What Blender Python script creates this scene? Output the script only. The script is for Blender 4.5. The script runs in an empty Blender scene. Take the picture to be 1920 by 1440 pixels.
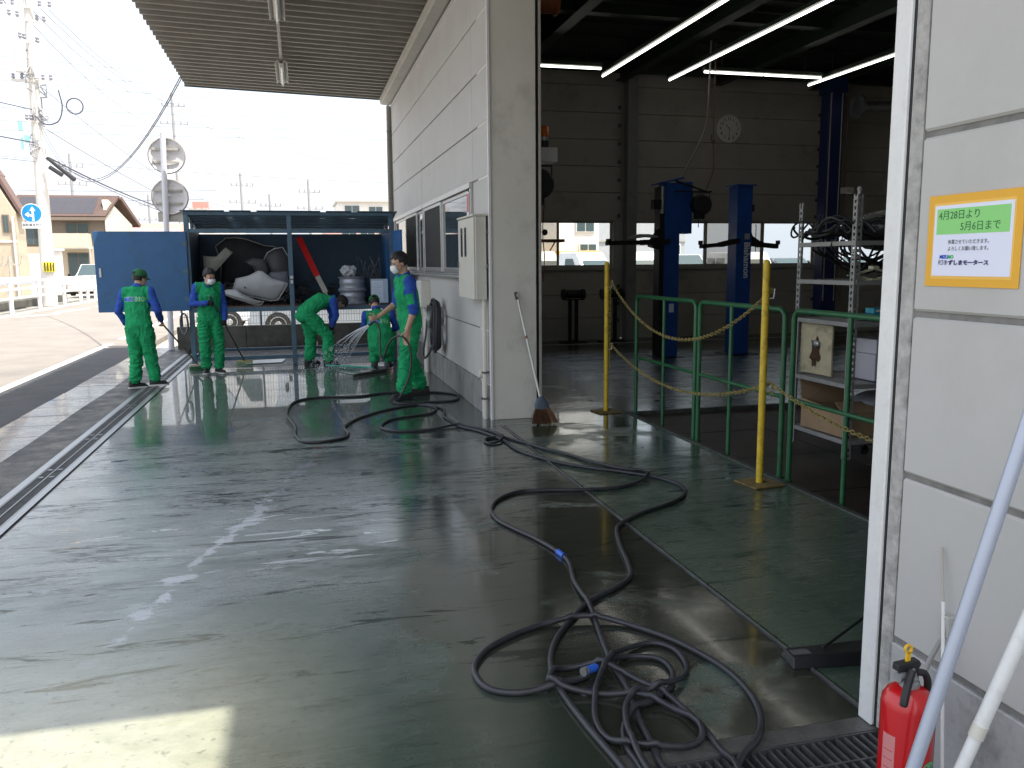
import bpy, bmesh, math, random
import numpy as np
from mathutils import Vector, Matrix, Euler
from mathutils.bvhtree import BVHTree
R_ = math.radians
PI = math.pi
scene = bpy.context.scene
col = scene.collection

# ------------------------------------------------------------------ camera
cam_d = bpy.data.cameras.new("camera")
cam = bpy.data.objects.new("camera", cam_d)
col.objects.link(cam)
scene.camera = cam
cam_d.sensor_width = 36.0
cam_d.lens = 36.0 * 1558.17 / 1920.0
cam_d.clip_start = 0.05
cam_d.clip_end = 2000
YAW, PITCH, ROLL = 0.248738, 0.144814, -0.0087905
f_ = Vector((math.sin(YAW)*math.cos(PITCH), math.cos(YAW)*math.cos(PITCH), -math.sin(PITCH)))
r0 = Vector((math.cos(YAW), -math.sin(YAW), 0)); u0 = r0.cross(f_)
r_v = math.cos(ROLL)*r0 + math.sin(ROLL)*u0
u_v = -math.sin(ROLL)*r0 + math.cos(ROLL)*u0
M = Matrix((r_v, u_v, -f_)).transposed().to_4x4()
M.translation = Vector((-1.921, 0, 1.65))
cam.matrix_world = M

# ------------------------------------------------------------------ light
SUN_DIR = Vector((-0.384, 0.32, -1.0)).normalized()       # direction the light travels
sun_el = math.asin(-SUN_DIR.z)
sun_az = math.atan2(-SUN_DIR.x, -SUN_DIR.y)               # clockwise from +Y
world = bpy.data.worlds.new("World")
scene.world = world
world.use_nodes = True
wn = world.node_tree
bg = wn.nodes["Background"]
sky = wn.nodes.new("ShaderNodeTexSky")
sky.sky_type = 'NISHITA'
sky.sun_disc = False
sky.sun_elevation = sun_el
sky.sun_rotation = sun_az
sky.air_density = 1.6
sky.dust_density = 7.0
sky.ozone_density = 1.0
sky.altitude = 20
# bright veil of spring haze over the clear sky model
hz = wn.nodes.new("ShaderNodeMix"); hz.data_type = 'RGBA'; hz.blend_type = 'ADD'
hz.inputs["Factor"].default_value = 1.0
dim = wn.nodes.new("ShaderNodeMix"); dim.data_type = 'RGBA'; dim.blend_type = 'MULTIPLY'
dim.inputs["Factor"].default_value = 1.0; dim.inputs[7].default_value = (.5, .5, .5, 1)
wn.links.new(sky.outputs[0], dim.inputs[6]); wn.links.new(dim.outputs[2], hz.inputs[6])
hz.inputs[7].default_value = (4.1, 4.35, 4.8, 1)
wn.links.new(hz.outputs[2], bg.inputs[0])
bg.inputs[1].default_value = 0.15
sd = bpy.data.lights.new("sun", 'SUN')
sd.energy = 5.0
sd.angle = R_(0.55)
sd.color = (1.0, 0.95, 0.86)
so = bpy.data.objects.new("sun", sd)
so.rotation_euler = SUN_DIR.to_track_quat('-Z', 'Y').to_euler()
so.location = (8, -6, 20)
col.objects.link(so)
scene.view_settings.view_transform = 'Standard'
scene.view_settings.look = 'None'
scene.view_settings.exposure = 0.66
scene.view_settings.gamma = 1
scene.view_settings.use_curve_mapping = False
cy = scene.cycles
cy.use_denoising = True
cy.max_bounces = 7
cy.diffuse_bounces = 4
cy.glossy_bounces = 4
cy.transmission_bounces = 6
cy.sample_clamp_indirect = 8

# ------------------------------------------------------------------ materials
MATS = {}
def _n(nt, t, **k):
    n = nt.nodes.new(t)
    for a, b in k.items():
        setattr(n, a, b)
    return n
def mat(name, c, rough=0.6, metal=0.0, var=0.0, scale=6.0, bump=0.0, bscale=40.0, emit=None, estr=0.0,
        trans=0.0, alpha=1.0, stain=None, stainscale=2.0, stainamt=0.5, stretch=(1, 1, 1), coat=0.0, spec=0.5, rvar=0.0):
    """procedural principled material: base colour + large noise variation + stains + fine bump"""
    if name in MATS:
        return MATS[name]
    m = bpy.data.materials.new(name)
    m.use_nodes = True
    nt = m.node_tree
    b = nt.nodes["Principled BSDF"]
    b.inputs["Roughness"].default_value = rough
    b.inputs["Metallic"].default_value = metal
    b.inputs["Specular IOR Level"].default_value = spec
    if coat: b.inputs["Coat Weight"].default_value = coat
    if trans: b.inputs["Transmission Weight"].default_value = trans
    if alpha < 1: b.inputs["Alpha"].default_value = alpha
    c4 = (*c, 1)
    b.inputs["Base Color"].default_value = c4
    if var or stain or bump or rvar:
        g = _n(nt, "ShaderNodeNewGeometry")
        mp = _n(nt, "ShaderNodeMapping"); mp.inputs["Scale"].default_value = stretch
        nt.links.new(g.outputs["Position"], mp.inputs["Vector"])
        out = None
        if var:
            n1 = _n(nt, "ShaderNodeTexNoise"); n1.inputs["Scale"].default_value = scale
            n1.inputs["Detail"].default_value = 6; n1.inputs["Roughness"].default_value = 0.65
            nt.links.new(mp.outputs[0], n1.inputs["Vector"])
            cr = _n(nt, "ShaderNodeValToRGB")
            cr.color_ramp.elements[0].position = 0.3; cr.color_ramp.elements[1].position = 0.7
            cr.color_ramp.elements[0].color = (*[max(0, v*(1-var)) for v in c], 1)
            cr.color_ramp.elements[1].color = (*[min(1, v*(1+var)) for v in c], 1)
            nt.links.new(n1.outputs["Fac"], cr.inputs[0]); out = cr.outputs[0]
            if rvar:
                mr = _n(nt, "ShaderNodeMapRange"); mr.inputs["From Min"].default_value = .3; mr.inputs["From Max"].default_value = .7
                mr.inputs["To Min"].default_value = max(.02, rough-rvar); mr.inputs["To Max"].default_value = min(1, rough+rvar)
                nt.links.new(n1.outputs["Fac"], mr.inputs["Value"]); nt.links.new(mr.outputs[0], b.inputs["Roughness"])
        if stain:
            n2 = _n(nt, "ShaderNodeTexNoise"); n2.inputs["Scale"].default_value = stainscale
            n2.inputs["Detail"].default_value = 10; n2.inputs["Roughness"].default_value = 0.7
            nt.links.new(mp.outputs[0], n2.inputs["Vector"])
            mr = _n(nt, "ShaderNodeMapRange"); mr.inputs["From Min"].default_value = 0.52; mr.inputs["From Max"].default_value = 0.72
            mr.inputs["To Max"].default_value = stainamt
            nt.links.new(n2.outputs["Fac"], mr.inputs["Value"])
            mx = _n(nt, "ShaderNodeMix", data_type='RGBA')
            nt.links.new(mr.outputs[0], mx.inputs["Factor"])
            if out: nt.links.new(out, mx.inputs[6])
            else: mx.inputs[6].default_value = c4
            mx.inputs[7].default_value = (*stain, 1); out = mx.outputs[2]
        if out: nt.links.new(out, b.inputs["Base Color"])
        if bump:
            n3 = _n(nt, "ShaderNodeTexNoise"); n3.inputs["Scale"].default_value = bscale; n3.inputs["Detail"].default_value = 4
            nt.links.new(mp.outputs[0], n3.inputs["Vector"])
            bp = _n(nt, "ShaderNodeBump"); bp.inputs["Strength"].default_value = bump; bp.inputs["Distance"].default_value = 0.01
            nt.links.new(n3.outputs["Fac"], bp.inputs["Height"]); nt.links.new(bp.outputs[0], b.inputs["Normal"])
    if emit:
        b.inputs["Emission Color"].default_value = (*emit, 1)
        b.inputs["Emission Strength"].default_value = estr
    MATS[name] = m
    return m

# ------------------------------------------------------------------ mesh builder
WL = {}          # object -> world translation of its origin (unrotated things only)
class MB:
    def __init__(s): s.v = []; s.f = []; s.mi = []; s.cur = 0
    def add(s, vs, fs):
        k = len(s.v); s.v += [tuple(p) for p in vs]
        s.f += [tuple(i + k for i in f) for f in fs]; s.mi += [s.cur]*len(fs)
        return s
    def box(s, x0, x1, y0, y1, z0, z1):
        vs = [(x0,y0,z0),(x1,y0,z0),(x1,y1,z0),(x0,y1,z0),(x0,y0,z1),(x1,y0,z1),(x1,y1,z1),(x0,y1,z1)]
        return s.add(vs, [(3,2,1,0),(4,5,6,7),(0,1,5,4),(1,2,6,5),(2,3,7,6),(3,0,4,7)])
    def cbox(s, x0, x1, y0, y1, z0, z1, c=0.004):
        """box with chamfered edges"""
        c = min(c, (x1-x0)*.45, (y1-y0)*.45, (z1-z0)*.45)
        vs = []; 
        X=(x0,x1);Y=(y0,y1);Z=(z0,z1);idx={}
        for i in (0,1):
            for j in (0,1):
                for k in (0,1):
                    sx=1-2*i;sy=1-2*j;sz=1-2*k
                    for a in range(3):
                        p=[X[i]+sx*c,Y[j]+sy*c,Z[k]+sz*c]
                        p[a]=(X[i],Y[j],Z[k])[a]
                        idx[(i,j,k,a)]=len(vs);vs.append(tuple(p))
        fs=[]
        g=lambda i,j,k,a: idx[(i,j,k,a)]
        fs+= [(g(0,0,0,0),g(0,0,1,0),g(0,1,1,0),g(0,1,0,0)),(g(1,0,0,0),g(1,1,0,0),g(1,1,1,0),g(1,0,1,0)),
              (g(0,0,0,1),g(1,0,0,1),g(1,0,1,1),g(0,0,1,1)),(g(0,1,0,1),g(0,1,1,1),g(1,1,1,1),g(1,1,0,1)),
              (g(0,0,0,2),g(0,1,0,2),g(1,1,0,2),g(1,0,0,2)),(g(0,0,1,2),g(1,0,1,2),g(1,1,1,2),g(0,1,1,2))]
        for i in (0,1):
            for j in (0,1):
                fs.append((g(i,j,0,0),g(i,j,1,0),g(i,j,1,1),g(i,j,0,1)))
                fs.append((g(i,0,j,0),g(i,1,j,0),g(i,1,j,2),g(i,0,j,2)))
                fs.append((g(0,i,j,1),g(1,i,j,1),g(1,i,j,2),g(0,i,j,2)))
                for k in (0,1): fs.append((g(i,j,k,0),g(i,j,k,1),g(i,j,k,2)))
        return s.add(vs,fs)
    def bar(s, p0, p1, w, h, up=(0,0,1)):
        """rectangular bar from p0 to p1, w across, h along up"""
        p0=Vector(p0);p1=Vector(p1);t=(p1-p0).normalized();up=Vector(up)
        if abs(t.dot(up))>.98: up=Vector((0,1,0))
        a=t.cross(up).normalized();b=a.cross(t).normalized()
        vs=[p+a*sx*w/2+b*sy*h/2 for p in (p0,p1) for sx,sy in ((-1,-1),(1,-1),(1,1),(-1,1))]
        return s.add(vs,[(0,1,2,3),(7,6,5,4),(0,4,5,1),(1,5,6,2),(2,6,7,3),(3,7,4,0)])
    def tube(s, pts, r, n=8, closed=False, caps=True):
        P=[Vector(p) for p in pts];N=len(P)
        rr = r if hasattr(r,'__len__') else [r]*N
        T=[]
        for i in range(N):
            a=P[(i-1)%N] if (closed or i>0) else P[i]; b=P[(i+1)%N] if (closed or i<N-1) else P[i]
            T.append((b-a).normalized() if (b-a).length>1e-9 else Vector((0,0,1)))
        up=Vector((0,0,1)) if abs(T[0].z)<.9 else Vector((1,0,0))
        nrm=(up-T[0]*up.dot(T[0])).normalized();vs=[]
        for i in range(N):
            nrm=(nrm-T[i]*nrm.dot(T[i]))
            nrm = nrm.normalized() if nrm.length>1e-6 else T[i].orthogonal().normalized()
            bi=T[i].cross(nrm)
            for k in range(n):
                a=2*PI*k/n; vs.append(P[i]+(nrm*math.cos(a)+bi*math.sin(a))*rr[i])
        fs=[]
        for i in range(N if closed else N-1):
            j=(i+1)%N
            for k in range(n):
                l=(k+1)%n; fs.append((i*n+k,i*n+l,j*n+l,j*n+k))
        if not closed and caps:
            fs.append(tuple(range(n))[::-1]); fs.append(tuple((N-1)*n+k for k in range(n)))
        return s.add(vs,fs)
    def cyl(s,p0,p1,r0,r1=None,n=16): return s.tube([p0,p1],[r0,r0 if r1 is None else r1],n)
    def lathe(s, prof, c=(0,0,0), axis='z', n=24, a0=0, a1=2*PI):
        full = abs(a1-a0-2*PI)<1e-6; m=n if full else n+1; vs=[]
        for (r,h) in prof:
            for k in range(m):
                a=a0+(a1-a0)*k/n; x,y=r*math.cos(a),r*math.sin(a)
                p={'z':(x,y,h),'x':(h,x,y),'y':(y,h,x)}[axis]
                vs.append((p[0]+c[0],p[1]+c[1],p[2]+c[2]))
        fs=[]
        for i in range(len(prof)-1):
            for k in range(n):
                l=(k+1)%m; fs.append((i*m+k,i*m+l,(i+1)*m+l,(i+1)*m+k))
        return s.add(vs,fs)
    def disc(s,c,r,axis='z',n=24,flip=False):
        vs=[]
        for k in range(n):
            a=2*PI*k/n;x,y=r*math.cos(a),r*math.sin(a)
            p={'z':(x,y,0),'x':(0,x,y),'y':(y,0,x)}[axis];vs.append((p[0]+c[0],p[1]+c[1],p[2]+c[2]))
        f=tuple(range(n)); return s.add(vs,[f[::-1] if flip else f])
    def prism(s, poly, a0, a1, axis='y'):
        """extrude a 2D polygon; axis y: poly in (x,z); axis x: poly in (y,z); axis z: (x,y)"""
        def P(u,w,d): return {'y':(u,d,w),'x':(d,u,w),'z':(u,w,d)}[axis]
        n=len(poly);vs=[P(u,w,a0) for u,w in poly]+[P(u,w,a1) for u,w in poly]
        return s.add(vs,[tuple(range(n)),tuple(range(n,2*n))[::-1]]+[(i,(i+1)%n+0,(i+1)%n+n,i+n)[::-1] for i in range(n)])
    def quad(s,*p): return s.add(p,[tuple(range(len(p)))])
    def ell(s,c,r,n=12,m=8,rot=None):
        vs=[];c=Vector(c)
        for i in range(m+1):
            th=PI*i/m
            for k in range(n):
                a=2*PI*k/n;p=Vector((r[0]*math.sin(th)*math.cos(a),r[1]*math.sin(th)*math.sin(a),r[2]*math.cos(th)))
                if rot is not None:p=rot@p
                vs.append(c+p)
        fs=[(i*n+k,(i+1)*n+k,(i+1)*n+(k+1)%n,i*n+(k+1)%n) for i in range(m) for k in range(n)]
        return s.add(vs,fs)
    def xf(s, Mx):
        s.v=[tuple(Mx@Vector(p)) for p in s.v]; return s
    def mesh(s,name,mats,off=None,smooth=False):
        if off is not None: s.v=[(a-off[0],b-off[1],c-off[2]) for a,b,c in s.v]
        me=bpy.data.meshes.new(name);me.from_pydata(s.v,[],s.f);me.validate()
        if not isinstance(mats,(list,tuple)): mats=[mats]
        for m in mats: me.materials.append(m)
        if len(mats)>1 and len(me.polygons)==len(s.mi): me.polygons.foreach_set('material_index',s.mi)
        bm=bmesh.new();bm.from_mesh(me);bmesh.ops.recalc_face_normals(bm,faces=bm.faces);bm.to_mesh(me);bm.free()
        if smooth:
            me.polygons.foreach_set('use_smooth',[True]*len(me.polygons))
            try: me.set_sharp_from_angle(angle=R_(40))
            except Exception: pass
        me.update(); return me
    def build(s,name,mats,parent=None,smooth=False,local=False,label=None,kind=None,bevel=0,**tg):
        off=None if (parent is None or local) else WL.get(parent,(0,0,0))
        o=bpy.data.objects.new(name,s.mesh(name,mats,off,smooth));col.objects.link(o)
        if parent is not None: o.parent=parent;WL[o]=WL.get(parent,(0,0,0))
        else: WL[o]=(0,0,0)
        if bevel:
            b=o.modifiers.new('bevel','BEVEL');b.width=bevel;b.segments=2;b.limit_method='ANGLE';b.angle_limit=R_(35)
        if label:o['label']=label
        if kind:o['kind']=kind
        for k,v in tg.items():
            if v:o[k]=v
        return o
def thing(name,label,cat,loc=(0,0,0),rotz=0,group=None,kind=None):
    o=bpy.data.objects.new(name,None);col.objects.link(o);o.location=loc;o.rotation_euler=(0,0,rotz)
    o.empty_display_size=.1
    o['label']=label;o['category']=cat
    if group:o['group']=group
    if kind:o['kind']=kind
    WL[o]=tuple(loc);return o
def place(me,name,parent,pos,rot=(0,0,0),scale=None,local=False):
    """a piece sharing mesh data"""
    o=bpy.data.objects.new(name,me);col.objects.link(o);o.parent=parent
    w=WL.get(parent,(0,0,0)) if not local else (0,0,0)
    o.location=(pos[0]-w[0],pos[1]-w[1],pos[2]-w[2]);o.rotation_euler=rot
    if scale:o.scale=scale
    WL[o]=tuple(pos);return o
def struct(name,mb,m,parent=None,**k):
    return mb.build(name,m,parent,kind='structure',**k)
def copy_thing(root,loc,rotz=0,label=None,group=None):
    r=root.copy();col.objects.link(r);r.location=loc;r.rotation_euler=(0,0,rotz)
    if label:r['label']=label
    if group:r['group']=group
    for ch in list(root.children):
        c=ch.copy();col.objects.link(c);c.parent=r
        for g in list(ch.children):
            d=g.copy();col.objects.link(d);d.parent=c
    return r
def text_mesh(body,size,m,Mx,parent=None,name='lettering',off=0.0,ext=0.0005,align='CENTER',sx=1.0,bold=0.0,res=3,local=False):
    cu=bpy.data.curves.new(name,'FONT');cu.body=body;cu.size=size;cu.align_x=align;cu.align_y='CENTER'
    cu.offset=off+bold;cu.extrude=ext;cu.resolution_u=res;cu.fill_mode='BOTH'
    t=bpy.data.objects.new('tmp',cu);col.objects.link(t)
    dg=bpy.context.evaluated_depsgraph_get();me=bpy.data.meshes.new_from_object(t.evaluated_get(dg))
    bpy.data.objects.remove(t);bpy.data.curves.remove(cu)
    me.materials.clear();me.materials.append(m)
    me.transform(Mx@Matrix.Diagonal((sx,1,1,1)))
    if parent is not None and not local:
        w=WL.get(parent,(0,0,0));me.transform(Matrix.Translation((-w[0],-w[1],-w[2])))
    o=bpy.data.objects.new(name,me);col.objects.link(o)
    if parent is not None:o.parent=parent
    return o
def spline(pts,k=6,closed=False):
    P=np.array(pts,float);N=len(P);out=[]
    for i in range(N if closed else N-1):
        p0=P[(i-1)%N] if (closed or i>0) else 2*P[0]-P[1];p1=P[i];p2=P[(i+1)%N]
        p3=P[(i+2)%N] if (closed or i<N-2) else 2*P[-1]-P[-2]
        for j in range(k):
            t=j/k;out.append(.5*((2*p1)+(-p0+p2)*t+(2*p0-5*p1+4*p2-p3)*t*t+(-p0+3*p1-3*p2+p3)*t**3))
    if not closed:out.append(P[-1])
    return [tuple(p) for p in out]
def vnoise(P,seed=0):
    """vectorised 3D value noise in [-1,1]"""
    P=np.asarray(P,float);i=np.floor(P).astype(np.int64);f=P-i;f=f*f*(3-2*f)
    def h(a,b,c):
        n=(a*374761393+b*668265263+c*2147483647+seed*974634777)&0xffffffff
        n=((n^(n>>13))*1274126177)&0xffffffff;n=n^(n>>16);return (n&0xffff)/32767.5-1
    r=0
    for dx in (0,1):
        for dy in (0,1):
            for dz in (0,1):
                w=(f[:,0] if dx else 1-f[:,0])*(f[:,1] if dy else 1-f[:,1])*(f[:,2] if dz else 1-f[:,2])
                r=r+w*h(i[:,0]+dx,i[:,1]+dy,i[:,2]+dz)
    return r
# ================================================================== people
M_green = mat('coverall_green',(.018,.31,.12),.85,spec=.15,var=.26,scale=9,bump=.25,bscale=60)
M_blue = mat('sleeve_blue',(.032,.085,.38),.85,spec=.15,var=.22,scale=9,bump=.25,bscale=60)
M_skin = mat('skin',(.52,.32,.23),.5,var=.08,scale=30)
M_hair = mat('black_hair',(.014,.012,.011),.55,var=.4,scale=60,bump=.6,bscale=150)
M_mask = mat('white_mask',(.82,.84,.86),.7,bump=.1,bscale=200)
M_black = mat('black_rubber',(.018,.018,.02),.5,var=.3,scale=20)
M_cap = mat('cap_green',(.012,.13,.045),.75,var=.2,scale=20,bump=.2,bscale=80)
M_sole = mat('white_sole',(.6,.6,.58),.6)
M_whiteink = mat('white_print',(.85,.86,.88),.6)
M_blueink = mat('blue_print',(.01,.08,.55),.6)
M_greenink = mat('green_print',(.06,.5,.15),.6)
M_eye = mat('eye_dark',(.02,.015,.012),.3)
M_grey = mat('glove_black',(.012,.012,.014),.8)

def chain(vf,pts,rads,side,n=14):
    V,F=vf;P=[Vector(p) for p in pts];rads=[(r,r) if not hasattr(r,'__len__') else r for r in rads]
    N=len(P);rings=[];side=Vector(side)
    for i in range(N):
        t=(P[min(i+1,N-1)]-P[max(i-1,0)]).normalized()
        s=side-t*side.dot(t)
        if s.length<1e-3:s=t.orthogonal()
        s.normalize();u=t.cross(s)
        if i==0:
            for ph in (80,55,28):
                c,sn=math.cos(R_(ph)),math.sin(R_(ph));rm=min(rads[0])
                rings.append((P[0]-t*rm*sn,s*rads[0][0]*c,u*rads[0][1]*c))
        rings.append((P[i],s*rads[i][0],u*rads[i][1]))
        if i==N-1:
            for ph in (28,55,80):
                c,sn=math.cos(R_(ph)),math.sin(R_(ph));rm=min(rads[-1])
                rings.append((P[-1]+t*rm*sn,s*rads[-1][0]*c,u*rads[-1][1]*c))
    k0=len(V)
    for c,a,b in rings:
        for k in range(n):
            th=2*PI*k/n;V.append(tuple(c+a*math.cos(th)+b*math.sin(th)))
    for i in range(len(rings)-1):
        for k in range(n):
            l=(k+1)%n;F.append((k0+i*n+k,k0+i*n+l,k0+(i+1)*n+l,k0+(i+1)*n+k))
    F.append(tuple(k0+k for k in range(n))[::-1]);m=k0+(len(rings)-1)*n;F.append(tuple(m+k for k in range(n)))
def ellv(vf,c,r,rot):
    b=MB();b.ell(c,r,14,10,rot);k=len(vf[0]);vf[0].extend(b.v);vf[1].extend([tuple(i+k for i in f) for f in b.f])
def hand(vf,w,d,lat,curl=.5,sc=1.0,spread=.0,thumb=1):
    """w wrist, d direction of palm, lat across the palm towards the thumb; palm normal = d x lat"""
    w=Vector(w);d=Vector(d).normalized();lat=Vector(lat);lat=(lat-d*lat.dot(d)).normalized();nrm=d.cross(lat)*thumb
    chain(vf,[w-d*.02,w+d*.03*sc,w+d*.08*sc],[(.024,.019),(.034*sc,.017*sc),(.038*sc,.013*sc)],lat,12)
    for i,(o,L) in enumerate(((.029,.9),(.010,1.0),(-.010,.94),(-.028,.75))):
        p=w+d*(.08*sc)+lat*o*sc;dd=(d+lat*spread*(o*12)).normalized();pts=[p-d*.02];a=0
        for l in (.038,.026,.022):
            pts.append(p.copy());a+=curl
            v=dd*math.cos(a)+nrm*math.sin(a);p=p+v*l*L*sc
        pts.append(p);chain(vf,pts,[.0085*sc]*3+[.008*sc,.0068*sc],lat,8)
    p=w+d*.025*sc+lat*.028*sc;v1=(d*.6+lat*.8).normalized();v2=(d*.9+lat*.3+nrm*.5).normalized()
    chain(vf,[p,p+v1*.035*sc,p+v1*.035*sc+v2*.028*sc,p+v1*.035*sc+v2*.05*sc],[.012*sc,.0105*sc,.0095*sc,.0075*sc],nrm,8)

def person(label,loc,rotz,J,group='workers in green and blue coveralls',voxel=.0075):
    """J holds joints in metres, local frame: +Y where the body faces, +X its right, feet at z=0"""
    T=thing('person',label,'person',loc,rotz,group)
    S=J.get('S',1.0)
    g=lambda k:Vector(J[k])*S
    vf=([],[]);segs=[];bk=J.get('bulk',1.0)
    side=(g('hipR')-g('hipL')).normalized();sside=(g('shR')-g('shL')).normalized()
    pel,wai,che,nek=g('pelvis'),g('waist'),g('chest'),g('neck')
    upper=(g('shL')+g('shR'))/2
    chain(vf,[pel-(wai-pel).normalized()*.07*S,pel,wai,che,upper],[(.16*S*bk,.12*S*bk),(.186*S*bk,.143*S*bk),(.172*S*bk,.132*S*bk),(.19*S,.134*S),(.15*S,.088*S)],(side+sside)/2,20)
    segs+=[('torso',pel-Vector((0,0,.05)),wai,.15),('torso',wai,che,.15),('torso',che,upper,.12)]
    # face frame
    hc=g('head');hf=Vector(J['hfwd']).normalized();hu=Vector(J.get('hup',(0,0,1)));hu=(hu-hf*hu.dot(hf)).normalized();hr=hf.cross(hu)
    RH=Matrix((hr,hf,hu)).transposed()
    HS=1.07
    H=lambda x,y,z:hc+(hr*x+hf*y+hu*z)*S*HS
    chain(vf,[upper-(nek-upper)*.3,nek,H(0,-.02,-.05)],[.062*S,.055*S,.055*S],sside,14);segs.append(('skin',nek,H(0,-.01,-.03),.05))
    ellv(vf,H(0,-.012,.03),(.079*S,.098*S,.094*S),RH)
    ellv(vf,H(0,.018,-.03),(.066*S,.073*S,.091*S),RH)
    ellv(vf,H(0,.055,-.085),(.030*S,.026*S,.024*S),RH)
    chain(vf,[H(0,.082,.012),H(0,.098,-.022),H(0,.086,-.034)],[.008*S,.013*S,.013*S],hr,8)
    for sx in (-1,1):
        ellv(vf,H(.074*sx,-.012,-.008),(.009*S,.018*S,.031*S),RH)
        ellv(vf,H(.032*sx,.070,.022),(.024*S,.012*S,.008*S),RH)
    segs.append(('skin',H(0,0,.05),H(0,0,-.06),.085))
    for s_,sx in (('L',-1),('R',1)):
        sh,el,wr=g('sh'+s_),g('el'+s_),g('wr'+s_)
        short=J.get('short',False)
        chain(vf,[upper*.35+sh*.65,sh],[.075*S,.072*S],(sh-upper).orthogonal(),14)
        hinge=(el-sh).cross(wr-el)
        if hinge.length<1e-4:hinge=Vector((1,0,0))
        chain(vf,[sh,sh*.5+el*.5,el],[.074*S,.060*S,.052*S if not short else .058*S],hinge,14)
        chain(vf,[el,el*.5+wr*.5,wr],[(.050 if not short else .038)*S,(.047 if not short else .034)*S,(.042 if not short else .026)*S],hinge,14)
        segs.append(('sleeve',sh,el if not short else sh*.02+el*.98,.06))
        segs.append((('skin' if short else 'sleeve'),el,wr,.045 if not short else .035))
        dd=Vector(J.get('hd'+s_,wr-el)).normalized();ll=Vector(J.get('hl'+s_,(-sx,0.3,0)))
        hand(vf,wr+dd*.01,dd,ll,J.get('curl'+s_,.55),S,.02,J.get('th'+s_,1))
        segs.append(('glove' if J.get('glove'+s_) else 'skin',wr+dd*.05*S,wr+dd*.15*S,.035))
        hp,kn,an=g('hip'+s_),g('kn'+s_),g('an'+s_);fd=Vector(J['ft'+s_]).normalized()
        hin=(kn-hp).cross(an-kn)
        if hin.length<.004:hin=side.copy()
        hin=side
        chain(vf,[hp+(hp-kn).normalized()*.02,hp*.6+kn*.4,kn],[(.104*S,.120*S),(.101*S,.112*S),(.088*S,.094*S)],hin,16)
        hem=an+(kn-an).normalized()*.05*S
        chain(vf,[kn,kn*.5+hem*.5,hem],[(.088*S,.094*S),(.082*S,.090*S),(.078*S,.090*S)],hin,16)
        segs+=[('leg',hp,kn,.095),('leg',kn,hem,.075)]
        ft=an-Vector((0,0,.045*S))
        chain(vf,[an+(kn-an).normalized()*.06*S,an,ft+fd*.04*S,ft+fd*.12*S],[.045*S,.04*S,.035*S,.03*S],fd.cross(Vector((0,0,1))),12)
        segs.append(('boot',an-Vector((0,0,.02)),ft+fd*.1*S,.04))
        # shoe
        b=MB();hx=fd.cross(Vector((0,0,1))).normalized()
        prof=[(-.095,.030,.075),(-.085,.040,.10),(-.04,.042,.105),(.02,.043,.088),(.07,.048,.066),(.12,.048,.054),(.155,.040,.045),(.175,.022,.034)]
        base=an-Vector((0,0,.085*S));tilt=J.get('tilt'+s_,0.0)
        up=Vector((0,0,1));fdt=(fd*math.cos(tilt)-up*math.sin(tilt)).normalized();upt=hx.cross(fdt).normalized()
        if upt.z<0:upt=-upt
        rr=[]
        for (y,w_,h_) in prof:
            ring=[]
            for k in range(12):
                a=2*PI*k/12;cx=math.cos(a);cz=math.sin(a)
                px=w_*(abs(cx)**.7)*(1 if cx>0 else -1);pz=(h_*.5)*(abs(cz)**.75)*(1 if cz>0 else -1)+h_*.5
                if pz>h_*.6:px*=1-.35*(pz/h_-.6)/.4
                ring.append(base+fdt*y*S+hx*px*S+upt*max(pz,0.006)*S)
            rr.append(ring)
        k0=0
        for ring in rr:b.v+=[tuple(p) for p in ring]
        for i in range(len(rr)-1):
            for k in range(12):
                l=(k+1)%12;b.f.append((i*12+k,i*12+l,(i+1)*12+l,(i+1)*12+k));b.mi.append(0)
        b.f.append(tuple(range(12)));b.mi.append(0);b.f.append(tuple((len(rr)-1)*12+k for k in range(12)));b.mi.append(0)
        b.build('shoe',M_black,T,smooth=True,local=True)
        sb=MB();pl=[]
        for (y,w_,h_) in prof:pl.append((y,w_*1.04))
        out=[(y,w_) for y,w_ in pl]+[(y,-w_) for y,w_ in pl[::-1]]
        vs=[base+fdt*y*S*1.01+hx*x*S+upt*(.0)*S for y,x in out]+[base+fdt*y*S*1.01+hx*x*S+upt*.022*S for y,x in out];n=len(out)
        sb.add(vs,[tuple(range(n)),tuple(range(n,2*n))]+[(i,(i+1)%n,(i+1)%n+n,i+n) for i in range(n)])
        sb.build('sole',M_sole if J.get('sneaker') else M_black,T,local=True)
    me=bpy.data.meshes.new('body');me.from_pydata(vf[0],[],vf[1]);me.update()
    bm=bmesh.new();bm.from_mesh(me);bmesh.ops.recalc_face_normals(bm,faces=bm.faces);bm.to_mesh(me);bm.free()
    o=bpy.data.objects.new('body',me);col.objects.link(o)
    rm=o.modifiers.new('r','REMESH');rm.mode='VOXEL';rm.voxel_size=voxel;rm.use_smooth_shade=True
    sm=o.modifiers.new('s','SMOOTH');sm.factor=.5;sm.iterations=4
    dg=bpy.context.evaluated_depsgraph_get();me2=bpy.data.meshes.new_from_object(o.evaluated_get(dg));o.modifiers.clear()
    o.data=me2;bpy.data.meshes.remove(me);me=me2;me.name='body'
    nv=len(me.vertices);P=np.empty(nv*3);me.vertices.foreach_get('co',P);P=P.reshape(-1,3)
    Nn=np.empty(nv*3);me.vertices.foreach_get('normal',Nn);Nn=Nn.reshape(-1,3)
    labs=['torso','skin','sleeve','leg','boot','glove'];best=np.full(nv,9.);lab=np.zeros(nv,int)
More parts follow.
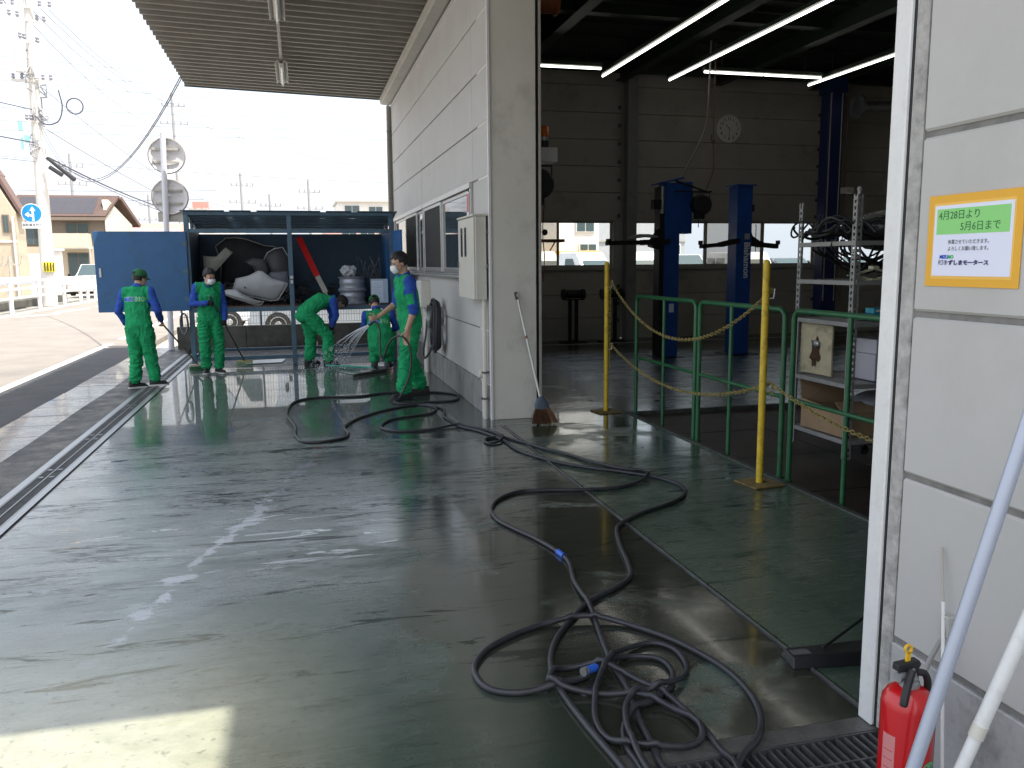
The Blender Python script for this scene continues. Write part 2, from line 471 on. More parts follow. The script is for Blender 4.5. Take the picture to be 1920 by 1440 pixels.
    for (l,a,b_,r) in segs:
        a=np.array(a);b_=np.array(b_);ab=b_-a;t=np.clip(((P-a)@ab)/(ab@ab),0,1)
        d=np.linalg.norm(P-(a+t[:,None]*ab),axis=1)-r*S
        mk=d<best;best[mk]=d[mk];lab[mk]=labs.index(l)
    # cloth folds
    sd=J.get('seed',1)
    Pw=P+np.stack([P[:,2]*.0,P[:,2]*.0,(vnoise(P*5,sd+8)*.05+P[:,0]*.35)],1)
    n1=vnoise(Pw*np.array([8,8,21]),sd)+.45*vnoise(Pw*np.array([20,20,42]),sd+3)
    n2=vnoise(P*np.array([22,22,7])+vnoise(P*6,sd+9)[:,None]*.8,sd+5)+.5*vnoise(P*np.array([30,30,20]),sd+6)
    rid=lambda n:np.clip(1-np.abs(n)*3.2,-.15,1)**1*1.0
    fold=np.where(lab==3,rid(n1)*.013+n2*.004,np.where(lab==0,rid(n2)*.008+n1*.003,np.where(lab==2,rid(n1)*.008+n2*.002,0)))
    P2=P+Nn*fold[:,None];me.vertices.foreach_set('co',P2.ravel())
    np_=len(me.polygons);ls=np.empty(np_,int);me.polygons.foreach_get('loop_start',ls);lv=np.empty(len(me.loops),int);me.loops.foreach_get('vertex_index',lv)
    fl=lab[lv[ls]];mats_=[M_green,M_skin,M_blue,M_black,M_grey];mp={0:0,1:1,2:2,3:0,4:3,5:4}
    for m in mats_:me.materials.append(m)
    fmi=np.array([mp[i] for i in range(6)])[fl]
    # shoulder yoke: sleeve faces near the torso stay green; patch on the upper arm
    C=P2[lv[ls]]
    for s_ in 'LR':
        sh,el=np.array(g('sh'+s_)),np.array(g('el'+s_));ab=el-sh;t=((C-sh)@ab)/(ab@ab)
        near=(np.linalg.norm(C-sh,axis=1)<.5)&(fl==2)
        fmi[near&(t<.06)&(np.abs((C-np.array(upper))@np.array(sside))<.19*S)]=0
        if J.get('patch')==s_:
            fr=(C-(sh+np.clip(t,0,1)[:,None]*ab))@np.array([0.,1,0.])
            fmi[(fl==2)&(t>.42)&(t<.78)&(fr>-.005)&(np.linalg.norm(C-(sh+el)/2,axis=1)<.25)]=0
    me.polygons.foreach_set('material_index',fmi.astype(int));me.update()
    me.polygons.foreach_set('use_smooth',[True]*np_)
    o.parent=T
    # collar
    cb=MB();cdir=(nek-upper).normalized() if (nek-upper).length>.01 else Vector((0,0,1));sv=sside
    fv=cdir.cross(sv).normalized()
    if fv.dot(hf)<0 and fv.y<0:fv=-fv
    c0=nek-cdir*.005*S;n=20;vs=[]
    for (rr_,hh) in ((.079,-.022),(.073,.012),(.070,.030),(.066,.028),(.068,-.02)):
        for k in range(n):
            a=2*PI*k/n;vs.append(c0+(sv*math.cos(a)*rr_+fv*math.sin(a)*rr_*1.02)*S+cdir*(hh-.018*math.sin(a))*S)
    cb.add(vs,[(i*n+k,i*n+(k+1)%n,(i+1)*n+(k+1)%n,(i+1)*n+k) for i in range(4) for k in range(n)])
    cb.build('collar',M_blue,T,smooth=True,local=True)
    for sx in (-1,1):
        MB().ell(H(.031*sx,.079,.008),(.011*S,.006*S,.0055*S),10,6,RH).build('eye',M_eye,T,smooth=True,local=True)
        MB().tube([H(.014*sx,.088,.026),H(.032*sx,.086,.031),H(.048*sx,.074,.025)],[.0022*S,.003*S,.0015*S],6).build('eyebrow',M_hair,T,local=True)
    # hair: displaced shell over the skull
    hb=MB();nu,nv_=40,22;rs=np.random.RandomState(sd)
    pts=[];keep=[]
    for i in range(nv_+1):
        th=PI*.80*i/nv_
        for k in range(nu):
            a=2*PI*k/nu;x=math.sin(th)*math.cos(a);y=math.sin(th)*math.sin(a);z=math.cos(th)
            pts.append((x,y,z))
    Q=np.array(pts);nz=vnoise(Q*6,sd)*.5+vnoise(Q*14,sd+1)*.5
    thick=J.get('hair',1.0);cap=J.get('cap',False)
    for (x,y,z),q in zip(pts,nz):
        k=(1.0+(.10*thick+.07*thick*q)*(1 if z>-.2 else .6)) if not cap else 1.015
        hb.v.append(tuple(H(x*.079*k,y*.097*k-.012,z*.096*k*(1.04 if z>0 else 1.05)+.026)))
        # front hairline
        front=y>0.0;keep.append((not front and z>-.62) or (front and z>.48-.25*(1-y)*1.6+.05*math.sin(x*17+sd)) or (abs(y)<.35 and z>-.18))
    for i in range(nv_):
        for k in range(nu):
            l=(k+1)%nu;q=(i*nu+k,i*nu+l,(i+1)*nu+l,(i+1)*nu+k)
            if all(keep[j] for j in q):hb.f.append(q);hb.mi.append(0)
    ho=hb.build('hair',M_hair,T,smooth=True,local=True);so_=ho.modifiers.new('s','SOLIDIFY');so_.thickness=.012;so_.offset=-1
    if cap:
        kb=MB();prof=[(0.0,.135),(.04,.131),(.068,.112),(.083,.08),(.088,.05),(.088,.03)];n=32;vs=[];
        for r,h in prof:
            for k in range(n):
                a=2*PI*k/n;vs.append(H(r*math.cos(a)*.97,r*math.sin(a)*1.16-.012,h))
        fs=[]
        for i in range(len(prof)-1):
            for k in range(n):
                a=2*PI*(k+.5)/n;da=abs((a-1.5*PI+PI)%(2*PI)-PI)
                if i>=3 and da<.42 - (.12 if i==3 else 0):continue
                l=(k+1)%n;fs.append((i*n+k,i*n+l,(i+1)*n+l,(i+1)*n+k))
        kb.add(vs,fs);co=kb.build('cap',M_cap,T,smooth=True,local=True);s2=co.modifiers.new('s','SOLIDIFY');s2.thickness=.003
        bb=MB();vs=[];n=14
        for j in range(5):
            for k in range(n+1):
                a=PI*.14+PI*.72*k/n;e=j/4;rad=1+e*.0;y=math.sin(a)*(.102+.075*e*math.sin(a))-.012;x=math.cos(a)*.086*(1-.05*e)
                vs.append(H(x,y,.034-.018*e-.010*(x/.08)**2))
        bb.add(vs,[(j*(n+1)+k,j*(n+1)+k+1,(j+1)*(n+1)+k+1,(j+1)*(n+1)+k) for j in range(4) for k in range(n)])
        bo=bb.build('cap_brim',M_cap,co,smooth=True,local=True);s2=bo.modifiers.new('s','SOLIDIFY');s2.thickness=.004
        st=[H(math.cos(a)*.0875*.97,math.sin(a)*.0875*1.16-.012,.034) for a in [1.5*PI-.45+.9*k/8 for k in range(9)]]
        MB().tube(st,.006*S,6).build('cap_strap',M_cap,co,smooth=True,local=True)
        MB().ell(H(0,-.012,.136),(.007*S,.007*S,.004*S)).build('cap_button',M_cap,co,smooth=True,local=True)
    if J.get('mask'):
        mb_=MB();n,m=14,12;vs=[]
        for j in range(m+1):
            for k in range(n+1):
                u=-1+2*k/n;v=-1+2*j/m
                x=u*.064*(1-.22*abs(v)**2);z=-.042+v*.048*(1-.15*u*u);y=.112*math.sqrt(max(0,1-(abs(u)*.86)**2.2))*(1-.12*v*v)+.004-(.012*max(0,-v))
                vs.append(H(x,y,z))
        mb_.add(vs,[(j*(n+1)+k,j*(n+1)+k+1,(j+1)*(n+1)+k+1,(j+1)*(n+1)+k) for j in range(m) for k in range(n)])
        mo=mb_.build('face_mask',M_mask,T,smooth=True,local=True);s2=mo.modifiers.new('s','SOLIDIFY');s2.thickness=.004;s2.offset=0
        for sx in (-1,1):
            for z0 in (-.01,-.075):
                MB().tube([H(.060*sx,.06,z0),H(.073*sx,.02,(z0-.01)/2-.008),H(.080*sx,-.012,-.010+(z0+.04)*.25)],.0018*S,5).build('mask_loop',M_mask if sx>0 else M_black,mo,local=True)
    if J.get('logo'):
        bvh=BVHTree.FromObject(o,bpy.context.evaluated_depsgraph_get())
        ctr=g('logo');rt=sside;ux=(upper-wai).normalized();ux=(ux-rt*ux.dot(rt)).normalized();nb=rt.cross(ux)   # towards +Y (front); back is -nb
        if nb.y<0:nb=-nb
        def put(txt,xo,off,m,push,nm):
            cu=bpy.data.curves.new('t','FONT');cu.body=txt;cu.size=.080*S;cu.align_x='LEFT';cu.align_y='CENTER';cu.offset=off;cu.resolution_u=3;cu.space_character=1.02
            t=bpy.data.objects.new('t',cu);col.objects.link(t);m2=bpy.data.meshes.new_from_object(t.evaluated_get(bpy.context.evaluated_depsgraph_get()))
            bpy.data.objects.remove(t);bm=bmesh.new();bm.from_mesh(m2)
            bmesh.ops.triangulate(bm,faces=bm.faces);bmesh.ops.subdivide_edges(bm,edges=[e for e in bm.edges if e.calc_length()>.02],cuts=2)
            w=max(v.co.x for v in bm.verts)
            for v in bm.verts:
                p=ctr+rt*(v.co.x*.92+xo)+ux*v.co.y
                h=bvh.ray_cast(p-nb*.5,nb,1.0)
                v.co=(h[0]-nb*push) if h[0] is not None else p
            bm.to_mesh(m2);bm.free();m2.materials.clear();m2.materials.append(m)
            q=bpy.data.objects.new(nm,m2);col.objects.link(q);q.parent=T;return w*.92
        x0=-.165*S
        w=.155*S
        w1=put('MIZU',x0,.0058*S,M_whiteink,.0035,'lettering_outline');put('MIZU',x0,.0028*S,M_blueink,.0065,'lettering')
        put('MO',x0+w1+.006,.0058*S,M_whiteink,.0035,'lettering_outline');put('MO',x0+w1+.006,.0028*S,M_greenink,.0065,'lettering')
    return T

STAND=dict(pelvis=(0,0,.93),waist=(0,0,1.09),chest=(0,.01,1.27),neck=(0,-.005,1.47),head=(0,.02,1.605),hfwd=(0,1,0),
  shL=(-.175,0,1.415),shR=(.175,0,1.415),elL=(-.25,-.02,1.13),elR=(.25,-.02,1.13),wrL=(-.23,.10,.90),wrR=(.23,.10,.90),
  hipL=(-.088,0,.89),hipR=(.088,0,.89),knL=(-.11,.03,.49),knR=(.11,.03,.49),anL=(-.12,0,.09),anR=(.12,0,.09),ftL=(-.2,1,0),ftR=(.2,1,0))
# ================================================================== materials for the place
M_wall = mat('wall_panel_paint',(.51,.50,.485),.62,var=.05,scale=1.3,stain=(.36,.34,.31),stainscale=1.1,stainamt=.30,bump=.06,bscale=120)
M_pillar = mat('column_cladding',(.72,.69,.62),.5,var=.05,scale=2,stain=(.33,.31,.27),stainscale=2.2,stainamt=.45,bump=.04,bscale=80)
M_dado = mat('stained_concrete',(.25,.245,.235),.75,var=.25,scale=5,stain=(.07,.068,.06),stainscale=2.6,stainamt=.9,bump=.35,bscale=60,stretch=(1,1,.55))
M_joint = mat('joint_sealant',(.20,.195,.185),.8,var=.3,scale=12)
M_inwall = mat('inner_wall_paint',(.43,.41,.355),.7,var=.10,scale=.8,stain=(.07,.065,.05),stainscale=1.3,stainamt=.4,bump=.05)
M_ceil = mat('dark_green_steel',(.018,.032,.02),.7,var=.3,scale=2)
M_ceil2 = mat('green_beam_paint',(.013,.028,.017),.55,var=.2,scale=4)
M_corr = mat('corrugated_deck',(.20,.185,.16),.55,metal=.25,var=.16,scale=2.5)
M_gutter = mat('gutter_paint',(.42,.40,.355),.55,var=.08,scale=4,stain=(.25,.24,.2),stainscale=5,stainamt=.5)
M_pipe = mat('brown_drainpipe',(.20,.185,.155),.5,var=.12,scale=6)
M_alu = mat('aluminium_frame',(.48,.48,.47),.38,metal=.75,var=.08,scale=8)
M_glass = mat('window_glass',(.05,.07,.08),.04,spec=.9)
M_screen = mat('insect_screen',(.022,.022,.022),.8,bump=.2,bscale=300)
M_white = mat('white_enamel',(.76,.76,.75),.4,var=.04,scale=9,stain=(.30,.25,.20),stainscale=34,stainamt=.18)
M_cream = mat('cream_enamel',(.62,.60,.53),.42,var=.05,scale=5)
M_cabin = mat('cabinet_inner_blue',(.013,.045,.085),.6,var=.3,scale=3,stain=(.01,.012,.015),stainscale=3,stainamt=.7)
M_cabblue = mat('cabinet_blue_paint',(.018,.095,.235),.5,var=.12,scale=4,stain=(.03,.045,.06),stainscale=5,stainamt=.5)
M_frame = mat('frame_bluegrey_paint',(.055,.12,.18),.45,var=.25,scale=6,stain=(.10,.075,.055),stainscale=14,stainamt=.6)
M_steel = mat('galvanised_steel',(.42,.43,.44),.4,metal=.85,var=.2,scale=10,rvar=.12)
M_dsteel = mat('dark_grating_steel',(.13,.132,.138),.45,metal=.6,var=.35,scale=14)
M_black2 = mat('wet_black_grime',(.012,.012,.012),.35)
M_asph = mat('asphalt',(.06,.06,.062),.75,var=.28,scale=3,bump=.9,bscale=150,stain=(.03,.03,.032),stainscale=1.2,stainamt=.6)
M_road = mat('worn_road_asphalt',(.24,.215,.19),.85,var=.14,scale=1.2,bump=.7,bscale=120,stain=(.12,.11,.10),stainscale=.5,stainamt=.35)
M_slab = mat('gutter_slab_concrete',(.125,.125,.125),.30,spec=1.0,coat=.35,var=.16,scale=4,stain=(.12,.12,.115),stainscale=2.2,stainamt=.7,bump=.4,bscale=90,rvar=.25)
M_paint = mat('road_marking_white',(.74,.73,.70),.7,var=.10,scale=12,stain=(.3,.29,.27),stainscale=9,stainamt=.6)
M_gravel = mat('pale_gravel',(.36,.34,.30),.95,var=.35,scale=20,bump=1,bscale=60)
M_conc = mat('old_concrete',(.095,.09,.078),.8,var=.25,scale=6,stain=(.04,.045,.032),stainscale=2.4,stainamt=.9,bump=.5,bscale=40)
M_tan = mat('tan_siding',(.50,.42,.32),.8,var=.06,scale=6)
M_yel = mat('pale_yellow_siding',(.58,.54,.42),.8,var=.05,scale=6)
M_brownw = mat('brown_siding',(.20,.16,.125),.8,var=.06,scale=6)
M_roof = mat('reddish_roof_tile',(.095,.06,.05),.75,var=.18,scale=9)
M_solar = mat('solar_panel_dark',(.045,.04,.045),.3,spec=.6)
M_pale = mat('pale_render',(.72,.70,.67),.8,var=.05,scale=2)
M_pink = mat('pink_render',(.60,.36,.34),.8,var=.06,scale=2)
M_red = mat('red_paint',(.50,.012,.012),.35,coat=.3,var=.1,scale=8)
M_grnrail = mat('green_rail_paint',(.022,.125,.05),.38,var=.18,scale=14,stain=(.01,.05,.02),stainscale=16,stainamt=.6)
M_yelpost = mat('yellow_post_paint',(.72,.50,.035),.5,var=.12,scale=14,stain=(.16,.10,.03),stainscale=16,stainamt=.9)
M_lift = mat('lift_blue_paint',(.010,.075,.34),.42,var=.2,scale=5)
M_chain = mat('chain_yellow_black',(.30,.24,.08),.6,var=.75,scale=60)
M_hose = mat('hose_rubber',(.034,.035,.042),.42,var=.35,scale=20,bump=.15,bscale=200,rvar=.12)
M_tyre = mat('tyre_rubber',(.025,.024,.023),.8,var=.3,scale=20)
M_rim = mat('wheel_steel',(.55,.55,.56),.4,metal=.6)
M_carwhite = mat('vehicle_white_paint',(.78,.79,.80),.25,coat=.5)
M_carsilver = mat('vehicle_silver_paint',(.55,.60,.66),.3,metal=.4,coat=.5)
M_carglass = mat('vehicle_glass',(.05,.08,.085),.05,spec=.9)
M_lamp = mat('lit_fluorescent_tube',(.9,.9,.9),.5,emit=(1,.96,.88),estr=3.2)
M_lampoff = mat('unlit_lamp_housing',(.60,.585,.54),.5,var=.06,scale=12)
M_pole = mat('utility_pole_concrete',(.62,.59,.55),.85,var=.08,scale=3)
M_wire = mat('black_cable',(.075,.075,.11),.6)
M_chk = mat('chequer_plate_brown',(.045,.036,.03),.5,metal=.4,var=.35,scale=3,bump=.8,bscale=55,stretch=(1,1.6,1))
M_card = mat('cardboard_brown',(.36,.25,.15),.85,var=.12,scale=5,bump=.2,bscale=40)
M_signblue = mat('sign_blue',(.0,.22,.68),.5)
M_orange = mat('orange_border',(.80,.42,.035),.6)
M_green2 = mat('notice_green',(.28,.68,.22),.7)
M_paper = mat('notice_paper',(.78,.80,.95),.7)
M_ink = mat('ink_grey',(.12,.13,.14),.7)
M_inkg = mat('ink_dark_green',(.04,.16,.06),.7)
M_mirrorback = mat('mirror_back_grey',(.70,.69,.70),.55,var=.1,scale=8)
M_amber = mat('amber_beacon',(.75,.16,.01),.25,spec=.7)
M_clock = mat('clock_face',(.85,.85,.78),.5)

# ---- wet painted floor
def wet_floor():
    m=bpy.data.materials.new('wet_green_floor');m.use_nodes=True;nt=m.node_tree;b=nt.nodes['Principled BSDF'];L=nt.links.new
    geo=_n(nt,'ShaderNodeNewGeometry');sep=_n(nt,'ShaderNodeSeparateXYZ');L(geo.outputs['Position'],sep.inputs[0])
    def noise(sc,stretch=(1,1,1),det=6,ro=.6,dist=0.0,off=(0,0,0)):
        mp=_n(nt,'ShaderNodeMapping');mp.inputs['Scale'].default_value=stretch;mp.inputs['Location'].default_value=off
        L(geo.outputs['Position'],mp.inputs[0]);n=_n(nt,'ShaderNodeTexNoise');n.inputs['Scale'].default_value=sc
        n.inputs['Detail'].default_value=det;n.inputs['Roughness'].default_value=ro;n.inputs['Distortion'].default_value=dist
        L(mp.outputs[0],n.inputs['Vector']);return n.outputs['Fac']
    def mr(v,a,b_,c=0.,d=1.,clamp=True):
        n=_n(nt,'ShaderNodeMapRange');n.inputs['From Min'].default_value=a;n.inputs['From Max'].default_value=b_
        n.inputs['To Min'].default_value=c;n.inputs['To Max'].default_value=d;L(v,n.inputs['Value']);return n.outputs[0]
    def mth(op,a,b_=None):
        n=_n(nt,'ShaderNodeMath',operation=op);n.use_clamp=False
        for i,v in enumerate((a,b_)):
            if v is None:continue
            if isinstance(v,(int,float)):n.inputs[i].default_value=v
            else:L(v,n.inputs[i])
        return n.outputs[0]
    def mix(f,a,b_):
        n=_n(nt,'ShaderNodeMix',data_type='RGBA')
        if isinstance(f,(int,float)):n.inputs['Factor'].default_value=f
        else:L(f,n.inputs['Factor'])
        for i,v in ((6,a),(7,b_)):
            if isinstance(v,tuple):n.inputs[i].default_value=(*v,1)
            else:L(v,n.inputs[i])
        return n.outputs[2]
    def mixf(f,a,b_):
        n=_n(nt,'ShaderNodeMix',data_type='FLOAT')
        L(f,n.inputs['Factor'])
        for i,v in ((2,a),(3,b_)):
            if isinstance(v,(int,float)):n.inputs[i].default_value=v
            else:L(v,n.inputs[i])
        return n.outputs[0]
    X,Y=sep.outputs[0],sep.outputs[1]
    # worn paint colour
    col_=mix(mr(noise(.7,det=8),.35,.65),(.042,.076,.058),(.082,.116,.098))
    col_=mix(mr(noise(3.2,(1,1,1),10,.7),.50,.66,0,.5),col_,(.12,.135,.12))
    col_=mix(mr(noise(26,det=4),.60,.68,0,.35),col_,(.035,.045,.04))
    # dried cement-like smears running across the bay
    sm=mr(noise(2.2,(.45,2.6,1),9,.68,.6),.56,.70,0,.55)
    sm=mth('MULTIPLY',sm,mr(X,.05,.03,.3,1));col_=mix(sm,col_,(.15,.16,.155))
    # white soap film drips, mostly along the old crack
    # grey-brown muddy water near the doorway side
    reg=mth('MULTIPLY',mth('MULTIPLY',mr(X,-1.75,-.9),mr(Y,7.6,5.2)),mr(X,.05,.03))
    pud=mth('MULTIPLY',mr(noise(1.15,(1,1.1,1),9,.62,.5,(3.1,1.7,0)),.40,.455),reg)
    reg2=mth('MULTIPLY',mr(Y,7.9,8.6),mr(X,.9,-.1))
    reg3=mth('MULTIPLY',mr(noise(.9,(1,1.3,1),8,.6,.3,(9,2,0)),.44,.50),mr(Y,6.0,7.6))
    wet2=mth('MAXIMUM',reg2,mth('MULTIPLY',mth('MULTIPLY',reg3,mr(X,2.2,1.2)),mr(X,-2.4,-1.5)))
    drops=mr(noise(3.6,(.35,2.2,1),11,.74,1.2,(0,5,0)),.575,.585)
    streak=mth('MULTIPLY',drops,mr(Y,3.0,5.2))
    wet=mth('MAXIMUM',mth('MAXIMUM',mth('MULTIPLY',pud,.8),wet2),streak)
    col_=mix(mth('MULTIPLY',pud,.92),col_,(.024,.026,.018))
    col_=mix(mth('MULTIPLY',mth('MAXIMUM',wet2,streak),.62),col_,(.028,.045,.036))
    # thin line crossings (brush marks), then dark reflections painted in as streaks
    br=mr(noise(9,(.12,3.2,1),5,.5,.2),.60,.70,0,.5);col_=mix(br,col_,(.03,.038,.035))
    ln=noise(2.6,(.30,1.9,1),9,.66,.5,(4,11,0));ln=mth('ABSOLUTE',mth('SUBTRACT',ln,.5));ln=mr(ln,.018,.010)
    lm=mr(noise(.9,(1,1.2,1),4,.5,.0,(7,3,0)),.46,.52)
    dk=mth('MULTIPLY',mr(noise(4.2,(.30,2.0,1),12,.76,.9,(3,15,0)),.582,.592),mr(Y,2.2,3.4));dk=mth('MULTIPLY',dk,mr(Y,9.0,8.3));col_=mix(mth('MULTIPLY',dk,.8),col_,(.02,.028,.024));lmY=mth('MULTIPLY',mr(Y,4.0,5.2),mr(Y,8.6,8.0))
    ln=mth('MULTIPLY',mth('MULTIPLY',ln,lm),lmY);col_=mix(mth('MULTIPLY',ln,.9),col_,(.012,.016,.015))  # ln and dk: dark mirrored canopy put into the colour as streaks
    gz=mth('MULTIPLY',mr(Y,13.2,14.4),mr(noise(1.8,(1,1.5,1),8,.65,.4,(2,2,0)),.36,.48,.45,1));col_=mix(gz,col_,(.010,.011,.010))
    col_=mix(mth('MULTIPLY',mth('MULTIPLY',mr(X,.04,.06),mr(Y,9.5,7.5)),.6),col_,(.032,.068,.042))
    sunpatch_mask=mth('MULTIPLY',mr(Y,4.2,3.2),mr(X,-1.7,-2.3));tc=mix(mr(noise(6,(1,1.4,1),9,.7),.40,.66),(.40,.40,.30),(.30,.30,.215));tc=mix(mr(noise(24,det=5),.60,.66),tc,(.22,.22,.16));col_=mix(mth('MULTIPLY',sunpatch_mask,.85),col_,tc)  # sun patch brightened in the base colour: pale yellow tint, broken by noise
    # pale soap film along an old scrape and in thin cross streaks
    w1=noise(3.0,(1,1,1),7,.65,.6,(5,5,5));w2=noise(5.5,(.45,1.6,1),9,.7,.5,(8,1,2));w3=noise(1.6,(.8,1,1),5,.6,.3,(2,9,1))
    dist=mth('ABSOLUTE',mth('ADD',mth('SUBTRACT',mth('MULTIPLY',mth('ADD',X,1.60),.9635),mth('MULTIPLY',mth('SUBTRACT',Y,8.1),.2676)),mth('MULTIPLY',mth('SUBTRACT',w1,.5),.34)))
    wid=mth('MULTIPLY',mr(w2,.44,.66),.085);film=mr(mth('SUBTRACT',wid,dist),-.002,.008)
    film=mth('MULTIPLY',film,mth('MULTIPLY',mr(Y,3.5,3.9),mr(Y,8.3,8.0)))
    f2=mth('MULTIPLY',mr(noise(3.4,(.38,2.3,1),10,.72,.8,(12,4,0)),.625,.64),mth('MULTIPLY',mr(Y,4.2,5.0),mr(X,-.9,-1.3)))
    film=mth('MAXIMUM',film,mth('MULTIPLY',f2,.8))
    edge_=mth('MULTIPLY',mth('MULTIPLY',mr(X,-3.45,-3.72),mr(noise(4,(1,1,1),8,.7,.5,(3,3,3)),.40,.5)),mr(Y,4,6));film=mth('MAXIMUM',film,mth('MULTIPLY',edge_,.7))
    scr=mth('MULTIPLY',mr(dist,.012,.004),mth('MULTIPLY',mr(w3,.5,.54),mth('MULTIPLY',mr(Y,4.5,5.0),mr(Y,8.3,8.0))))
    col_=mix(mth('MULTIPLY',film,.6),col_,(.30,.31,.35));col_=mix(mth('MULTIPLY',scr,.85),col_,(.015,.018,.016))
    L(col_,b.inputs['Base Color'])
    dry=mr(noise(1.6,(.6,1.6,1),9,.65,.4,(1,8,0)),.32,.70,.20,.38)
    dry=mixf(mr(noise(14,(.4,2,1),6,.6),.4,.62),dry,mth('ADD',dry,.06))
    ro=mixf(wet,dry,.075)
    ro=mixf(pud,ro,.13)
    ro=mixf(mth('MULTIPLY',mr(Y,13.2,14.4),.8),ro,.22)
    ro=mixf(sm,ro,.34)
    ro=mixf(film,ro,.16)
    L(ro,b.inputs['Roughness'])
    L(mixf(mth('MAXIMUM',mth('MULTIPLY',ln,.9),mth('MULTIPLY',dk,.85)),.95,.08),b.inputs['Specular IOR Level']);b.inputs['IOR'].default_value=1.55;
    L(mixf(mth('MAXIMUM',ln,dk),.55,.05),b.inputs['Coat Weight']);b.inputs['Coat IOR'].default_value=1.45;L(mixf(wet,mth('MULTIPLY',dry,.8),.03),b.inputs['Coat Roughness'])
    rip=noise(11,(1,2.4,1),3,.5,.8);fine=noise(70,det=4);und=noise(1.4,(1,1.8,1),3)
    fine=mth('MULTIPLY',fine,mr(pud,0,1,1,.15));h=mth('ADD',mth('MULTIPLY',rip,mr(Y,7.5,10.5,.10,1.5)),mth('ADD',mth('MULTIPLY',fine,.14),mth('MULTIPLY',und,.6)))
    edge=mth('MULTIPLY',wet,-.12);h=mth('ADD',h,edge)
    bp=_n(nt,'ShaderNodeBump');bp.inputs['Distance'].default_value=.02;L(mr(Y,7.4,10.0,.15,.6),bp.inputs['Strength']);L(h,bp.inputs['Height']);L(bp.outputs[0],b.inputs['Normal'])
    return m
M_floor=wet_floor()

# ================================================================== ground and floor
b=MB();b.box(-220,260,-60,320,-.30,-.12);struct('ground',b,M_gravel)
b=MB();b.box(-11.95,-5.06,-40,140,-.115,-.006);struct('road',b,M_road)
b=MB();b.box(-5.98,-5.83,-40,19.4,-.0055,.0);b.box(-5.98,-5.83,20.6,60,-.0055,.0)
struct('road_edge_line',b,M_paint)
b=MB();b.box(-11.7,-11.5,-10,120,-.0055,.0);struct('far_edge_line',b,M_paint)
for i,(x0,y0,x1,y1) in enumerate(((-11.2,31.0,-10.4,32.6),(-10.7,33.6,-10.2,36),(-10.2,38,-9.9,42))):
    b=MB();b.add([(x0,y0,-.001),(x0+.3,y0,-.001),(x1+.3,y1,-.001),(x1,y1,-.001)],[(0,1,2,3)]);struct('road_marking',b,M_paint)
# shoulder asphalt, gutter slabs, inner asphalt strip
b=MB();b.box(-5.83,-4.98,-12,18.4,-.0055,.002);struct('asphalt_shoulder',b,M_asph)
b=MB();b.box(-4.44,-4.06,-12,18.4,-.115,.002);struct('wet_asphalt_strip',b,mat('wet_asphalt',(.028,.028,.030),.42,var=.35,scale=4,bump=.8,bscale=170,rvar=.2))
rnd=random.Random(4)
gs=thing('gutter_slab_row','row of pale concrete gutter slabs between two strips of dark asphalt','gutter slabs',(-4.7,8,0),kind='structure')
y=1.0;sl=MB().cbox(-.27,.268,0,.592,-.1,.004,.006).mesh('gutter_slab',M_slab)
while y<17.9:
    place(sl,'gutter_slab',gs,(-4.71+rnd.uniform(-.004,.004),y,rnd.uniform(-.003,.004)),(0,rnd.uniform(-.004,.004),0));y+=.608
# trench drain along the bay
dr=thing('trench_drain','long steel trench drain with narrow grating between the asphalt and the wet bay','drain',(-3.92,8,0))
b=MB();b.box(-4.055,-3.80,-6,16.6,-.115,-.10);b.build('channel_floor',M_black2,dr)
b=MB();b.box(-4.058,-3.998,-6,16.6,-.10,.006);b.build('edge_rail',M_steel,dr)
b=MB();b.box(-3.832,-3.782,-6,16.6,-.10,.005);b.build('edge_rail',M_steel,dr)
b=MB();b.box(-3.921,-3.913,-6,16.6,-.05,.0045);b.box(-3.995,-3.988,-6,16.6,-.05,.004);b.box(-3.845,-3.836,-6,16.6,-.05,.004);b.build('bearing_bar',M_steel,dr)
b=MB();yy=3.4
while yy<16.6:
    b.box(-3.986,-3.923,yy,yy+.006,-.03,.001);b.box(-3.911,-3.847,yy,yy+.006,-.03,.001);yy+=.0215
b.build('grating_bars',M_dsteel,dr,kind='stuff')
cb=MB().box(-.018,.018,-.012,.012,0,.006).mesh('grating_clip',M_steel)
for yy in (7.1,7.35,8.6,8.8,10.4,10.6,12.9,13.1,14.6):
    for x in (-3.955,-3.88): place(cb,'grating_clip',dr,(x,yy,.0035))
b=MB();b.box(-3.78,-3.762,-6,16.6,-.1,-.006);b.build('drain_lip',M_black2,dr)
# concrete bay floor, slabs with recessed joints
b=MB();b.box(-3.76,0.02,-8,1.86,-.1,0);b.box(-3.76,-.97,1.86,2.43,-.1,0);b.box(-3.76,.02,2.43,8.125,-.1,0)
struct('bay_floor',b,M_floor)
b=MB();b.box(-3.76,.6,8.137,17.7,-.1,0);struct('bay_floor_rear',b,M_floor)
b=MB();b.box(-3.76,.03,8.125,8.137,-.1,-.006);struct('floor_joint',b,M_black2)
b=MB();b.box(.062,1.52,1.2,8.125,-.1,0);b.box(.62,1.52,8.125,8.137,-.1,-.0);b.box(.6,1.52,8.137,16.95,-.1,0);b.box(1.52,13.5,8.47,16.95,-.1,0);b.box(-.97,1.52,-2,1.86,-.101,-.012) if 0 else None
b.box(5.6,13.5,-2.0,8.47,-.1,0);b.box(1.52,5.6,-2,3.0,-.1,0);b.box(.062,1.52,-2,1.2,-.1,0)
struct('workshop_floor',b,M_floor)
# doorway rail
b=MB();b.box(.02,.062,2.43,8.45,-.1,-.012);struct('door_rail_groove',b,M_black2)
b=MB();b.box(.036,.046,2.43,8.45,-.012,.004);struct('door_rail',b,M_steel)
